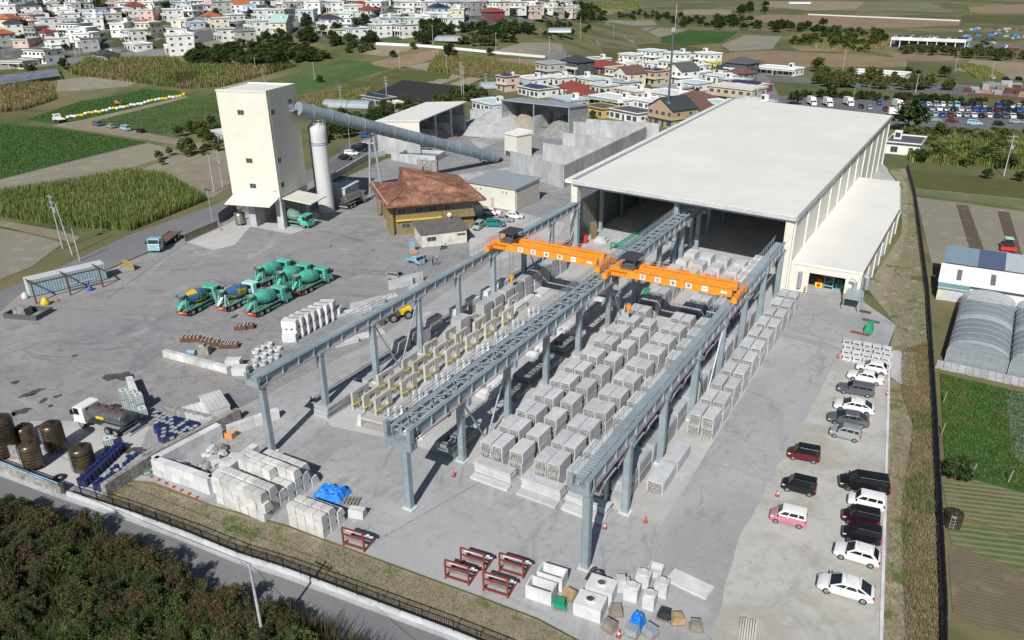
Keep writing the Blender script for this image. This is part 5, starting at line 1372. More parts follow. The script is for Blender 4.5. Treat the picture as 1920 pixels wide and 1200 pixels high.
t=thing('casting_bed','white concrete portal casting beyond the first crane','concrete frame',(-46.5,106.5,.1))
for x in (-3.4,3.0):
    b=MB(); b.box(x,x+.4,-.4,.4,0,2.6); b.obj('upright',['conc_light'],t)
b=MB(); b.box(-3.0,3.0,-.3,.3,1.8,2.5); b.obj('beam',['conc_light'],t)
b=MB(); b.box(-3.0,3.0,-.2,.2,0,1.0); b.obj('sill',['conc_light'],t)
# ---------------------------------------------------------------- vehicles
PAINT={'white':(.80,.80,.79),'black':(.012,.012,.014),'silver':(.42,.44,.46),'grey':(.16,.17,.185),'darkred':(.12,.012,.018),'pink':(.52,.22,.27),'teal':(.015,.24,.23),'blue':(.03,.10,.35),'lightblue':(.30,.50,.60),'navy':(.02,.03,.07),'sage':(.33,.42,.40),'red':(.40,.03,.03),'beige':(.55,.50,.40),'maroon':(.035,.006,.012)}
for k,v in PAINT.items():D('car_'+k,v,.22,.35 if k in ('silver','grey','teal')else 0.0,var=.03,spec=.6)
D('lamp_clear',(.75,.77,.8),.15,spec=.8); D('lamp_red',(.45,.02,.02),.25)
def wheel_meshes(r,w,n=14):
    b=MB(); b.cyl((0,-w/2,0),(0,w/2,0),r,n=n); tm_=b.mesh('tyre',['rubber'])
    b=MB(); b.cyl((0,-w/2-.01,0),(0,w/2+.01,0),r*.62,n=n); rm2=b.mesh('rim',['chrome'])
    return tm_,rm2
WM={}
def wheel(par,x,y,r,w=.2):
    k=(r,w)
    if k not in WM:WM[k]=wheel_meshes(r,w)
    o=link('wheel',WM[k][0],par,(x,y,r)); link('rim',WM[k][1],o); return o
# side profile numbers: length, width, height, hood height, belt, windscreen base/top, roof end, tail base, hood nose height
CARS={
    'keibox':dict(L=3.4,W=1.48,H=1.72,hood=.98,belt=1.06,nose=.80,ws0=2.72,ws1=2.25,rr1=.12,rr0=.03,rw=1.05,r=.28,tz=1.0),
    'keiwagon':dict(L=3.4,W=1.48,H=1.62,hood=.92,belt=1.0,nose=.74,ws0=2.62,ws1=2.0,rr1=.2,rr0=.04,rw=.98,r=.28,tz=.95),
    'hatch':dict(L=3.95,W=1.70,H=1.50,hood=.88,belt=.95,nose=.66,ws0=2.95,ws1=2.15,rr1=.75,rr0=.12,rw=.95,r=.3,tz=.92),
    'prius':dict(L=4.6,W=1.76,H=1.52,hood=.88,belt=.95,nose=.62,ws0=3.65,ws1=2.55,rr1=1.3,rr0=.15,rw=1.0,r=.32,tz=.98),
    'sedan':dict(L=4.5,W=1.72,H=1.46,hood=.88,belt=.93,nose=.66,ws0=3.3,ws1=2.5,rr1=1.35,rr0=.75,rw=.95,r=.31,tz=.92),
    'wagon':dict(L=4.4,W=1.70,H=1.50,hood=.90,belt=.96,nose=.70,ws0=3.2,ws1=2.55,rr1=.35,rr0=.05,rw=.98,r=.3,tz=.95),
    'minivan':dict(L=4.85,W=1.83,H=1.86,hood=1.05,belt=1.15,nose=.80,ws0=3.95,ws1=3.1,rr1=.25,rr0=.05,rw=1.1,r=.34,tz=1.1),
    'van':dict(L=4.7,W=1.70,H=1.95,hood=1.15,belt=1.2,nose=.95,ws0=4.45,ws1=3.75,rr1=.12,rr0=.03,rw=1.1,r=.32,tz=1.15),
    'suv':dict(L=4.4,W=1.80,H=1.58,hood=1.0,belt=1.05,nose=.78,ws0=3.2,ws1=2.45,rr1=.45,rr0=.12,rw=1.05,r=.35,tz=1.02),
}
CM={}
def car_meshes(kind,roofmat=None):
    c=CARS[kind]; L_,W_,H_=c['L'],c['W'],c['H']; w=W_/2
    st=[(L_,.45,c['nose']*.75,.80),(L_-.08,.30,c['nose'],.90),(L_-.45,.22,c['nose']+(c['hood']-c['nose'])*.7,.98),(c['ws0'],.2,c['hood'],1.0),(c['ws0']-.6,.2,c['belt'],1.0),(1.2,.2,c['belt']+.01,1.0),(.4,.22,c['tz'],.985),(.1,.28,c['tz']-.03,.94),(0,.4,c['tz']-.18,.88)]
    rings=[]
    for x,zb,zt,k in st:
        ww=w*k
        rings.append([(x,-ww*.9,zb),(x,-ww,zb+.16),(x,-ww,(zb+zt)/2+.05),(x,-ww*.965,zt-.03),(x,-ww*.86,zt),(x,ww*.86,zt),(x,ww*.965,zt-.03),(x,ww,(zb+zt)/2+.05),(x,ww,zb+.16),(x,ww*.9,zb)])
    b=MB(); b.loft(rings)
    bl=c['belt']-.03; ti=w*.83; bi=w*.94
    x0,x1,x2,x3=c['rr0']+.05,c['rr1'],c['ws1'],c['ws0']+.05
    def ring(x0_,x1_,yy,z):return [(x0_,-yy,z),(x1_,-yy,z),(x1_,yy,z),(x0_,yy,z)]
    b.loft([ring(x0,x3,bi,bl),ring(lerp(x0,x1,.9),lerp(x3,x2,.9),lerp(bi,ti,.85),lerp(bl,H_,.9)),ring(x1+.05,x2-.08,ti*.97,H_-.025),ring(x1+.25,x2-.3,ti*.8,H_)],mi=1 if roofmat else 0)
    if roofmat:
        for i in range(len(b.f)-1,-1,-1):
            zs=[b.v[k][2]for k in b.f[i]]
            if b.m[i]==1 and max(zs)<H_-.01:b.m[i]=1
    # glass, a little proud of the cabin frame
    def P_(t_,s_,yk,side):
        xa,xb=lerp(x0,lerp(x0,x1,.9),s_),lerp(x3,lerp(x3,x2,.9),s_)
        return (lerp(xa,xb,t_),side*(lerp(bi,lerp(bi,ti,.85),s_)+.012),lerp(bl,lerp(bl,H_,.9),s_))
    nside=3 if kind in ('minivan','van','wagon','keibox','keiwagon','prius')else 2
    cuts={3:((.05,.27),(.31,.62),(.66,.93)),2:((.10,.50),(.54,.92))}[nside]
    gl=[]
    for side in (-1,1):
        for a,c_ in cuts:
            g=MB(); q=[P_(a,.26,0,side),P_(c_ if c_<.9 else c_+.02,.26,0,side),P_(c_-(.06 if c_>.9 else 0),.84,0,side),P_(a+(.05 if a<.12 else 0),.84,0,side)]
            if side>0:q=q[::-1]
            g.quad(q); gl.append(('side_window',g.mesh('side_window',['glass_dark'])))
    for nm,xa,xb,sg in (('windscreen',x3,lerp(x3,x2,.9),1),('rear_window',x0,lerp(x0,x1,.9),-1)):
        ya,yb=bi*.9,lerp(bi,ti,.85)*.9
        za,zb=lerp(bl,H_,.12),lerp(bl,H_,.87)
        xa2,xb2=lerp(xa,xb,.13)+sg*.014,lerp(xa,xb,.97)+sg*.014
        q=[(xa2,-ya,za),(xa2,ya,za),(xb2,yb,zb),(xb2,-yb,zb)]
        if sg<0:q=q[::-1]
        g=MB(); g.quad(q); gl.append((nm,g.mesh(nm,['glass_dark'])))
    lt=[]
    for s in (-1,1):
        g=MB(); zz=c['nose']; g.hexa([(L_-.34,s*w*.60,zz-.12),(L_-.02,s*w*.60,zz-.14),(L_-.05,s*w*.90,zz-.12),(L_-.34,s*w*.93,zz-.10),(L_-.36,s*w*.60,zz+.05),(L_-.08,s*w*.60,zz-.01),(L_-.12,s*w*.89,zz-.0),(L_-.38,s*w*.95,zz+.04)]); lt.append(('headlight',g.mesh('headlight',['lamp_clear'])))
        g=MB(); g.box(-.015,.2,s*w*.80,s*w*.93,c['tz']-.32,c['tz']-.04)if s>0 else g.box(-.015,.2,s*w*.93,s*w*.80,c['tz']-.32,c['tz']-.04); lt.append(('tail_light',g.mesh('tail_light',['lamp_red'])))
        g=MB(); g.obox((c['ws0']-.1,s*(w+.08),c['belt']-.02),.12,.2,.15); lt.append(('mirror',g.mesh('mirror',['black'])))
    g=MB(); g.box(L_-.02,L_+.005,-w*.5,w*.5,.38,.55); lt.append(('grille',g.mesh('grille',['black'])))
    return b.mesh('body',['car_white',roofmat or 'car_white'],'auto'),gl,lt
def car(kind,colour,x,y,rz,label,group=None,z=.08,two_tone=None,simple=False):
    k=(kind,two_tone)
    if k not in CM:CM[k]=car_meshes(kind,'car_'+two_tone if two_tone else None)
    c=CARS[kind]; me,gl,lt=CM[k]
    t=thing('parked_car',label,'car',(x,y,z),rz,group)
    off=(-c['L']/2,0,0)
    o=link('body',me,t,off)
    o.material_slots[0].link='OBJECT'; o.material_slots[0].material=M('car_'+colour)
    if not two_tone:o.material_slots[1].link='OBJECT'; o.material_slots[1].material=M('car_'+colour)
    for nm,g in gl:link(nm,g,t,off)
    if not simple:
        for nm,g in lt:link(nm,g,t,off)
    for wx in (c['L']*.18,c['L']*.81):
        for s in (-1,1):wheel(t,wx-c['L']/2,s*(c['W']/2-.1),c['r'])
    return t
def between(a,b_,z=0):
    p,q=G(*a),G(*b_); return ((p[0]+q[0])/2,(p[1]+q[1])/2,math.atan2(q[1]-p[1],q[0]-p[0]))
# staff parking: rear-wheel and front-wheel ground points seen in the photo (rear, front)
PK=[('hatch','white',(1655,706),(1610,697),'white hatchback at the far end of the staff parking by the gutter units',None),
      ('sedan','white',(1652,727),(1588,712),'white saloon between white hatchback and grey estate car',None),
      ('wagon','grey',(1632,748),(1574,738),'silver-grey estate car with roof darker than its doors',None),
      ('prius','white',(1630,782),(1568,770),'white fastback car behind the grey minivan',None),
      ('prius','grey',(1622,806),(1556,795),'dark grey fastback car between white fastback and silver box car',None),
      ('keiwagon','silver',(1606,832),(1558,820),'silver box car at the end of the grey row',None),
      ('keibox','darkred',(1531,872),(1479,862),'dark red box car with black roof parked apart','black'),
      ('keibox','black',(1523,934),(1468,921),'black box car beside the traffic cone',None),
      ('keibox','pink',(1504,994),(1446,980),'pink box car with white roof','white'),
      ('minivan','black',(1664,934),(1575,919),'large black minivan at the parking edge line',None),
      ('keibox','white',(1655,966),(1588,950),'white box car squeezed beside the large black minivan',None),
      ('keibox','maroon',(1646,996),(1578,981),'dark maroon box car between white and black box cars','black'),
      ('keibox','black',(1648,1030),(1578,1013),'black box car between the maroon car and white hatchback',None),
      ('hatch','white',(1636,1068),(1570,1048),'white hatchback next to the row of black box cars',None),
      ('prius','white',(1624,1136),(1540,1111),'long white estate car parked last at the open end of the parking',None)]
for kind,colr,a,b_,lb,tt in PK:
    p,q=G(*a),G(*b_); ang=math.atan2(q[1]-p[1],q[0]-p[0]); c=CARS[kind]
    # seen wheels are those of the near side; shift to the car centre line
    nx,ny=-math.sin(ang),math.cos(ang)
    if nx*p[0]+ny*p[1]<0:nx,ny=-nx,-ny
    s=c['W']/2-.1
    car(kind,colr,(p[0]+q[0])/2+nx*s,(p[1]+q[1])/2+ny*s,ang,lb,None,.085,tt)
OF=[('suv','teal',928,425,25,'teal crossover parked in front of the office store'),('sedan','silver',944,416,22,'silver car between the teal crossover and white estate'),('hatch','white',965,410,22,'white hatchback with black roof edge by the office store wall'),('wagon','white',922,403,20,'white estate car in the shade of the office'),('keibox','sage',897,430,-80,'sage green box car facing the office hut'),('keiwagon','navy',884,416,-80,'dark car tucked under the office eaves')]
for kind,colr,px,py,deg,lb in OF:
    car(kind,colr,*G(px,py),R_(deg),lb,None,.09)
LC=[('hatch','black',648,300,'black hatchback first in the small car park behind the silo'),('wagon','white',660,291,'white estate second in the small car park behind the silo'),('minivan','black',674,284,'black minivan third in the small car park behind the silo'),('wagon','navy',683,278,'dark estate fourth in the small car park behind the silo'),('sedan','beige',692,272,'beige saloon last in the small car park behind the silo'),('hatch','blue',686,258,'bright blue hatchback beyond the conveyor trestle')]
for kind,colr,px,py,lb in LC:car(kind,colr,*G(px,py),R_(12),lb,None,.09)
car('keiwagon','silver',*G(745,526),R_(8),'silver-white box car parked alone beside the truck yard runway',None,.06)
for kind,colr,px,py,lb in (('minivan','grey',183,236,'grey minivan first in line on the farm track'),('wagon','silver',208,240,'silver car second in line on the farm track'),('van','lightblue',236,245,'pale blue van third in line on the farm track'),('hatch','black',264,249,'black hatchback last in line on the farm track')):
    car(kind,colr,*G(px,py),R_(172),lb,None,.09)
# ---------------------------------------------------------------- trucks
def truck_cab(t,x0,L_,W_,z0,H_,mat,roofmat=None):
    w=W_/2; b=MB()
    prof=[(0,z0),(L_,z0),(L_+.02,z0+.9),(L_-.1,z0+H_*.55),(L_-.28,z0+H_-.08),(L_-.5,z0+H_),(.1,z0+H_),(0,z0+H_-.12)]
    b.loft([[(x0+x,-w,z)for x,z in prof],[(x0+x,-w+.08,z+(0))for x,z in prof],[(x0+x,w-.08,z)for x,z in prof],[(x0+x,w,z)for x,z in prof]])
    c=b.obj('cab',[mat],t)
    def pane(nm,q):g=MB(); g.quad(q); g.obj(nm,['glass_dark'],c)
    zs,ze=z0+H_*.52,z0+H_-.2
    xa,xb=x0+L_-.075,x0+L_-.235
    pane('windscreen',[(xa,-w*.88,zs),(xa,w*.88,zs),(xb,w*.86,ze),(xb,-w*.86,ze)])
    for s in (-1,1):
        q=[(x0+L_*.38,s*(w+.012),zs-.05),(x0+L_-.18,s*(w+.012),zs-.05),(x0+L_-.32,s*(w+.012),ze),(x0+L_*.38,s*(w+.012),ze)]
        pane('side_window',q if s<0 else q[::-1])
        g=MB(); g.box(x0+L_*.9,x0+L_*1.04,*((s*w+.05,s*w+.28)if s>0 else (s*w-.28,s*w-.05)),zs,zs+.55); g.obj('mirror',['black'],c)
        g=MB(); g.box(x0+L_+.01,x0+L_+.05,*((w*.55,w*.9)if s>0 else (-w*.9,-w*.55)),z0+.25,z0+.45); g.obj('headlight',['lamp_clear'],c)
    g=MB(); g.quad([(x0-.012,w*.6,zs),(x0-.012,-w*.6,zs),(x0-.012,-w*.6,ze-.05),(x0-.012,w*.6,ze-.05)]); g.obj('rear_window',['glass_dark'],c)
    g=MB(); g.box(x0+L_-.05,x0+L_+.12,-w,w,z0-.25,z0+.1); g.obj('bumper',[mat],c)
    return c
def wheels_row(t,xs,W_,r,dual=()):
    for x in xs:
        for s in (-1,1):wheel(t,x,s*(W_/2-.2),r,.45 if x in dual else .3)
def mixer(loc,rz,label,cab='mixer_green',drum='mixer_green',stripes=None,group='concrete mixer trucks'):
    t=thing('mixer_truck',label,'truck',loc,rz,group)
    W_=2.45
    b=MB(); b.box(-4.0,3.6,-.45,.45,.75,1.05); b.box(-4.0,1.8,-1.15,-1.0,1.05,1.25); b.box(-4.0,1.8,1.0,1.15,1.05,1.25); b.box(-3.9,1.8,-.9,.9,1.1,1.2); b.obj('chassis',['mixer_dirty'],t)
    truck_cab(t,1.95,1.9,W_,.75,2.1,cab)
    wheels_row(t,(2.75,-1.6,-2.95),W_,.5,(-1.6,-2.95))
    # drum
    ax0,ax1=Vector((1.35,0,2.0)),Vector((-3.2,0,3.0)); d=ax1-ax0; up=Vector((-d.z,0,d.x)).normalized()*-1; sd=Vector((0,1,0))
    prof=((0,.35),(.03,.75),(.16,1.02),(.42,1.16),(.58,1.14),(.82,.78),(.98,.50),(1.0,.42)); n=18; rings=[]
    for f,r in prof:p=ax0+d*f; rings.append([p+up*(math.cos(2*PI*i/n)*r)+sd*(math.sin(2*PI*i/n)*r)for i in range(n)])
    b=MB(); b.loft(rings)
    if stripes:
        for i in range(len(b.f)-2):
            k=i%n; b.m[i]=(k//3+i//n//2)%3
    b.obj('drum',stripes or [drum],t,smooth=not stripes)
    b=MB(); p=ax0+d*.45; dn=d.normalized()
    b.cyl(p-dn*.06,p+dn*.06,1.2,n=18); b.obj('drum_band',['mixer_dirty'],t)
    # rear hopper, chute, frame
    b=MB(); b.lathe([(.3,0),(.75,.75),(.8,.8),(.7,.8),(.28,.1)],12,0,(-3.75,0,2.75),caps=False); b.obj('hopper',['mixer_dirty'],t)
    for s in (-1,1):
        b=MB(); b.beam((-3.1,s*.8,1.2),(-3.5,s*.7,2.9),.16); b.beam((-3.9,s*.8,1.0),(-3.5,s*.7,2.9),.14); b.obj('hopper_frame',[cab],t)
    b=MB(); b.hexa([(-3.6,-.3,2.3),(-3.6,.3,2.3),(-4.6,.25,1.35),(-4.6,-.25,1.35),(-3.55,-.3,2.45),(-3.55,.3,2.45),(-4.55,.25,1.5),(-4.55,-.25,1.5)]); b.beam((-4.5,0,1.4),(-3.9,.9,1.1),.3,.25); b.obj('chute',[cab],t)
    b=MB(); b.box(-4.25,-4.1,-1.2,1.2,.55,.85); b.obj('rear_bumper',['red'],t)
    b=MB(); b.box(-4.27,-4.25,-.35,.35,.6,.8); b.obj('number_plate',['yellow'],t)
    b=MB(); b.cyl((1.55,-.9,1.75),(1.55,.9,1.75),.35,n=12); b.obj('water_tank',['truck_blue' if cab=='mixer_green' else 'mixer_pale'],t)
    for s in (-1,1):
        b=MB(); b.box(-3.6,-.9,s*1.02-.2,s*1.02+.2,1.08,1.12); b.obj('mudguard',[cab],t)
        b=MB(); b.box(-.8,1.4,s*1.15-.04,s*1.15+.04,.5,.62); b.obj('side_guard',[cab],t)
    b=MB()
    for k in range(4):b.beam((-3.95+k*.02,.95,1.2+k*.4),(-3.95,1.25,1.2+k*.4),.04)
    b.beam((-3.95,.95,.9),(-3.95,.95,3.2),.05); b.beam((-3.95,1.25,.9),(-3.95,1.25,3.2),.05); b.obj('ladder',[cab],t)
    return t
D('st_yellow',(.70,.45,.03),.5,var=.1); D('st_blue',(.06,.16,.34),.5,var=.15); D('st_green',(.05,.25,.14),.5,var=.15)
MX=[((365,590),(420,562),'concrete mixer with green, yellow and blue striped drum','mixer_green',None,['st_blue','st_yellow','st_green']),
      ((438,582),(492,556),'concrete mixer with blue drum and pale cab','mixer_pale',None,['st_blue','st_blue','st_yellow']),
      ((493,592),(556,560),'green concrete mixer alone at the end of the front row','mixer_green','mixer_green',None),
      ((506,536),(556,512),'green concrete mixer of the rear row next to the pale cab mixer','mixer_green','mixer_green',None),
      ((545,545),(592,520),'green concrete mixer in the middle of the rear row','mixer_green','mixer_green',None),
      ((575,552),(626,527),'green concrete mixer at the outer end of the rear row','mixer_green','mixer_green',None)]
for a,b_,lb,cb,dr,stp in MX:
    p,q=G(*a),G(*b_); ang=math.atan2(q[1]-p[1],q[0]-p[0]); s=1.0
    nx,ny=-math.sin(ang),math.cos(ang)
    if nx*p[0]+ny*p[1]<0:nx,ny=-nx,-ny
    u=Vector((math.cos(ang),math.sin(ang)))
    cx,cy=p[0]+u.x*2.6+nx*s,p[1]+u.y*2.6+ny*s
    mixer((cx,cy,.06),ang,lb,cb,dr or 'mixer_green',stp)
mixer((*G(556,424),.09),R_(8),'concrete mixer truck loading under the batching tower','mixer_green','mixer_dirty',None)
def tanker(loc,rz,label,cab,tank,red=False):
    t=thing('tanker_truck',label,'truck',loc,rz)
    b=MB(); b.box(-4.0,3.4,-.45,.45,.75,1.1); b.box(-4.1,1.6,-1.15,1.15,1.1,1.2); b.obj('chassis',['chassis'],t)
    truck_cab(t,1.8,1.8,2.4,.75,2.1,cab); wheels_row(t,(2.6,-1.6,-2.9),2.4,.5,(-1.6,-2.9))
    n=18; rings=[]
    for x,k in ((-4.0,.6),(-3.9,.95),(-3.6,1.0),(1.2,1.0),(1.4,.95),(1.5,.6)):rings.append([(x,math.cos(2*PI*i/n)*1.1*k,2.1+math.sin(2*PI*i/n)*.85*k)for i in range(n)])
    b=MB(); b.loft(rings); b.obj('tank',[tank],t,smooth=False)
    for k in range(4):
        b=MB(); b.cyl((-3+k*1.2,0,2.9),(-3+k*1.2,0,3.15),.26,n=10); b.obj('manhole',[tank],t)
    b=MB(); b.box(-3.7,1.2,-.35,-.3,2.95,3.05); b.box(-3.7,1.2,.3,.35,2.95,3.05); b.obj('top_rail',['red_frame' if not red else 'galv'],t)
    for s in (-1,1):
        b=MB(); b.box(-3.6,-.9,s*1.0-.2,s*1.0+.2,1.22,1.27); b.obj('mudguard',['galv'],t)
        if not red:
            b=MB(); b.box(-1.4,-.2,s*1.12-.02,s*1.12+.02,1.95,2.3); b.obj('yellow_plate',['yellow'],t)
    b=MB(); b.box(-4.35,-4.2,-1.2,1.2,.6,.85); b.obj('rear_bumper',['galv'],t)
    if red:b=MB(); b.box(1.3,1.75,-1.0,1.0,1.2,1.9); b.obj('pump_box',['red'],t)
p,q=G(215,820),G(142,800); ang=math.atan2(q[1]-p[1],q[0]-p[0])
tanker((*G(200,802),.07),ang,'white-cab tanker truck with dark tank and yellow plate beside the blue drums','white_paint','tank_grey')
p,q=G(635,405),G(695,378); ang=math.atan2(q[1]-p[1],q[0]-p[0])
tanker((*G(665,385),.07),ang,'silver cement tanker truck parked by the white silo','chrome','stainless',True)
def flatbed(loc,rz,label,cab,bed,L_=7.5,crane_=False):
    t=thing('flatbed_truck',label,'truck',loc,rz)
    b=MB(); b.box(-L_*.6,L_*.36,-.45,.45,.7,1.0); b.obj('chassis',['chassis'],t)
    truck_cab(t,L_*.25,1.8,2.35,.75,2.0,cab); wheels_row(t,(L_*.33,-L_*.28,-L_*.44),2.35,.48,(-L_*.28,-L_*.44))
    b=MB(); b.box(-L_*.62,L_*.22,-1.2,1.2,1.05,1.2); b.box(L_*.2,L_*.22,-1.2,1.2,1.2,2.2); b.obj('bed',[bed],t)
    for s in (-1,1):b=MB(); b.box(-L_*.62,L_*.2,s*1.2-.04,s*1.2+.04,1.1,1.35); b.obj('side_board',[bed],t)
    return t
p,q=G(320,445),G(280,474); ang=math.atan2(q[1]-p[1],q[0]-p[0])
D('bed_brown',(.15,.09,.07),.8,var=.2)
flatbed((*G(308,462),.07),ang,'light blue flatbed truck with brown bed leaving by the yard entrance','truck_blue','bed_brown',9.5)
t=thing('pickup_truck','light blue mini pickup truck beside two workers','truck',(*G(780,494),.06),R_(-8))
truck_cab(t,.45,1.15,1.45,.35,1.4,'kei_blue'); b=MB(); b.box(-1.7,.42,-.72,.72,.55,.65); b.box(-1.7,.42,-.72,-.68,.65,.95); b.box(-1.7,.42,.68,.72,.65,.95); b.box(-1.7,-1.66,-.68,.68,.65,.95); b.box(.36,.42,-.68,.68,.65,1.25); b.obj('bed',['kei_blue'],t)
b=MB(); b.box(-1.7,1.5,-.35,.35,.35,.55); b.obj('chassis',['chassis'],t)
for x in (-1.05,1.05):
    for s in (-1,1):wheel(t,x,s*.62,.27,.17)
t=thing('wheel_tractor','yellow articulated wheel loader under the truck yard runway','loader',(*G(748,598),.07),R_(62))
b=MB(); b.box(.2,1.9,-.7,.7,.8,1.7); b.hexa([(.3,-.6,1.7),(1.9,-.6,1.7),(1.9,.6,1.7),(.3,.6,1.7),(.5,-.5,2.1),(1.7,-.5,2.0),(1.7,.5,2.0),(.5,.5,2.1)]); b.obj('engine_cover',['yellow'],t)
b=MB(); b.box(-2.0,.1,-.55,.55,.7,1.2); b.box(-1.2,-.3,-.5,.5,1.2,1.7); b.obj('front_frame',['steel_dark'],t)
for x in (-1.3,1.2):
    for s in (-1,1):wheel(t,x,s*.9,.68,.45)
for s in (-1,1):b=MB(); b.beam((-1.2,s*.5,1.4),(-2.9,s*.5,.4),.2); b.obj('arm',['steel_dark'],t)
b=MB(); b.box(-3.6,-2.8,-1.1,1.1,.1,.25); b.box(-2.9,-2.8,-1.1,1.1,.25,.9); b.obj('fork',['steel_dark'],t)
t=thing('farm_tractor','small red tractor with dark cab working the bare field','tractor',(*G(1886,466),.07),R_(98))
b=MB(); b.box(-.2,1.7,-.4,.4,.6,1.2); b.obj('bonnet',['red'],t); b=MB(); b.box(-1.3,-.1,-.6,.6,1.0,2.2); b.obj('cab',['glass_dark'],t); b=MB(); b.box(-1.5,.1,-.7,.7,2.2,2.3); b.obj('roof',['mixer_pale'],t)
for s in (-1,1):wheel(t,-.9,s*.8,.7,.4); wheel(t,1.3,s*.65,.45,.3)
b=MB(); b.box(-2.6,-1.7,-1.3,1.3,.3,.9); b.obj('rotary_tiller',['red'],t)
# ---------------------------------------------------------------- people
def person(loc,rz,label,shirt,trousers,helmet=None,step=.12,arm=.1):
    t=thing('person',label,'person',loc,rz)
    me=bpy.data.meshes.new('body')
    v=[(0,0,.93),(0,0,1.15),(0,0,1.38),(0,0,1.5),(.02,0,1.6),(.02,0,1.74)]
    e=[(0,1),(1,2),(2,3),(3,4),(4,5)]; r=[(.15,.11),(.15,.1),(.17,.1),(.06,.06),(.085,.09),(.07,.075)]
    for s in (-1,1):
        k=len(v); sx=step*s
        v+=[(0,s*.1,.86),(sx*.6,s*.1,.48),(sx,s*.1,.08),(sx+.14,s*.1,.04)]; e+=[(0,k),(k,k+1),(k+1,k+2),(k+2,k+3)]; r+=[(.09,.09),(.065,.065),(.045,.045),(.04,.035)]
        k=len(v); v+=[(0,s*.19,1.37),(-arm*s,s*.25,1.1),(arm,s*.24,.88),(arm+.03,s*.24,.8)]; e+=[(2,k),(k,k+1),(k+1,k+2),(k+2,k+3)]; r+=[(.06,.06),(.045,.045),(.035,.035),(.035,.02)]
    me.from_pydata(v,e,[]); o=link('body',me,t)
    md=o.modifiers.new('skin','SKIN'); sd=me.skin_vertices[0].data
    for i,q in enumerate(r):sd[i].radius=q
    sd[0].use_root=True
    s2=o.modifiers.new('sub','SUBSURF'); s2.levels=s2.render_levels=1
    def fn(nt,B):
        N,L=nt.nodes,nt.links; tc=N.new('ShaderNodeTexCoord'); sp=N.new('ShaderNodeSeparateXYZ'); L.new(tc.outputs['Object'],sp.inputs[0])
        cr=N.new('ShaderNodeValToRGB'); cr.color_ramp.interpolation='CONSTANT'; mp=N.new('ShaderNodeMath'); mp.operation='DIVIDE'; mp.inputs[1].default_value=2.0
        L.new(sp.outputs['Z'],mp.inputs[0]); L.new(mp.outputs[0],cr.inputs[0]); el=cr.color_ramp.elements
        el[0].position=0; el[0].color=(.02,.02,.02,1); el[1].position=.06; el[1].color=(*trousers,1)
        for p_,c_ in ((.47,shirt),(.745,(.35,.22,.15))):x=el.new(p_); x.color=(*c_,1)
        L.new(cr.outputs[0],B.inputs['Base Color'])
    nm='cloth_%d'%len(MATS); D(nm,(1,1,1),fn=fn); me.materials.append(M(nm))
    b=MB(); b.lathe([(.125,1.7),(.12,1.78),(.08,1.85),(.01,1.87)],10,0,(.02,0,0),caps=False); b.obj('helmet' if helmet=='white_paint' else 'hair',[helmet or 'black'],t)
person((*G(812,499),.06),R_(200),'person in dark work clothes standing by the mini pickup',(.03,.03,.035),(.03,.035,.05))
person((*G(820,498),.06),R_(20),'person in grey overalls with white helmet beside another worker',(.14,.15,.17),(.10,.11,.13),'white_paint')
person((*G(778,528),.06),R_(120),'person in light shirt behind the leaning slabs near the box car',(.55,.56,.56),(.05,.05,.06))
# motorbike by the hut
t=thing('motor_scooter','dark motor scooter parked against the hut wall','scooter',(*G(832,468),.06),R_(80))
for x in (-.6,.6):wheel(t,x,0,.27,.12)
b=MB(); b.beam((-.6,0,.5),(.2,0,.45),.22,.25); b.beam((.2,0,.4),(.55,0,1.0),.12); b.beam((.5,-.3,1.05),(.5,.3,1.05),.06); b.obj('frame',['steel_dark'],t); b=MB(); b.box(-.7,-.1,-.14,.14,.68,.8); b.obj('seat',['black'],t)
# ---------------------------------------------------------------- boundary fences
def along(pts,step):
    out=[]
    for a,c in zip(pts,pts[1:]):
        a_,c_=Vector((*a,0)),Vector((*c,0)); n=max(1,round((c_-a_).length/step)); ang=math.atan2(c_.y-a_.y,c_.x-a_.x)
        for i in range(n):out.append((a_.lerp(c_,i/n),(c_-a_).length/n,ang))
    return out
FB=[G(*q)for q in FBP[4:]]
t=thing('railing_fence','long black bar railing on a white kerb wall along the road','fence')
RP={}
for p,l,ang in along(FB,2.0):
    k=round(l,2)
    if k not in RP:
        b=MB(); b.beam((0,0,.62),(l,0,.62),.05); b.beam((0,0,1.55),(l,0,1.55),.06)
        for i in range(14):b.beam((i*l/14,0,.62),(i*l/14,0,1.55),.03)
        b2=MB(); b2.box(-.04,.04,-.04,.04,.5,1.65); b3=MB(); b3.box(0.005,l-.005,-.14,.14,0,.5)
        RP[k]=(b.mesh('railing_panel',['black']),b2.mesh('post',['black']),b3.mesh('kerb_block',['conc_light']))
    link('railing_panel',RP[k][0],t,(p.x,p.y,.06),ang); link('post',RP[k][1],t,(p.x,p.y,.06),ang); link('kerb_block',RP[k][2],t,(p.x,p.y,.06),ang)
t=thing('road_wall','stained concrete road wall topped by a grey pipe guardrail','wall')
for p,l,ang in along([G(*q)for q in FBP[:4]],2.5):
    b=MB(); b.box(0.01,l-.01,-.2,.2,0,1.0); b.obj('panel',['conc_old'],t,(p.x,p.y,.05),ang)
    b=MB(); b.cyl((0,-.25,1.25),(l,-.25,1.25),.06,n=6); b.cyl((0,-.25,1.5),(l,-.25,1.5),.06,n=6); b.beam((.1,-.2,.9),(.1,-.25,1.6),.08); b.obj('guardrail',['truck_blue'],t,(p.x,p.y,.05),ang)
wall('grey concrete block wall behind the tall steel tanks',[G(-60,852),G(38,862)],1.8,.2,'conc_old','block_screen',.05,1.2)
WR=[G(1700,318),G(1714,372),G(1738,560),G(1752,800),G(1768,1150),(6.8,45)]
t=thing('mesh_fence','long dark mesh fence on a concrete foot between works and fields','fence')
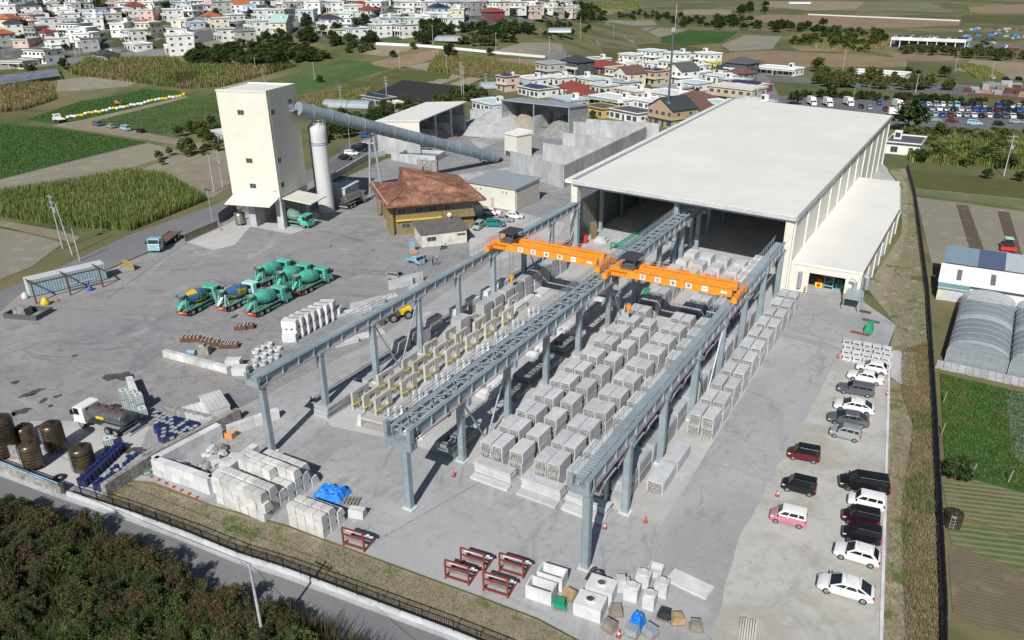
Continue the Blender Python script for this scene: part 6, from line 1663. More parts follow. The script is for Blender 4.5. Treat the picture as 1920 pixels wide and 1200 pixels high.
D('mesh_dark',(.03,.03,.035),.7)
for p,l,ang in along(WR,2.4):
    b=MB(); b.box(.01,l-.01,-.18,.18,0,.5); b.obj('foot_block',['conc_old'],t,(p.x,p.y,.03),ang)
    b=MB(); b.box(.03,l-.03,-.03,.03,.5,1.7); b.obj('mesh_panel',['mesh_dark'],t,(p.x,p.y,.03),ang)
    b=MB(); b.box(-.05,.05,-.3,.3,.5,.58); b.box(-.05,.05,-.05,.05,.5,1.85); b.obj('post',['steel_dark'],t,(p.x,p.y,.03),ang)
b=MB(); q0,q1=Vector((*G(1668,660),.1)),Vector((*G(1650,1250),.1)); b.beam(q0,q1,.28,.16); tag(b.obj('edge_kerb',['conc_white'],None),'narrow white kerb along the back of the staff parking','kerb')
sheet('spoil_patch',[(1672,658),(1712,662),(1722,726),(1690,722),(1670,708)],'g_pad',.11)
# ---------------------------------------------------------------- farm buildings on the right
t=thing('farm_barn','long barn with roof of blue, navy, grey and teal sheets','barn',(*G(1757,552),0),R_(1))
x=0
for i,(w,m)in enumerate(((4.9,'r_blue'),(3.9,'r_navy'),(4.4,'r_grey'),(6.4,'r_teal'))):
    for n_,c_ in (('r_blue',(.20,.27,.34)),('r_navy',(.09,.12,.20)),('r_grey',(.42,.46,.50)),('r_teal',(.19,.34,.34))):
        if n_ not in DEFS:D(n_,c_,.5,.1,var=.06)
    b=MB(); b.hexa([(x,4.6,4.2),(x+w,4.6,4.2),(x+w,9.6,5.6),(x,9.6,5.6),(x,4.6,4.3),(x+w,4.6,4.3),(x+w,9.6,5.7),(x,9.6,5.7)]); b.obj('roof_sheet',[m],t); x+=w
b=MB(); b.box(.3,19.4,5,10,.03,4.15); b.obj('wall',['hut_wall'],t)
b=MB(); b.hexa([(-.3,-.8,2.5),(13.2,-.8,2.5),(13.2,4.3,4.0),(-.3,4.3,4.0),(-.3,-.8,2.6),(13.2,-.8,2.6),(13.2,4.3,4.1),(-.3,4.3,4.1)]); rf=b.obj('roof_sheet',['white_paint'],t)
for xx in (2.2,7.0):
    b=MB(); b.hexa([(xx,.2,2.85),(xx+.7,.2,2.85),(xx+.7,3.0,3.7),(xx,3.0,3.7),(xx,.2,2.93),(xx+.7,.2,2.93),(xx+.7,3.0,3.78),(xx,3.0,3.78)]); b.obj('skylight',['metal_roof_dark'],rf)
b=MB(); b.box(0,13,0,4.6,.03,2.5); b.obj('wall',['white_paint'],t)
b=MB(); b.box(-.1,4.2,-2.4,0,.03,2.2); b.obj('porch',['hut_wall'],t)
b=MB(); b.hexa([(-.2,-2.6,2.0),(4.3,-2.6,2.0),(4.3,-.6,2.45),(-.2,-.6,2.45),(-.2,-2.6,2.1),(4.3,-2.6,2.1),(4.3,-.6,2.55),(-.2,-.6,2.55)]); b.obj('porch_roof',['r_teal'],t)
b=MB(); b.box(1.0,3.4,-2.45,-2.4,.1,1.7); b.obj('shutter',['conc_light'],t)
b=MB(); b.box(13.4,19.4,-1.0,4.2,2.4,2.55); b.obj('lean_to_roof',['conc_beige'],t)
for xx in (13.6,19.1):b=MB(); b.box(xx,xx+.12,-.9,-.78,.03,2.4); b.obj('post',['galv'],t)
D('poly_film',(.34,.385,.42),.4,alpha=.7,var=.08); D('poly_film2',(.50,.53,.55),.4,alpha=.88,var=.04)
t=thing('polytunnel','pair of arched plastic-covered greenhouse tunnels beside the barn','greenhouse',(*G(1769,678),.03),R_(-2))
for s in range(2):
    x0=s*7.4; n=12
    arc=[(x0+3.7-3.6*math.cos(PI*k/n),1.9+1.6*math.sin(PI*k/n))for k in range(n+1)]
    for (ya,yb,m)in ((0,1.2,'poly_film2'),(1.2,9.5,'poly_film'),(9.5,11.4,'poly_film2'),(11.4,19.6,'poly_film'),(19.6,22,'poly_film2')):
        b=MB(); b.loft([[(x,ya,z)for x,z in arc],[(x,yb,z)for x,z in arc]],0,caps=False,closed=False); b.obj('cover_film',[m],t)
    for y in range(0,23,2):
        b=MB()
        for k in range(n):b.beam((arc[k][0],y,arc[k][1]),(arc[k+1][0],y,arc[k+1][1]),.07)
        b.beam((x0+.1,y,0),(x0+.1,y,1.9),.07); b.beam((x0+7.3,y,0),(x0+7.3,y,1.9),.07); b.obj('hoop',['galv'],t)
    b=MB()
    for k in range(9):b.beam((x0+.3+k*.86,0,0),(x0+.3+k*.86,0,1.9+1.6*math.sin(PI*(k+.5)/9)*.95),.05)
    for z in (.8,1.9,2.6):b.beam((x0+.1+max(0,(z-2))*.9,0,z),(x0+7.3-max(0,(z-2))*.9,0,z),.05)
    b.obj('end_frame',['galv'],t)
    b=MB(); b.quad([(x0+.1,.04,0),(x0+7.3,.04,0)]+[(x,.04,z)for x,z in arc[::-1]]); b.obj('end_film',['poly_film'],t)
    b=MB(); b.box(x0+.12,x0+.16,0,22,0,1.9); b.obj('side_film',['poly_film'],t)
    b=MB(); b.quad([(x0+.3,.05,.02),(x0+7.1,.05,.02),(x0+7.1,22,.02),(x0+.3,22,.02)]); b.obj('bed',['f_plough'],t)
b=MB(); b.box(-.8,15,-2.8,-.2,.0,.14); b.obj('apron',['conc_old'],t)
for k in range(18):
    b=MB(); b.box(-.7+k*.87,.1+k*.87,-2.7,-.3,.14,.2); b.obj('paving_slab',['conc'],t)
t=thing('net_screen','translucent pale green netting frame beside the greenhouse','netting',(*G(1822,590),0))
b=MB(); b.box(0,9.5,0,.05,.2,2.2); b.obj('net',['poly_film'],t)
for k in range(7):b=MB(); b.beam((k*1.6,0,0),(k*1.6,0,3.2),.06); b.obj('pole',['galv'],t)
# stepped stone wall near the greenhouse base and posts in the field
for i,(px,py)in enumerate(((1768,756),(1765,815),(1822,892),(1890,905))):
    b=MB(); b.beam((0,0,0),(.15,.1,1.5),.12); tag(b.obj('field_stake',['wood_grey'],None,(*G(px,py),.03)),('leaning wooden stake by the dark mesh fence, nearer the greenhouse','leaning wooden stake by the dark mesh fence, nearer the water tank','wooden stake at the near end of the green crop by the fence','wooden stake at the near end of the green crop, further along')[i],'stake')
# ---------------------------------------------------------------- utility poles and lines
def pole(px,py,h,label,arms=2,lean=0,r=.15,lamp=False,tr=False,trans=False):
    x,y,z=GT(px,py); t=thing('utility_pole',label,'pole',(x,y,z))
    b=MB(); b.cyl((0,0,-.3),(lean,0,h),r,r*.6,n=8); b.obj('shaft',['conc' if not lamp else 'galv'],t)
    for k in range(arms):
        zz=h-.5-k*1.1; b=MB(); b.beam((-1.0+lean,0,zz),(1.0+lean,0,zz),.1)
        for s in (-.9,-.45,.45,.9):b.cyl((s+lean,0,zz),(s+lean,0,zz+.25),.06,n=5)
        b.obj('crossarm',['galv'],t)
    if tr:b=MB(); b.cyl((.35,.1,h-3.6),(.35,.1,h-2.6),.3,n=10); b.obj('transformer',['galv'],t)
    if lamp:
        for s in (-.5,.5):b=MB(); b.box(s-.3+lean,s+.3+lean,-.25,.25,h,h+.3); b.obj('floodlight',['steel_dark'],t)
    return (x+lean,y,z+h)
PO={}
PO['a']=pole(497,1212,8.6,'concrete utility pole with grey cap rising from the roadside thicket',1)
for px,py,h,lb,a,ln,lm,tr in ((118,466,11,'taller of two utility poles beside the cane field',3,0,False,True),(136,478,10,'leaning utility pole bracing the cane field pole',0,-1.4,False,False),(150,490,6.5,'bare concrete post behind the shipping container',0,0,False,False),
    (399,418,7.2,'floodlight mast beside the brown sliding gate',0,0,True,False),(402,360,9.5,'left utility pole of the transformer pair beside the tower',1,0,False,False),(418,352,9.5,'right utility pole of the transformer pair beside the tower',1,0,False,True),
    (1882,330,10.5,'utility pole standing in the green scrub beyond the hall',2,0,False,True),(1020,300,9,'floodlight mast beside the cream kiosk',0,0,True,False),(658,292,9,'lamp mast in the small car park behind the silo',0,0,True,False),(726,196,11,'utility pole beside the solar-roofed shed',3,0,False,True),(641,205,9,'utility pole behind the grey tunnel by the silo',2,0,False,False),
    (866,185,15,'tall twin utility pole behind the aggregate sheds, left shaft',5,0,False,False),(870,190,14,'tall twin utility pole behind the aggregate sheds, right shaft',3,0,False,False),(911,178,9,'utility pole beside the small white-roofed house',2,0,False,True),(1088,74,14,'tall radio mast beside the country road',0,0,False,False),(1599,195,8,'floodlight mast in the car park beside box trucks',0,0,True,False),(1716,175,8,'utility pole along the car park hedge',1,0,False,False),(1790,135,10,'utility pole between the brown fields and scrap yard',2,0,False,False),(1580,132,10,'utility pole in the brown field behind the white house',2,0,False,False),(1417,200,8,'street pole at the end of the village road',1,0,False,False),(1340,148,10,'utility pole between village houses by the yellow box',3,0,False,False),(1180,160,10,'utility pole beside the cream gabled house',2,0,False,False),(1065,175,9,'utility pole before the dark-roofed two-storey house',2,0,False,False),(975,128,9,'utility pole along the white field wall',1,0,False,False),(1030,100,9,'utility pole where white wall meets country road',1,0,False,False),(1150,72,9,'utility pole on the country road, middle one',1,0,False,False),(1205,40,9,'utility pole on the country road, far one',2,0,False,False),(590,150,8,'thin post at the edge of the green field behind the tower',0,0,False,False),(750,130,9,'utility pole by the brown fields behind the tower',1,0,False,False),(838,135,8,'utility pole by the small plots',1,0,False,False),(480,135,7,'thin pole in the dry reeds behind the tower',0,0,False,False),(145,118,9,'utility pole before the white two-storey town house',2,0,False,False),(185,112,9,'utility pole before the tan bungalow',2,0,False,False),(350,92,9,'utility pole in front of the white apartment block',2,0,False,False),(403,84,9,'utility pole at the end of the town road',2,0,False,False),(812,84,10,'utility pole above the banana grove',1,0,False,False),(930,95,9,'utility pole beside the white field wall and bare plot',1,0,False,False),(1858,148,8,'thin pole between scrap yard and tan field',0,0,False,False)):
    PO[lb]=pole(px,py,h,lb,a,ln,.15 if not lm else .1,lm,tr)
def wire(a,c,sag,label,r=.012):
    a,c=Vector(a),Vector(c); b=MB(); n=12; P=[a.lerp(c,i/n)-Vector((0,0,sag*4*(i/n)*(1-i/n)))for i in range(n+1)]
    for i in range(n):b.beam(P[i],P[i+1],r*2)
    tag(b.obj('power_line',['black'],None),label,'cable')
wire(PO['a'],(-98,26,9.3),.6,'black power cable running from the roadside pole over the thicket',.015)
wire(PO['a'],(-10,22,9),.5,'black power cable leaving the roadside pole over the railing')
pa=PO['taller of two utility poles beside the cane field']; pb=PO['left utility pole of the transformer pair beside the tower']
wire(pa,pb,1.2,'power cable between cane field pole and tower transformer poles')
wire(pa,(pa[0]-60,pa[1]-55,10),1.0,'power cable leaving the cane field pole along the farm path')
# blue-based piling mast beyond the hall
t=thing('drilling_rig_mast','dark drilling mast on a bright blue base behind the hall','mast',(*GT(1250,238)[:2],0))
b=MB(); b.cyl((0,0,4),(0,0,31),.42,.3,n=8); b.obj('mast',['steel_dark'],t)
D('rig_blue',(.08,.30,.62),.5)
for s in (-.8,.8):b=MB(); b.beam((s*1.2,0,0),(s*.4,0,8.5),.5); b.obj('leg',['rig_blue'],t)
b=MB(); b.box(-.8,.8,-.5,.5,4.2,5.0); b.box(-.6,.6,-.4,.4,7.2,8); b.obj('brace',['rig_blue'],t)
b=MB(); b.box(-.5,.7,-.4,.4,30.6,31.8); b.cyl((.5,0,31),(.5,0,39),.12,n=5); b.obj('head',['galv'],t)
# red drum and yellow truck in the bins
t=thing('drum_mixer','red mixing drum on a yellow machine in the storage bins','mixer',(*G(1105,256),.06),R_(10))
b=MB(); b.lathe([(.5,0),(1.2,.8),(1.3,1.6),(.7,2.6)],14); o=b.obj('drum',['red'],t,(0,0,1.2)); o.rotation_euler=(0,R_(-65),0)
b=MB(); b.box(.2,2.6,-1,1,1.0,3.0); b.obj('cab',['yellow'],t); b=MB(); b.box(-2.6,2.6,-.9,.9,.6,1.0); b.obj('chassis',['red'],t)
for x in (-1.6,1.7):
    for s in (-1,1):wheel(t,x,s*.8,.5,.35)
# ---------------------------------------------------------------- vegetation
import numpy as np
vr=random.Random(21)
def D_leaf(n,a,b_,isl=.35):D(n,a,.7,col2=b_,scale=.6,island=isl,spec=.25)
D_leaf('leaf_dark',(.022,.045,.012),(.05,.08,.02)); D_leaf('leaf_mid',(.05,.085,.02),(.09,.12,.03)); D_leaf('leaf_light',(.09,.13,.03),(.15,.17,.05))
D_leaf('leaf_rust',(.085,.052,.026),(.13,.082,.042)); D_leaf('leaf_olive',(.06,.065,.022),(.10,.095,.035)); D_leaf('leaf_brown',(.055,.045,.02),(.09,.07,.035))
D_leaf('reed_tan',(.20,.155,.07),(.27,.215,.11),.3); D_leaf('reed_green',(.14,.165,.045),(.21,.21,.07),.35); D_leaf('cane_green',(.10,.155,.035),(.17,.205,.06),.35); D_leaf('grass_green',(.075,.115,.025),(.125,.155,.045),.3); D_leaf('grass_dry',(.20,.155,.075),(.28,.22,.12),.3); D_leaf('crop',(.05,.115,.025),(.08,.15,.035),.35); D_leaf('cabbage',(.10,.16,.11),(.17,.235,.18),.3)
D('bark',(.12,.09,.06),.9,var=.25)
def crown(r,h,n,leaf,seed,mats,base=.15,clumps=26,hollow=.55,cs=.3):
    q=random.Random(seed); b=MB(); C=[]
    for _ in range(clumps):
        u=q.uniform(-.35,1); a=q.uniform(0,2*PI); rr=math.sqrt(max(0,1-u*u))*q.uniform(hollow,1.0)
        C.append((rr*math.cos(a)*r*(1.08-cs),rr*math.sin(a)*r*(1.08-cs),h*(.5+base+u*.38),q.uniform(.7,1.4)*cs*r,q.randrange(len(mats))))
    for i in range(n):
        cx,cy,cz,cr,mi=C[i%clumps]
        if q.random()<.15:mi=q.randrange(len(mats))
        d=Vector((q.gauss(0,1),q.gauss(0,1),q.gauss(0,1))).normalized()*cr*q.uniform(.5,1.05)
        p=Vector((cx,cy,max(.1,cz)))+d
        a=Vector((q.uniform(-1,1),q.uniform(-1,1),q.uniform(-.6,.6))).normalized(); c=a.cross(Vector((q.uniform(-1,1),q.uniform(-1,1),1))).normalized()
        s=leaf*q.uniform(.6,1.3)
        b.add([p-a*s,p+c*s*.45,p+a*s,p-c*s*.45],[(0,1,2,3)],mi)
    return b.mesh('crown',mats)
def trunk(h,r,seed):
    q=random.Random(seed); b=MB(); b.cyl((0,0,-.3),(0,0,h*.5),r,r*.7,n=6)
    for k in range(5):
        a=2*PI*k/5+q.uniform(-.4,.4); b.cyl((0,0,h*.35+k*.05*h),(math.cos(a)*h*.28,math.sin(a)*h*.28,h*q.uniform(.6,.8)),r*.5,r*.15,n=5)
    return b.mesh('trunk',['bark'])
# near thicket shrubs: dense small leaves
THK=[crown(1.75,2.7,6200,.08,50+i,m,.0,80,.1,.17)for i,m in enumerate((['leaf_dark','leaf_mid','leaf_brown'],['leaf_dark','leaf_olive','leaf_dark'],['leaf_rust','leaf_brown','leaf_dark'],['leaf_mid','leaf_light','leaf_dark'],['leaf_brown','leaf_dark','leaf_olive']))]
TKT=trunk(2.4,.07,9)
KLB=['dark green and brown shrub in the roadside thicket','dark olive shrub in the roadside thicket','rust-tipped shrub at the road side of the thicket','bright green leafy shrub in the roadside thicket','brownish shrub in the roadside thicket']
def shrub(x,y,z,me,tk,label,group,s=1.0,sz=None,name='shrub',cat='shrub'):
    t=thing(name,label,cat,(x,y,z),vr.uniform(0,6.28),group); sz=sz or s
    c=link('crown',me,t); c.scale=(s,s,sz); k=link('trunk',tk,t); k.scale=(s,s,sz)
    return t
def inpoly(x,y,P):
    c=False; n=len(P)
    for i in range(n):
        (x1,y1),(x2,y2)=P[i],P[(i+1)%n]
        if (y1>y)!=(y2>y)and x<(x2-x1)*(y-y1)/(y2-y1)+x1:c=not c
    return c
TP=[G(*q)for q in ((-140,985),(0,978),(90,988),(190,1012),(250,1050),(330,1092),(400,1138),(480,1160),(560,1165),(640,1195),(760,1270),(740,1420),(-140,1420))]
xs=[p[0]for p in TP]; ys=[p[1]for p in TP]
y=min(ys); cnt=0; ROADN=[G(-60,962),G(0,985),G(300,1100),G(480,1200),G(700,1300)]
while y<max(ys):
    x=min(xs)
    while x<max(xs):
        xx,yy=x+vr.uniform(-.6,.6),y+vr.uniform(-.6,.6)
        if inpoly(xx,yy,TP)and cnt<240:
            edge=not inpoly(xx+.3,yy+2.2,TP)
            k=2 if (edge and vr.random()<.6)else vr.choice((0,0,1,1,2,3,4))
            shrub(xx,yy,.0,THK[k],TKT,KLB[k],'shrubs of the roadside thicket: '+KLB[k][:20],vr.uniform(.7,1.25),vr.uniform(.65,1.3)); cnt+=1
        x+=1.75
    y+=1.6
# trees and bushes farther off
FAR=[crown(2.0,3.4,1300,.26,70+i,m,.0,22,.3)for i,m in enumerate((['leaf_dark'],['leaf_dark','leaf_mid'],['leaf_mid','leaf_olive','leaf_light'],['leaf_olive','leaf_light']))]
FTK=trunk(3.2,.12,5)
def bushes(poly,n,lab,grp,ks=(0,1),s=(.9,1.6),world=False,name='bush',cat='bush'):
    P=[GT(*q)[:2]for q in poly]if not world else poly
    xs,ys=[p[0]for p in P],[p[1]for p in P]; k=0; tries=0
    while k<n and tries<n*60:
        tries+=1; x,y=vr.uniform(min(xs),max(xs)),vr.uniform(min(ys),max(ys))
        if not inpoly(x,y,P):continue
        i=vr.choice(ks); sc=vr.uniform(*s); shrub(x,y,terr(x,y),FAR[i],FTK,lab,grp,sc,sc*vr.uniform(.8,1.1),name,cat); k+=1
def scrub(name,poly,n,label,ks,s=(.9,1.6),fl=.8):
    P=[GT(*q)[:2]for q in poly]; xs,ys=[p[0]for p in P],[p[1]for p in P]; V,F,MI=[],[],[]; nv=0; k=0; mats=[]; tot=0
    for i in ks:
        for m in FAR[i].materials:
            if m.name not in mats:mats.append(m.name)
    base={}
    for i in set(ks):
        me=FAR[i]; co=np.empty(len(me.vertices)*3); me.vertices.foreach_get('co',co); mi=np.empty(len(me.polygons),dtype=int); me.polygons.foreach_get('material_index',mi)
        base[i]=(co.reshape(-1,3),np.array([mats.index(m.name)for m in me.materials])[mi])
    while k<n and tot<n*60:
        tot+=1; x,y=vr.uniform(min(xs),max(xs)),vr.uniform(min(ys),max(ys))
        if not inpoly(x,y,P):continue
        co,mi=base[vr.choice(ks)]; a=vr.uniform(0,6.28); c_,s_=math.cos(a),math.sin(a); sc=vr.uniform(*s)
        q=np.empty_like(co); q[:,0]=(co[:,0]*c_-co[:,1]*s_)*sc+x; q[:,1]=(co[:,0]*s_+co[:,1]*c_)*sc+y; q[:,2]=co[:,2]*sc*fl*vr.uniform(.8,1.1)+terr(x,y)
        V.append(q); MI.append(mi); k+=1
    V=np.concatenate(V); MI=np.concatenate(MI); me=bpy.data.meshes.new(name); me.vertices.add(len(V)); me.vertices.foreach_set('co',V.ravel())
    me.loops.add(len(V)); me.loops.foreach_set('vertex_index',np.arange(len(V))); me.polygons.add(len(MI)); me.polygons.foreach_set('loop_start',np.arange(len(MI))*4)
    for m in mats:me.materials.append(M(m))
    me.polygons.foreach_set('material_index',MI); me.update(); o=link(name,me); o['kind']='stuff'; o['label']=label
scrub('scrub',[(350,118),(370,98),(440,88),(520,84),(590,95),(612,112),(560,122),(480,126),(400,124)],110,'dense dark green scrub behind the batching tower',(0,1,1,2),(1.3,2.2),.65)
bushes([(485,82),(560,66),(590,72),(580,86),(520,88)],12,'dark tree at the foot of the town behind the scrub','trees at the foot of the town',(0,),(1.3,2.0),name='tree',cat='tree')
bushes([(760,75),(790,45),(870,48),(880,62),(820,72),(830,85),(775,88)],34,'rounded green tree beside the banana grove below the town','trees beside the banana grove',(0,1),(1.1,1.8),name='tree',cat='tree')
bushes([(858,86),(862,76),(925,78),(925,86)],14,'bright banana-leaved plant in the grove','banana grove',(2,),(.9,1.3),name='banana_plant',cat='plant')
bushes([(1000,36),(1010,14),(1080,10),(1130,20),(1140,45),(1080,48),(1030,44)],40,'large dark tree beside the country road','dark trees beside the country road',(0,1),(1.6,2.8),name='tree',cat='tree')
bushes([(1150,30),(1200,24),(1260,30),(1255,38),(1160,38)],26,'small tree in the hedge beside the far plots','hedge beside the far plots',(0,1),(1.2,1.8),name='tree',cat='tree')
scrub('tree_belt',[(1265,50),(1290,36),(1370,38),(1480,48),(1560,58),(1560,66),(1440,60),(1330,56)],75,'long dark belt of trees above the green field',(0,0,1),(1.5,2.5))
bushes([(1370,26),(1440,8),(1440,26),(1400,32)],9,'dark tree in the clump at the far track','tree clump at the far track',(0,),(2.0,3.2),name='tree',cat='tree')
scrub('scrub',[(1480,82),(1560,58),(1660,62),(1668,90),(1620,100),(1540,88)],70,'olive scrub beside the parking deck with rooftop cars',(1,2,3),(1.2,2.2),.8)
bushes([(1660,96),(1800,98),(1925,106),(1925,118),(1840,112),(1700,102)],60,'green bush in the hedge below the rooftop car store','hedge below the rooftop car store',(1,2,3),(1.0,1.7))
scrub('tree_belt',[(1510,152),(1560,148),(1780,158),(1780,172),(1500,168)],60,'feathery yellow-green belt of trees behind the car park',(2,3,3),(1.0,1.6),1.1)
scrub('hedge',[(1500,178),(1620,180),(1800,190),(1925,200),(1925,206),(1700,190),(1500,186)],75,'dark green hedge along the car park',(0,1),(.7,1.1))
scrub('scrub',[(1690,250),(1720,243),(1925,256),(1925,322),(1800,312),(1705,300)],85,'green scrub between car park and fields',(1,2,2,3),(.8,1.5),.7)
for px,py,k,s,lb in ((1700,246,0,3.0,'big round dark tree behind the white house beyond the hall'),(1725,305,0,1.1,'dark bush at the end of the mesh fence'),(1850,335,0,.8,'small dark round bush by the field path, nearer the pole'),(1910,340,0,.8,'small dark round bush by the field path, at the field edge'),(1760,262,1,1.6,'green tree beside the white house beyond the hall'),(1488,196,0,1.6,'dark round tree at the car park corner by the village'),(1530,135,2,2.2,'pale green tree beside the long white house'),(1700,145,1,1.5,'spiky palm-like tree in the brown field'),(1720,148,0,1.3,'dark round tree beside the palm-like tree'),(1770,145,0,1.6,'dark tree clump beside the scrap yard'),
                       (600,155,0,1.0,'lone bush on the green field edge'),(845,108,0,2.2,'dark tree standing beside the white field wall'),(738,108,0,1.1,'small round tree between the brown plots'),(775,93,1,1.2,'small tree at the start of the white wall'),(919,103,0,1.1,'small dark tree on the white wall'),(358,290,3,1.6,'brown-green bush behind the garden plots'),(60,138,0,1.3,'dark bush above the shade netting'),(122,130,0,1.6,'dark round bush at the reed belt end'),(1543,50,0,2.2,'lone conifer-like dark tree in the big brown field'),(1110,222,1,.9,'garden bush behind the yellow-trimmed flat roof'),(1790,900,0,.9,'dark bush against the mesh fence in the crop field'),(1150,205,1,1.0,'garden bush by the glass terrace house')):
    x,y,z=GT(px,py); shrub(x,y,z,FAR[k],FTK,lb,None,s,s*.95,'tree' if 'tree' in lb else 'bush','tree' if 'tree' in lb else 'bush')
bushes([(720,200),(800,195),(868,172),(930,178),(900,190),(800,205),(720,228),(690,236)],44,'green bush beside the black mulched field and sheds','bushes beside the black mulched field',(1,2),(.7,1.3))
bushes([(580,250),(640,226),(720,215),(725,236),(640,262),(600,290)],40,'dark bush on the bank behind the silo','bushes on the bank behind the silo',(0,1),(.9,1.5))
bushes([(320,255),(380,238),(425,240),(425,270),(370,270)],14,'olive bush behind the small shed by the tower','bushes behind the small shed',(1,2),(.9,1.3))
bushes([(290,300),(370,275),(425,272),(425,285),(340,300),(300,312)],14,'low bush in the hedge of the garden plots','hedge of the garden plots',(1,3),(.5,.9))
bushes([(600,62),(640,40),(680,50),(700,80),(640,92),(610,84)],14,'dark tree among the town houses above the brown plots','trees among the town houses',(0,1),(1.2,2.0),name='tree',cat='tree')
bushes([(640,88),(690,78),(700,96),(650,105)],10,'green palm-like bush beside the tan plot','palm-like bushes beside the tan plot',(1,2),(.9,1.3))
bushes([(1000,60),(1060,48),(1120,52),(1080,74),(1020,78)],16,'low bush on the grassy slope by the grey greenhouse','bushes by the grey greenhouse',(1,2),(.8,1.5))
bushes([(880,60),(960,52),(1010,62),(990,78),(930,84),(880,76)],26,'green tree among sheds at the foot of the town','trees among sheds at the foot of the town',(0,1),(1.2,2.0),name='tree',cat='tree')
bushes([(1225,34),(1290,30),(1290,50),(1240,48)],10,'dark bush at the bend of the country road','bushes at the road bend',(0,1),(1.3,2.0))
# ---------------------------------------------------------------- reeds, cane, grass: countless blades
def blades(name,poly,n,h,w,mat,label=None,world=False,droop=.4,off=0.0,seg=1):
    P=[GT(*q)[:2]for q in poly]if not world else poly
    xs,ys=[p[0]for p in P],[p[1]for p in P]; b=MB(); k=0; tr=0
    mats=mat if isinstance(mat,list)else [mat]
    sg_=[(vr.uniform(min(xs),max(xs)),vr.uniform(min(ys),max(ys)),vr.randrange(len(mats)))for _ in range(40)]
    while k<n and tr<n*40:
        tr+=1; x,y=vr.uniform(min(xs),max(xs)),vr.uniform(min(ys),max(ys))
        if not inpoly(x,y,P):continue
        z=terr(x,y)+off; hh=h*vr.uniform(.55,1.15); a=vr.uniform(0,2*PI); dx,dy=math.cos(a),math.sin(a); dr=hh*droop*vr.uniform(.3,1)
        mi=min(sg_,key=lambda s:(s[0]-x)**2+(s[1]-y)**2)[2]if vr.random()<.75 else vr.randrange(len(mats))
        px_,py_=-dy*w,dx*w
        b.add([(x-px_,y-py_,z),(x+px_,y+py_,z),(x+px_*.7+dx*dr*.4,y+py_*.7+dy*dr*.4,z+hh*.7),(x-px_*.7+dx*dr*.4,y-py_*.7+dy*dr*.4,z+hh*.7),(x+dx*dr,y+dy*dr,z+hh)],[(0,1,2,3),(3,2,4)],mi); k+=1
    o=b.obj(name,mats); o['kind']='stuff'
    if label:o['label']=label
    return o
blades('cane_field',[(0,366),(120,348),(240,326),(310,332),(388,376),(245,434),(115,424),(0,408)],26000,2.3,.07,['cane_green','reed_green','cane_green'],'tall green sugar cane crop beside the road')
blades('reeds',[(128,134),(168,112),(330,112),(345,124),(480,128),(560,124),(420,162),(350,168),(270,158),(135,140)],22000,2.6,.13,['reed_tan','reed_green','cane_green','reed_green','leaf_olive'],'dry tan and green reed belt behind the batching tower')
blades('reeds',[(0,158),(95,160),(106,186),(50,205),(0,212)],7000,2.4,.12,['reed_tan','reed_tan','reed_green'],'dry tan reeds at the field edge')
blades('reeds',[(818,106),(900,112),(1005,130),(1000,142),(900,146),(850,140),(800,134)],9000,2.2,.12,['reed_green','reed_tan'],'reeds between the small plots and village')
blades('reeds',[(560,185),(700,165),(690,178),(640,198),(590,204)],5000,1.5,.1,['reed_tan','reed_green'],'dry grass along the olive field')
blades('reeds',[(1690,246),(1925,254),(1925,320),(1705,304)],15000,2.2,.1,['reed_green','cane_green','reed_green'],'tall green reeds between car park and fields')
blades('reeds',[(1550,64),(1668,68),(1668,92),(1600,98),(1520,90)],6000,2.4,.15,['reed_green','reed_tan'],'reeds in the scrub beside the brown fields')
blades('reeds',[(1790,118),(1850,128),(1890,150),(1830,148)],4000,1.8,.13,['reed_green'],'reeds beside the tan field')
blades('reeds',[(1100,8),(1200,4),(1205,14),(1110,16)],4000,3.0,.25,['cane_green'],'far strip of green cane')
blades('weeds',[(1690,660),(1742,640),(1750,800),(1768,1260),(1700,1260),(1690,950),(1712,800),(1690,740)],20000,.5,.02,['grass_dry','grass_dry','grass_dry','reed_tan','grass_green'],'dry weeds growing along the mesh fence',droop=.7)
blades('weeds',[(1672,730),(1700,665),(1742,640),(1752,800),(1770,1260),(1655,1260),(1668,900)],9000,.35,.018,['grass_dry','reed_tan','grass_dry','grass_green'],'sparse dry grass between parking kerb and mesh fence',droop=.9)
blades('grass',[(1660,560),(1700,440),(1702,330),(1712,372),(1736,560),(1742,660),(1690,650)],9000,.3,.02,['grass_green','grass_dry','grass_green'],'rough grass between the hall and mesh fence',droop=.8)
blades('grass',[(240,908),(290,915),(400,955),(540,993),(660,1038),(900,1126),(1010,1168),(1150,1242),(940,1222),(851,1186),(633,1104),(533,1066),(447,1040),(350,1000),(247,962),(180,940)],22000,.22,.018,['grass_dry','grass_green','grass_dry','grass_dry'],'patchy grass on the verge inside the railing',droop=.8)
blades('crop_plants',[(1764,704),(1925,740),(1925,920),(1830,896),(1774,878)],22000,.26,.045,['crop','crop','grass_green'],'leafy green vegetable crop beside the mesh fence',droop=1.0)
blades('crop_plants',[(1885,735),(1925,742),(1925,880),(1895,850)],3500,.24,.06,['cabbage'],'pale bluish cabbage rows at the edge of the green crop',droop=1.0)
blades('crop_plants',[(0,234),(95,241),(160,250),(272,267),(140,299),(0,333)],16000,.3,.11,['crop','crop'],'dark green crop in the field left of the farm track',droop=1.0)
blades('crop_plants',[(52,224),(150,191),(275,168),(335,171),(200,213),(160,223)],9000,.28,.14,['crop'],'green crop before the reed belt',droop=1.0)
blades('crop_plants',[(170,230),(345,185),(425,172),(428,230),(288,250)],9000,.35,.1,['crop','grass_green'],'green crop rows left of the batching tower',droop=1.0)
blades('undergrowth',TP,22000,2.3,.035,['leaf_dark','leaf_olive','leaf_brown'],'dark undergrowth of the roadside thicket',world=True)
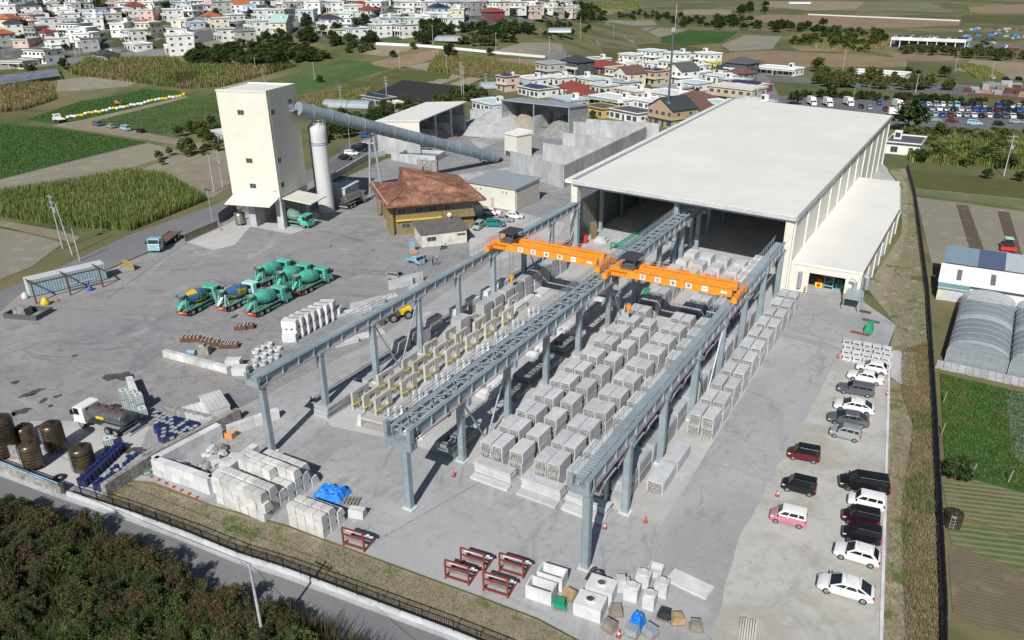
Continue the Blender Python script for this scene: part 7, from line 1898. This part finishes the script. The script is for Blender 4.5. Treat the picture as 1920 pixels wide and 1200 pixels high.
# ---------------------------------------------------------------- houses
hr=random.Random(33)
HW={'white':(.76,.76,.74),'cream':(.66,.62,.50),'beige':(.52,.45,.34),'grey':(.33,.34,.35),'dark':(.085,.09,.10),'pink':(.62,.48,.44),'lilac':(.45,.40,.58),'tan':(.42,.33,.22),'yellow':(.72,.60,.05),'blue':(.50,.60,.68),'maroon':(.22,.05,.07),'ochre':(.55,.42,.14),'stained':(.45,.45,.42)}
for k,v in HW.items():D('hw_'+k,v,.75,var=.08,scale=.5,scale2=.15)
RC={'white':(.70,.71,.70),'grey':(.33,.35,.36),'dark':(.05,.055,.065),'red':(.25,.06,.04),'orange':(.40,.13,.06),'brown':(.16,.09,.075),'teal':(.36,.54,.50),'solar':(.02,.035,.09),'paleblue':(.52,.64,.70),'pinkroof':(.62,.47,.42),'charcoal':(.10,.105,.11)}
for k,v in RC.items():D('rc_'+k,v,.6 if k!='solar' else .2,var=.1,scale=.8)
D('tank_white',(.72,.72,.70),.5)
def house(px,py,w,d,st,wall_,roof,col_,rz,label,group=None,feat=(),base=None):
    x,y,z=base or GT(px,py)
    t=thing('house',label,'house',(x,y,z-.2),rz,group); H_=2.9*st+.3
    b=MB(); b.box(-w/2,w/2,0,d,-1.8 if z>.1 else 0,H_); b.obj('wall',['hw_'+wall_],t)
    if roof=='flat':
        b=MB(); b.box(-w/2-.35,w/2+.35,-.5,d+.35,H_,H_+.28); r=b.obj('roof',['rc_'+col_],t)
        b=MB(); b.box(-w/2-.35,w/2+.35,-.5,-.3,H_+.28,H_+.6); b.box(-w/2-.35,w/2+.35,d+.15,d+.35,H_+.28,H_+.6); b.box(-w/2-.35,-w/2-.15,-.3,d+.15,H_+.28,H_+.6); b.box(w/2+.15,w/2+.35,-.3,d+.15,H_+.28,H_+.6); b.obj('parapet',['hw_'+(wall_ if wall_!='dark' else 'grey')],r)
        top=H_+.28
    elif roof=='hip':
        e=.7; k=min(w,d)*.38; rh=min(w,d)*.24
        b=MB(); A=[(-w/2-e,-e,H_),(w/2+e,-e,H_),(w/2+e,d+e,H_),(-w/2-e,d+e,H_)]
        if w>=d:R1,R2=(-w/2+k,d/2,H_+rh),(w/2-k,d/2,H_+rh); fs=[(0,1,5,4),(1,2,5),(2,3,4,5),(3,0,4),(3,2,1,0)]
        else:R1,R2=(0,k,H_+rh),(0,d-k,H_+rh); fs=[(0,1,4),(1,2,5,4),(2,3,5),(3,0,4,5),(3,2,1,0)]
        b.add(A+[R1,R2],fs); r=b.obj('roof',['rc_'+col_],t)
        b=MB()
        for i,j in ((0,4),(3,4 if w>=d else 5),(1,5 if w>=d else 4),(2,5),(4,5)):
            v=b.beam((A+[R1,R2])[i],(A+[R1,R2])[j],.25,.2)
        b.obj('ridge',['rc_'+col_],r); top=H_+rh*.4
    else:
        e=.5; rh=w*.28; b=MB()
        b.loft([[(-w/2-e,-e,H_-.15),(0,-e,H_+rh),(w/2+e,-e,H_-.15),(w/2+e,-e,H_+.05),(0,-e,H_+rh+.22),(-w/2-e,-e,H_+.05)],[(-w/2-e,d+e,H_-.15),(0,d+e,H_+rh),(w/2+e,d+e,H_-.15),(w/2+e,d+e,H_+.05),(0,d+e,H_+rh+.22),(-w/2-e,d+e,H_+.05)]]); b.obj('roof',['rc_'+col_],t)
        b=MB()
        for yy in (0,d-.15):b.loft([[(-w/2,yy,H_),(w/2,yy,H_),(0,yy,H_+rh-.1)],[(-w/2,yy+.15,H_),(w/2,yy+.15,H_),(0,yy+.15,H_+rh-.1)]])
        b.obj('gable',['hw_'+wall_],t); top=H_+rh*.5
    for s in range(st):
        zc=1.75+s*2.9; n=max(2,int(w/3.0))
        for i in range(n):
            ww=1.9 if (i+s)%2 else 1.5
            if s==0 and i==n//2:
                b=MB(); b.box(-.5,.5,-.07,0,0,2.1); b.obj('door',['glass_blue' if wall_!='dark' else 'hw_tan'],t,(-w/2+(i+.5)*w/n,0,.25)); continue
            window(t,-w/2+(i+.5)*w/n,-.01,zc-(0 if s else .2),ww+(0 if s else .4),1.25 if s else 1.7)
        m=max(1,int(d/4))
        for i in range(m):
            window(t,-w/2-.01,(i+.5)*d/m,zc,1.4,1.1,-PI/2); window(t,w/2+.01,(i+.5)*d/m,zc,1.4,1.1,PI/2)
    if st>1 and 'bal' not in feat:
        b=MB(); b.box(-w/2-.5,w/2+.5,-.9,d*.6,2.95,3.1); b.obj('eaves',['hw_'+wall_],t)
    if 'bal' in feat and st>1:
        b=MB(); z0=2.95; b.box(-w/2,w/2,-1.6,-.01,z0,z0+.2); b.box(-w/2,w/2,-1.6,-1.45,z0+.2,z0+1.1); b.box(-w/2,-w/2+.15,-1.45,-.01,z0+.2,z0+1.1); b.box(w/2-.15,w/2,-1.45,-.01,z0+.2,z0+1.1); b.obj('balcony',['hw_'+(wall_ if wall_ not in ('dark',)else 'white')],t)
        for xx in (-w/2+.2,0,w/2-.2):b=MB(); b.box(xx-.13,xx+.13,-1.55,-1.3,0,z0); b.obj('pillar',['hw_'+(wall_ if wall_!='dark' else 'white')],t)
    if 'tower' in feat:
        hx=hr.choice((-1,1))*w*.28; b=MB(); b.box(hx-1.0,hx+1.0,d*.45,d*.45+1.9,top-.3,top+2.3); b.box(hx-.7,hx+.7,d*.45-.03,d*.45,top+.5,top+1.9,1); b.obj('water_tower',['hw_white','rc_orange' if 'otower' in feat else 'glass_blue'],t)
    if 'tank' in feat:
        b=MB(); b.cyl((w*.25,d*.7,top),(w*.25,d*.7,top+1.7),.7,n=10); b.obj('water_tank',['tank_white'],t)
    if 'solar' in feat:
        for i in range(max(2,int(w/2.2))):
            b=MB(); b.hexa([(0,d*.2,top+.25),(1.9,d*.2,top+.25),(1.9,d*.62,top+.75),(0,d*.62,top+.75),(0,d*.2,top+.31),(1.9,d*.2,top+.31),(1.9,d*.62,top+.81),(0,d*.62,top+.81)]); b.obj('solar_panel',['rc_solar'],t,(-w*.45+i*2.0,0,0))
    if 'terrace' in feat:
        b=MB(); b.box(-w/2-1,w/2+1,-3.0,-.02,2.9,3.1); b.obj('terrace',['hw_white'],t)
        for i in range(int(w+2)):
            b=MB(); b.box(.05,.95,-.03,.03,3.15,4.1); b.obj('glass_panel',['poly_film'],t,(-w/2-1+i,-2.95,0))
        for i in (-w/2-.9,0,w/2+.8):b=MB(); b.box(i,i+.2,-2.9,-2.7,0,2.9); b.obj('pillar',['hw_white'],t)
    if 'porch' in feat:
        b=MB(); b.box(-w/2-.3,w/2+.3,-2.4,-.5,2.6,2.8); b.obj('porch_roof',['hw_white'],t)
        for i in (-w/2,0,w/2-.2):b=MB(); b.box(i,i+.2,-2.3,-2.1,0,2.6); b.obj('pillar',['hw_white'],t)
    return t
A=R_(-25)
V=[(1066,139,11,9,2,'dark','hip','dark',A,'dark two-storey house with black hip roof in the village',('bal',)),
     (1120,138,15,10,1,'dark','hip','red',A,'wide house under a red-brown tiled roof in the village',()),
     (1172,124,9,7,2,'white','flat','white',A,'white flat-roofed house behind the cream gabled house',()),
     (1162,162,8,9,2,'cream','gable','brown',R_(-32),'cream gabled house with dark brown roof in the village',()),
     (1212,158,9,8,2,'beige','flat','orange',A,'beige house with orange tiles and solar panels in the village',('solar','tower')),
     (1262,156,9,9,2,'white','gable','charcoal',R_(-30),'white gabled house with charcoal roof beside the drilling mast',()),
     (1095,161,12,8,1,'cream','flat','paleblue',A,'low cream house with pale blue flat roof',('tower',)),
     (1148,166,12,8,1,'blue','flat','grey',A,'low blue-grey flat-roofed house below the cream gable',('tower',)),
     (1135,200,15,9,1,'white','flat','white',R_(-22),'white house with glass-railed roof terrace',('terrace','tower')),
     (1058,178,9,8,1,'white','hip','red',A,'small white house with dark red hip roof',()),
     (990,180,12,9,1,'white','flat','solar',A,'white house whose roof is covered in navy solar panels',('solar',)),
     (1236,190,13,9,1,'white','flat','white',A,'plain white flat-roofed house before the orange-tiled house',('tank',)),
     (1206,205,10,8,1,'white','flat','white',A,'white flat-roofed bungalow with water tower near the bins',('tower',)),
     (1236,236,10,9,2,'tan','gable','dark',R_(-28),'tan house with black gabled roof at the drilling mast',()),
     (1168,226,12,8,1,'white','flat','charcoal',A,'low white house with charcoal flat roof behind the bin wall',()),
     (1112,218,9,7,1,'ochre','flat','charcoal',A,'yellow-trimmed low house with dark flat roof behind the grey shed',()),
     (982,160,10,8,1,'white','flat','white',A,'white flat house with twin water towers behind the solar roof',('tower','tank')),
     (1034,158,9,8,1,'white','flat','white',A,'white house with red-panelled water tower',('tower','otower')),
     (940,170,6,6,2,'pink','flat','solar',A,'small pink house with water tank and solar roof',('tank','solar')),
     (1378,142,10,9,2,'dark','hip','charcoal',R_(-18),'modern dark grey two-storey house with white balcony',('bal',)),
     (1350,140,7,6,1,'cream','hip','dark',R_(-18),'small cream house beside the dark grey modern house',()),
     (1452,140,17,8,1,'white','flat','white',R_(-15),'long low white house with porch columns',('porch','tower')),
     (1292,134,10,8,1,'white','flat','paleblue',R_(-20),'white house with pale blue roof and orange-panelled tower',('tower','otower')),
     (1331,128,5,4,1,'yellow','flat','white',R_(-20),'bright yellow box-shaped hut in the village',()),
     (1366,194,16,9,2,'beige','flat','white',R_(-16),'beige modern flat-roofed house close behind the hall',('bal',)),
     (1392,172,14,8,1,'maroon','flat','white',R_(-16),'maroon house with a row of roof solar panels',('solar',)),
     (1292,224,9,7,1,'grey','gable','brown',R_(-20),'low house with brown gabled roof beside the hall roof',()),
     (1645,150,19,8,1,'white','flat','white',R_(-8),'long white modern house facing the feathery trees',('porch',)),
     (1690,290,7,10,1,'white','flat','charcoal',R_(-2),'white house with charcoal flat roof and water tower beyond the hall',('tower',)),
     (905,208,12,8,1,'white','flat','paleblue',A,'white flat-roofed building behind the aggregate sheds',('tower',)),
     (700,198,12,5,1,'stained','flat','solar',R_(-14),'low shed roofed with solar panels behind the conveyor',('solar',)),
     (413,268,8,5,1,'stained','flat','white',R_(-18),'small weathered shed behind the batching tower',()),
     (735,208,4,3,1,'cream','flat','white',A,'tiny cream shed in the bushes behind the conveyor',())]
for v in V:house(v[0],v[1],v[2]*1.25,v[3]*1.2,*v[4:10],None,v[10])
T_=[(25,128,14,10,1,'cream','flat','grey',R_(12),'cream house with a long grey awning beside the town road',('porch',)),
      (68,118,15,11,2,'white','flat','charcoal',R_(8),'large white two-storey house with recessed balcony at the town edge',('bal','tank')),
      (58,72,9,8,2,'grey','flat','grey',R_(8),'plain grey cube house behind the large white house',()),
      (48,48,16,10,2,'pink','flat','grey',R_(-5),'pinkish two-storey house with a row of dark windows',('tower','otower')),
      (72,72,12,8,1,'white','hip','red',R_(10),'house with dark red hip roof behind the white two-storey house',()),
      (130,66,17,10,2,'white','flat','solar',R_(2),'white two-storey house with blue solar roof',('bal','solar')),
      (186,114,15,8,1,'cream','hip','dark',R_(-12),'tan bungalow with navy roof beside the town road',('tank',)),
      (245,94,14,9,1,'white','flat','white',R_(-12),'white windowless flat store beside the apartment block',()),
      (316,99,17,13,3,'white','flat','white',R_(-35),'white three-storey apartment block with rooftop tanks',('bal','tower','tank')),
      (262,54,11,9,1,'white','hip','orange',R_(-20),'white house with bright orange tiled roof',()),
      (195,36,12,9,2,'lilac','flat','dark',R_(-5),'lilac two-storey house in the town',('bal',)),
      (160,30,10,8,1,'white','flat','white',R_(5),'white flat house left of the lilac house',()),
      (240,78,12,8,2,'white','flat','grey',R_(-15),'white house with grey roof behind the white store',('bal',)),
      (440,26,13,9,2,'white','gable','orange',R_(-40),'white house with vivid orange gabled roof in the town',()),
      (385,40,14,8,1,'white','hip','orange',R_(-25),'house with pale orange tiled roof below the vivid orange roof',()),
      (380,18,12,8,1,'white','hip','pinkroof',R_(-20),'white house with pink tiled hip roof',()),
      (470,60,18,10,2,'white','flat','teal',R_(-28),'large white house with pale teal roofs',('bal','tank')),
      (515,62,13,9,2,'cream','gable','teal',R_(-62),'cream house with mint green gabled roof',('tank',)),
      (445,80,13,9,2,'stained','flat','charcoal',R_(-28),'weathered grey concrete house with dark flat roof',('bal',)),
      (412,76,11,8,2,'white','flat','charcoal',R_(-28),'white house with charcoal roof beside the weathered house',('bal',)),
      (352,52,14,8,1,'blue','flat','paleblue',R_(-20),'pale blue-green flat-roofed house in mid town',()),
      (616,38,10,9,1,'white','hip','pinkroof',R_(-25),'white house with pink hip roof and dark windows at the hillside',('tower',)),
      (610,66,16,8,1,'cream','flat','white',R_(-22),'long cream flat-roofed house with a balcony wall',('porch','tower')),
      (664,20,12,9,1,'white','hip','red',R_(-25),'white house with bright red hip roof',()),
      (912,32,14,9,1,'maroon','hip','red',R_(-30),'brick-red walled house with crimson roof',()),
      (700,68,12,9,2,'white','flat','teal',R_(-28),'white house with sage green flat roof above the brown plots',('bal','tower')),
      (745,68,14,10,2,'white','flat','charcoal',R_(-28),'white house with charcoal roof, red pillar and wide balcony',('bal','tower')),
      (655,74,13,9,2,'white','flat','paleblue',R_(-28),'white house with solar panels above the palm-like bushes',('bal','solar')),
      (775,40,15,9,1,'white','flat','white',R_(-35),'bright white windowless flat building in the town',()),
      (810,34,12,9,2,'blue','hip','solar',R_(-28),'pale blue house with navy solar hip roof',()),
      (1005,18,11,9,2,'white','gable','charcoal',R_(-30),'white gabled house beside the dark trees',('bal',))]
for v in T_:house(*v[:10],None,v[10])
# the rest of the town on the slope and of the village
taken=[GT(v[0],v[1])[:2]for v in V+T_]
WD={'white':'white','cream':'cream','stained':'weathered','blue':'pale blue','pink':'pink','grey':'grey'}
cnt=0
for py in (-2,4,10,16,23,30,38,46,55,64,74,84,94):
    for k in range(80):
        px=k*14+hr.uniform(-5,5)+(py%7)
        if px>1010-py*1.5 and py>30:continue
        if px>1070:continue
        if py>58 and (px>345):continue
        if py>84 and px>290:continue
        if py>45 and (480<px<600):continue
        if 850<px and py>45:continue
        x,y,z=GT(px,py)
        if any((x-q[0])**2+(y-q[1])**2<12.2**2 for q in taken):continue
        if hr.random()<.05:continue
        taken.append((x,y)); cnt+=1
        w_=hr.choice(('white',)*10+('cream','stained','stained','blue','grey','pink')); ro=hr.choice(('flat',)*9+('hip','hip'))
        co=hr.choice(('white','white','grey','charcoal','paleblue','teal'))if ro=='flat' else hr.choice(('red','dark','orange','pinkroof','brown','charcoal','dark','grey'))
        st=hr.choice((1,2,2,2)); ft=[f for f in (('bal',)if st>1 and hr.random()<.6 else ())+(('tower',)if ro=='flat' and hr.random()<.45 else ())+(('tank',)if hr.random()<.3 else ())]
        cn={'pinkroof':'pink','paleblue':'pale blue','charcoal':'charcoal'}.get(co,co)
        lb='%s %s town house, %s %s roof%s%s'%('two-storey' if st>1 else 'single-storey',WD[w_],cn,ro,', water tower' if 'tower' in ft else (', round tank' if 'tank' in ft else ''),', balcony' if 'bal' in ft else '')
        house(0,0,hr.uniform(9.5,14.5),hr.uniform(8,10.5),st,w_,ro,co,R_(hr.choice((-28,-28,-20,-35,-60,8))),lb,'town houses: '+lb[:60],ft,(x,y,z))
        if hr.random()<.6:
            tx,ty=x+hr.uniform(6,9)*hr.choice((-1,1)),y-hr.uniform(4,8); s=hr.uniform(1.0,1.9); shrub(tx,ty,terr(tx,ty),FAR[hr.choice((0,0,1))],FTK,'dark green garden tree between the town houses','garden trees between the town houses',s,s,'tree','tree')
VP=[GT(*q)[:2]for q in ((930,172),(985,150),(1075,122),(1200,112),(1340,118),(1410,132),(1405,205),(1300,218),(1255,236),(1110,218),(960,190))]
k=0
for _ in range(900):
    x,y=hr.uniform(min(p[0]for p in VP),max(p[0]for p in VP)),hr.uniform(min(p[1]for p in VP),max(p[1]for p in VP))
    if not inpoly(x,y,VP)or any((x-q[0])**2+(y-q[1])**2<14.5**2 for q in taken):continue
    taken.append((x,y)); k+=1
    w_=hr.choice(('white','white','white','cream','stained','grey')); ro=hr.choice(('flat','flat','flat','hip')); co=hr.choice(('white','grey','paleblue'))if ro=='flat' else hr.choice(('charcoal','brown','red')); st=hr.choice((1,1,2)); ft=['tower']if ro=='flat' and hr.random()<.6 else []
    lb='%s %s village house with %s %s roof%s'%('two-storey' if st>1 else 'low',WD[w_],{'paleblue':'pale blue'}.get(co,co),ro,' and water tower' if ft else '')
    house(0,0,hr.uniform(10,14),hr.uniform(8,10),st,w_,ro,co,R_(hr.choice((-25,-20,-30))),lb,'village houses: '+lb[:60],ft,(x,y,terr(x,y)))
    if k%2:tx,ty=x+hr.uniform(6,8),y-hr.uniform(5,7); shrub(tx,ty,terr(tx,ty),FAR[1],FTK,'green garden bush between village houses','garden bushes between village houses',.7,.7,'bush','bush')
# ---------------------------------------------------------------- rooftop car store, scrap yard, car park
x,y,z=GT(1668,88); x2,y2,_=GT(1808,94); L_=math.hypot(x2-x,y2-y); an=math.atan2(y2-y,x2-x)
t=thing('parking_deck','long white two-level building with cars parked on its roof','building',(x,y,0),an)
b=MB(); b.box(0,L_,0,22,4.6,5.2); b.box(0,L_,-.15,.1,4.4,6.4); b.box(0,.2,.1,22,5.2,6.2); b.box(L_-.2,L_,.1,22,5.2,6.2); b.obj('deck',['hw_white'],t)
b=MB(); b.box(0,L_,14,22,0,4.6); b.obj('wall',['hw_grey'],t)
for k in range(9):b=MB(); b.box(0,.5,.3,.8,0,4.6); b.obj('pillar',['hw_white'],t,(k*(L_-.5)/8,0,0))
deck=(x,y,an,L_)
COLS=['white','white','silver','grey','black','navy','white','lightblue','blue','silver','black','darkred']
CN={'lightblue':'pale blue','darkred':'dark red','navy':'navy'}
KN={'hatch':'hatchback','sedan':'saloon','wagon':'estate car','minivan':'minivan','keibox':'box car','suv':'crossover','keiwagon':'box car','van':'van','prius':'fastback'}
def lot(x,y,z,rz,where):
    c,k=hr.choice(COLS),hr.choice(('hatch','sedan','wagon','minivan','keibox','suv','keiwagon'))
    lb='%s %s %s'%(CN.get(c,c),KN[k],where); car(k,c,x,y,rz,lb,lb,z,None,True)
ca,sa=math.cos(an),math.sin(an)
for i in range(20):
    for yy in (3.5,12):
        if hr.random()<.12:continue
        u=2+i*(L_-4)/19; lot(x+u*ca-yy*sa,y+u*sa+yy*ca,5.22,an+PI/2,'on the roof of the parking deck')
for i in range(12):
    u=3+i*(L_-6)/11; lot(x+u*ca-5*sa,y+u*sa+5*ca,.06,an+PI/2,'under the roof of the parking deck')
face=math.atan2(-FH.y,-FH.x)
for py,x0,x1,st_,dr in ((199,1728,1925,13,0),(207,1733,1925,13.5,0),(218,1738,1930,14.5,0)):
    px=x0
    while px<x1:
        if hr.random()<.95:qx,qy=G(px,py+(px-1730)*.022); lot(qx,qy,.06,face+R_(-18),'in the rows of the big car park')
        px+=st_
for px,py in ((1648,196),(1614,203),(1630,206),(1660,208),(1700,192),(1752,228),(1785,230),(1827,235),(1872,236),(1905,232)):
    qx,qy=G(px,py); lot(qx,qy,.06,face+R_(60 if py>225 else -15),'in the front of the big car park' if py>225 else 'near the box trucks in the car park')
def box_truck(px,py,rz,label,sz=1.0):
    t=thing('box_truck',label,'truck',(*G(px,py),.06),rz)
    truck_cab(t,1.6,1.5,1.9,.55,1.7,'white_paint'); b=MB(); b.box(-2.9,1.5,-1.0,1.0,.9,3.1); b.obj('cargo_box',['white_paint'],t); b=MB(); b.box(-2.9,1.7,-.4,.4,.5,.9); b.obj('chassis',['chassis'],t); wheels_row(t,(2.2,-1.9),1.9,.38)
box_truck(1521,197,face,'white box truck in the car park beside the village tree'); box_truck(1551,199,face,'white box truck next to the first one in the car park'); box_truck(1590,198,face,'white box truck under the car park floodlight'); box_truck(1682,203,face,'white box truck beyond the hall corner'); box_truck(1680,218,face+R_(80),'white box truck parked broadside by the big round tree')
flatbed((*G(1735,152),.06),R_(-5),'white truck with red crane bed in the builder yard','white_paint','red',7); flatbed((*G(1790,90),.06),R_(-5),'white flatbed truck before the parking deck','white_paint','conc_white',8); flatbed((*G(1895,94),.06),R_(170),'red and white crane truck beside the scrap yard','white_paint','red',8)
for px,py,lb in ((1860,148,'white'),(1885,150,'white'),(1910,150,'black')):qx,qy=G(px,py); lot(qx,qy,.06,face,'in the builder yard behind the hedge')
for px,py in ((1843,80),(1852,76),(1862,82),(1850,84),(1863,76)):qx,qy=G(px,py); lot(qx,qy,.06,face,'in the scrap yard lot')
# builder yard: stacks of formwork, rusty beams, sheds
for i in range(26):
    px,py=hr.uniform(1810,1920),hr.uniform(158,184); w_=hr.uniform(2,4.5)
    b=MB(); n=hr.randrange(3,7)
    for k in range(n):b.box(-w_/2+hr.uniform(-.1,.1),w_/2,-1,1,k*.32,k*.32+.24)
    m=hr.choice(('conc','galv','timber','wood_grey','rust')); tag(b.obj('material_stack',[m],None,(*G(px,py),.06),hr.uniform(-.3,.3)),{'conc':'grey concrete','galv':'galvanised','timber':'brown timber','wood_grey':'grey plank','rust':'rusty steel'}[m]+' stack in the builder yard behind the hedge','stack',m+' stacks in the builder yard')
for i,(px,py)in enumerate(((1852,182),(1885,186),(1912,188))):
    b=MB(); 
    for k in range(5):b.beam((-7,k*.5,.2+.25*(k%3)),(7,k*.5,.2+.25*(k%3)),.35)
    tag(b.obj('beam_pile',['rust'],None,(*G(px,py),.06),R_(-4)),('rusty beam pile nearest the feathery trees','rusty beam pile in the middle of the builder yard edge','rusty beam pile at the outer end of the builder yard')[i],'beams')
for i in range(34):
    px,py=hr.uniform(1800,1920),hr.uniform(52,74); s=hr.uniform(.8,2.2); m=hr.choice(('tarp_blue','conc','rust','galv','conc','rust'))
    b=MB(); b.box(-s,s,-1.2,1.2,0,.9); b.box(-s*.6,s*.5,-1,1,.9,1.4); tag(b.obj('scrap_heap',[m],None,(*G(px,py),.04),hr.uniform(-.4,.4)),{'tarp_blue':'blue-covered','conc':'grey','rust':'rust-brown','galv':'silvery','white_paint':'white'}[m]+' heap in the scrap yard beyond the parking deck','scrap',m+' heaps in the scrap yard')
# field bags, excavator, shade nets, walls, tunnels
for i in range(34):
    u=i/33; px,py=lerp(128,345,u),lerp(222,179,u)+hr.uniform(-1.5,1.5); yl=hr.random()<.35
    x,y,z=GT(px,py); b=MB(); b.lathe([(.7,0),(.85,.3),(.7,.75),(.2,.95)],8); tag(b.obj('harvest_bag',['yellow' if yl else 'white_paint'],None,(x,y,z)),('yellow' if yl else 'white')+' harvest bag in the line across the green fields','bag',('yellow' if yl else 'white')+' harvest bags')
x,y,z=GT(222,196); t=thing('excavator','small orange excavator with raised arm in the green field','excavator',(x,y,z),R_(-20))
b=MB(); b.box(-1.2,1.2,-1,1,.6,1.6); b.obj('house',['orange'],t); b=MB(); b.box(-.2,.8,-.5,.5,1.6,2.6); b.obj('cab',['blue'],t)
for s in (-1,1):b=MB(); b.box(-1.4,1.4,s*.8-.25,s*.8+.25,0,.6); b.obj('track',['rubber'],t)
b=MB(); b.beam((1.0,0,1.4),(3.2,0,3.6),.35); b.beam((3.2,0,3.6),(4.6,0,1.2),.3); b.obj('arm',['rust'],t); b=MB(); b.box(4.2,5.0,-.4,.4,.5,1.2); b.obj('bucket',['steel_dark'],t)
t=flatbed((*GT(112,229)[:2],.08),R_(170),'small white pickup at the field corner beside the harvest bags','white_paint','white_paint',4.2)
D('net_blue',(.16,.19,.24),.7,alpha=.85,var=.3,scale=.4)
t=thing('shade_netting','blue-grey shade netting stretched over nursery beds','netting')
P=[GT(*q)for q in ((0,150),(60,142),(108,136),(116,150),(60,158),(0,168))]
b=MB(); b.quad([(q[0],q[1],q[2]+2.0)for q in P]); b.obj('net',['net_blue'],t)
for q in P:b=MB(); b.beam((q[0],q[1],q[2]),(q[0],q[1],q[2]+2.1),.12); b.obj('post',['galv'],t)
def long_wall(label,pts,h,mat):
    t=thing('field_wall',label,'wall')
    for a,c in zip(pts,pts[1:]):
        a_,c_=Vector(GT(*a)),Vector(GT(*c)); n=max(1,round((c_-a_).length/8))
        for i in range(n):
            p,q=a_.lerp(c_,i/n),a_.lerp(c_,(i+.985)/n); b=MB(); b.beam(p+Vector((0,0,h/2)),q+Vector((0,0,h/2)),.3,h); b.obj('panel',[mat],t)
long_wall('long white wall crossing the fields below the town',[(705,84),(790,88),(860,94),(940,102),(1022,109)],1.3,'white_paint')
long_wall('thin white wall along the far track',[(1515,28),(1800,40)],1.2,'white_paint')
long_wall('grey retaining wall below the town road',[(0,130),(60,127)],1.8,'conc_old')
def tunnel(px,py,w,l,rz,label):
    x,y,z=GT(px,py); t=thing('polytunnel',label,'greenhouse',(x,y,z),rz); n=10
    arc=[(-w/2*math.cos(PI*k/n),2.6*math.sin(PI*k/n))for k in range(n+1)]
    b=MB(); b.loft([[(xx,0,zz)for xx,zz in arc],[(xx,l,zz)for xx,zz in arc]],0,caps=True,closed=False); b.obj('cover',['metal_roof_grey'],t)
    for k in range(5):b=MB();[b.beam((arc[i][0],k*l/4,arc[i][1]+.03),(arc[i+1][0],k*l/4,arc[i+1][1]+.03),.1)for i in range(n)]; b.obj('hoop',['galv'],t)
tunnel(900,165,7,26,R_(-48),'grey tunnel house behind the small pink house'); tunnel(612,198,7,20,R_(-75),'grey tunnel house between tower and solar shed'); tunnel(1030,60,8,14,R_(-70),'grey greenhouse beside the dark trees'); tunnel(820,76,7,16,R_(-80),'long grey greenhouse above the banana grove'); tunnel(1480,6,12,30,R_(-80),'far grey shed at the top track')
# moulds and odds beside the mixers
for i,(px,py)in enumerate(((352,640),(366,640),(388,645),(402,648),(424,652),(436,652),(452,618),(466,616))):
    t=thing('steel_mould',('row of rusty steel moulds on the mixer apron','rusty steel mould standing apart near the white blocks')[i>5],'mould',(*G(px,py),.06),R_(35),'rusty moulds on the mixer apron' if i<6 else 'rusty moulds near the white blocks'); t['label']='rusty steel casting mould '+('in the row on the mixer apron' if i<6 else 'standing apart near the white blocks')
    for s in (-.4,.4):b=MB(); b.box(-.9,.9,s-.06,s+.06,0,.75); b.obj('side',['rust'],t)
    b=MB(); b.box(-.8,.8,-.34,.34,.1,.6); b.obj('core',['conc_old'],t)
    for s in (-.6,0,.6):b=MB(); b.box(s-.06,s+.06,-.55,.55,.7,.8); b.obj('clamp',['conc_beige'],t)
b=MB(); b.cyl((-.6,0,.4),(.6,0,.4),.4,n=12); tag(b.obj('blue_barrel',['kei_blue'],None,(*G(361,666),.06),.3),'light blue barrel lying on its side behind the low block wall','barrel')
b=MB(); b.box(-.8,.8,-.5,.5,0,1.2); b.box(-.9,.2,-.3,.3,1.2,1.6); tag(b.obj('pump_unit',['conc_old'],None,(*G(384,664),.06),.5),'dirty pump unit beside the light blue barrel','pump')
bm_=MB(); bm_.box(-1.1,1.1,-.8,.8,.35,1.5)
for s in (-.8,0,.8):bm_.box(s-.2,s+.2,-.8,.8,0,.35)
wbm=bm_.mesh('comb_unit',['conc_white'])
for i in range(8):
    q=G(548+i*11.4,634-i*5.9)
    for k in range(2 if i<7 else 1):
        tag(link('comb_block',wbm,None,(q[0],q[1],.06+k*1.52),R_(28)),('upper' if k else 'lower')+' white comb-based block in the long row beside the mixers','precast block',('upper' if k else 'lower')+' comb-based blocks beside the mixers')
for i,(px,py,w_,l_,n_)in enumerate(((665,588,1.6,5.5,2),(690,575,1.4,5.5,3),(720,560,1.6,4.6,1),(612,600,1.2,6,2),(690,630,1.5,5,1),(650,645,1.2,3.5,2))):
    plank_stack(*G(px,py),w_,l_,n_,R_(-28),'long pale plank lying along the truck yard runway, place %s'%ORD[i],'planks along the truck yard runway')
for i,(px,py)in enumerate(((752,540),(772,532),(790,548))):
    b=MB(); b.box(-2.2,2.2,-.1,.1,0,1.7); tag(b.obj('upright_slab',['conc_light'],None,(*G(px,py),.08),R_(62)),('upright slab beside the silver-white box car','upright slab in the middle of the three by the runway','upright slab closest to the runway girder')[i],'concrete slab')
ring=MB(); ring.lathe([(.45,0),(.45,.5),(.55,.5),(.55,0)],14,caps=False); rgm=ring.mesh('ring',['conc_white'])
for i in range(11):
    px,py=478+(i%4)*14+hr.uniform(-3,3),690-(i//4)*14-(i%4)*6
    tag(link('concrete_ring',rgm,None,(*G(px,py),.07)),'short concrete ring in the heap at the end of the truck yard runway','ring','concrete rings at the runway end')
for px,py,lb in ((440,688,'white block with slots at the end of the low block wall'),(452,702,'small white block with a round hole near the runway end'),(545,640,'white square block in front of the comb-based row')):
    b=MB(); b.box(-1,1,-.6,.6,0,1.2); b.box(-1.02,-.6,-.62,.62,.2,.9); tag(b.obj('white_block',['conc_white'],None,(*G(px,py),.07),R_(30)),lb,'precast block')
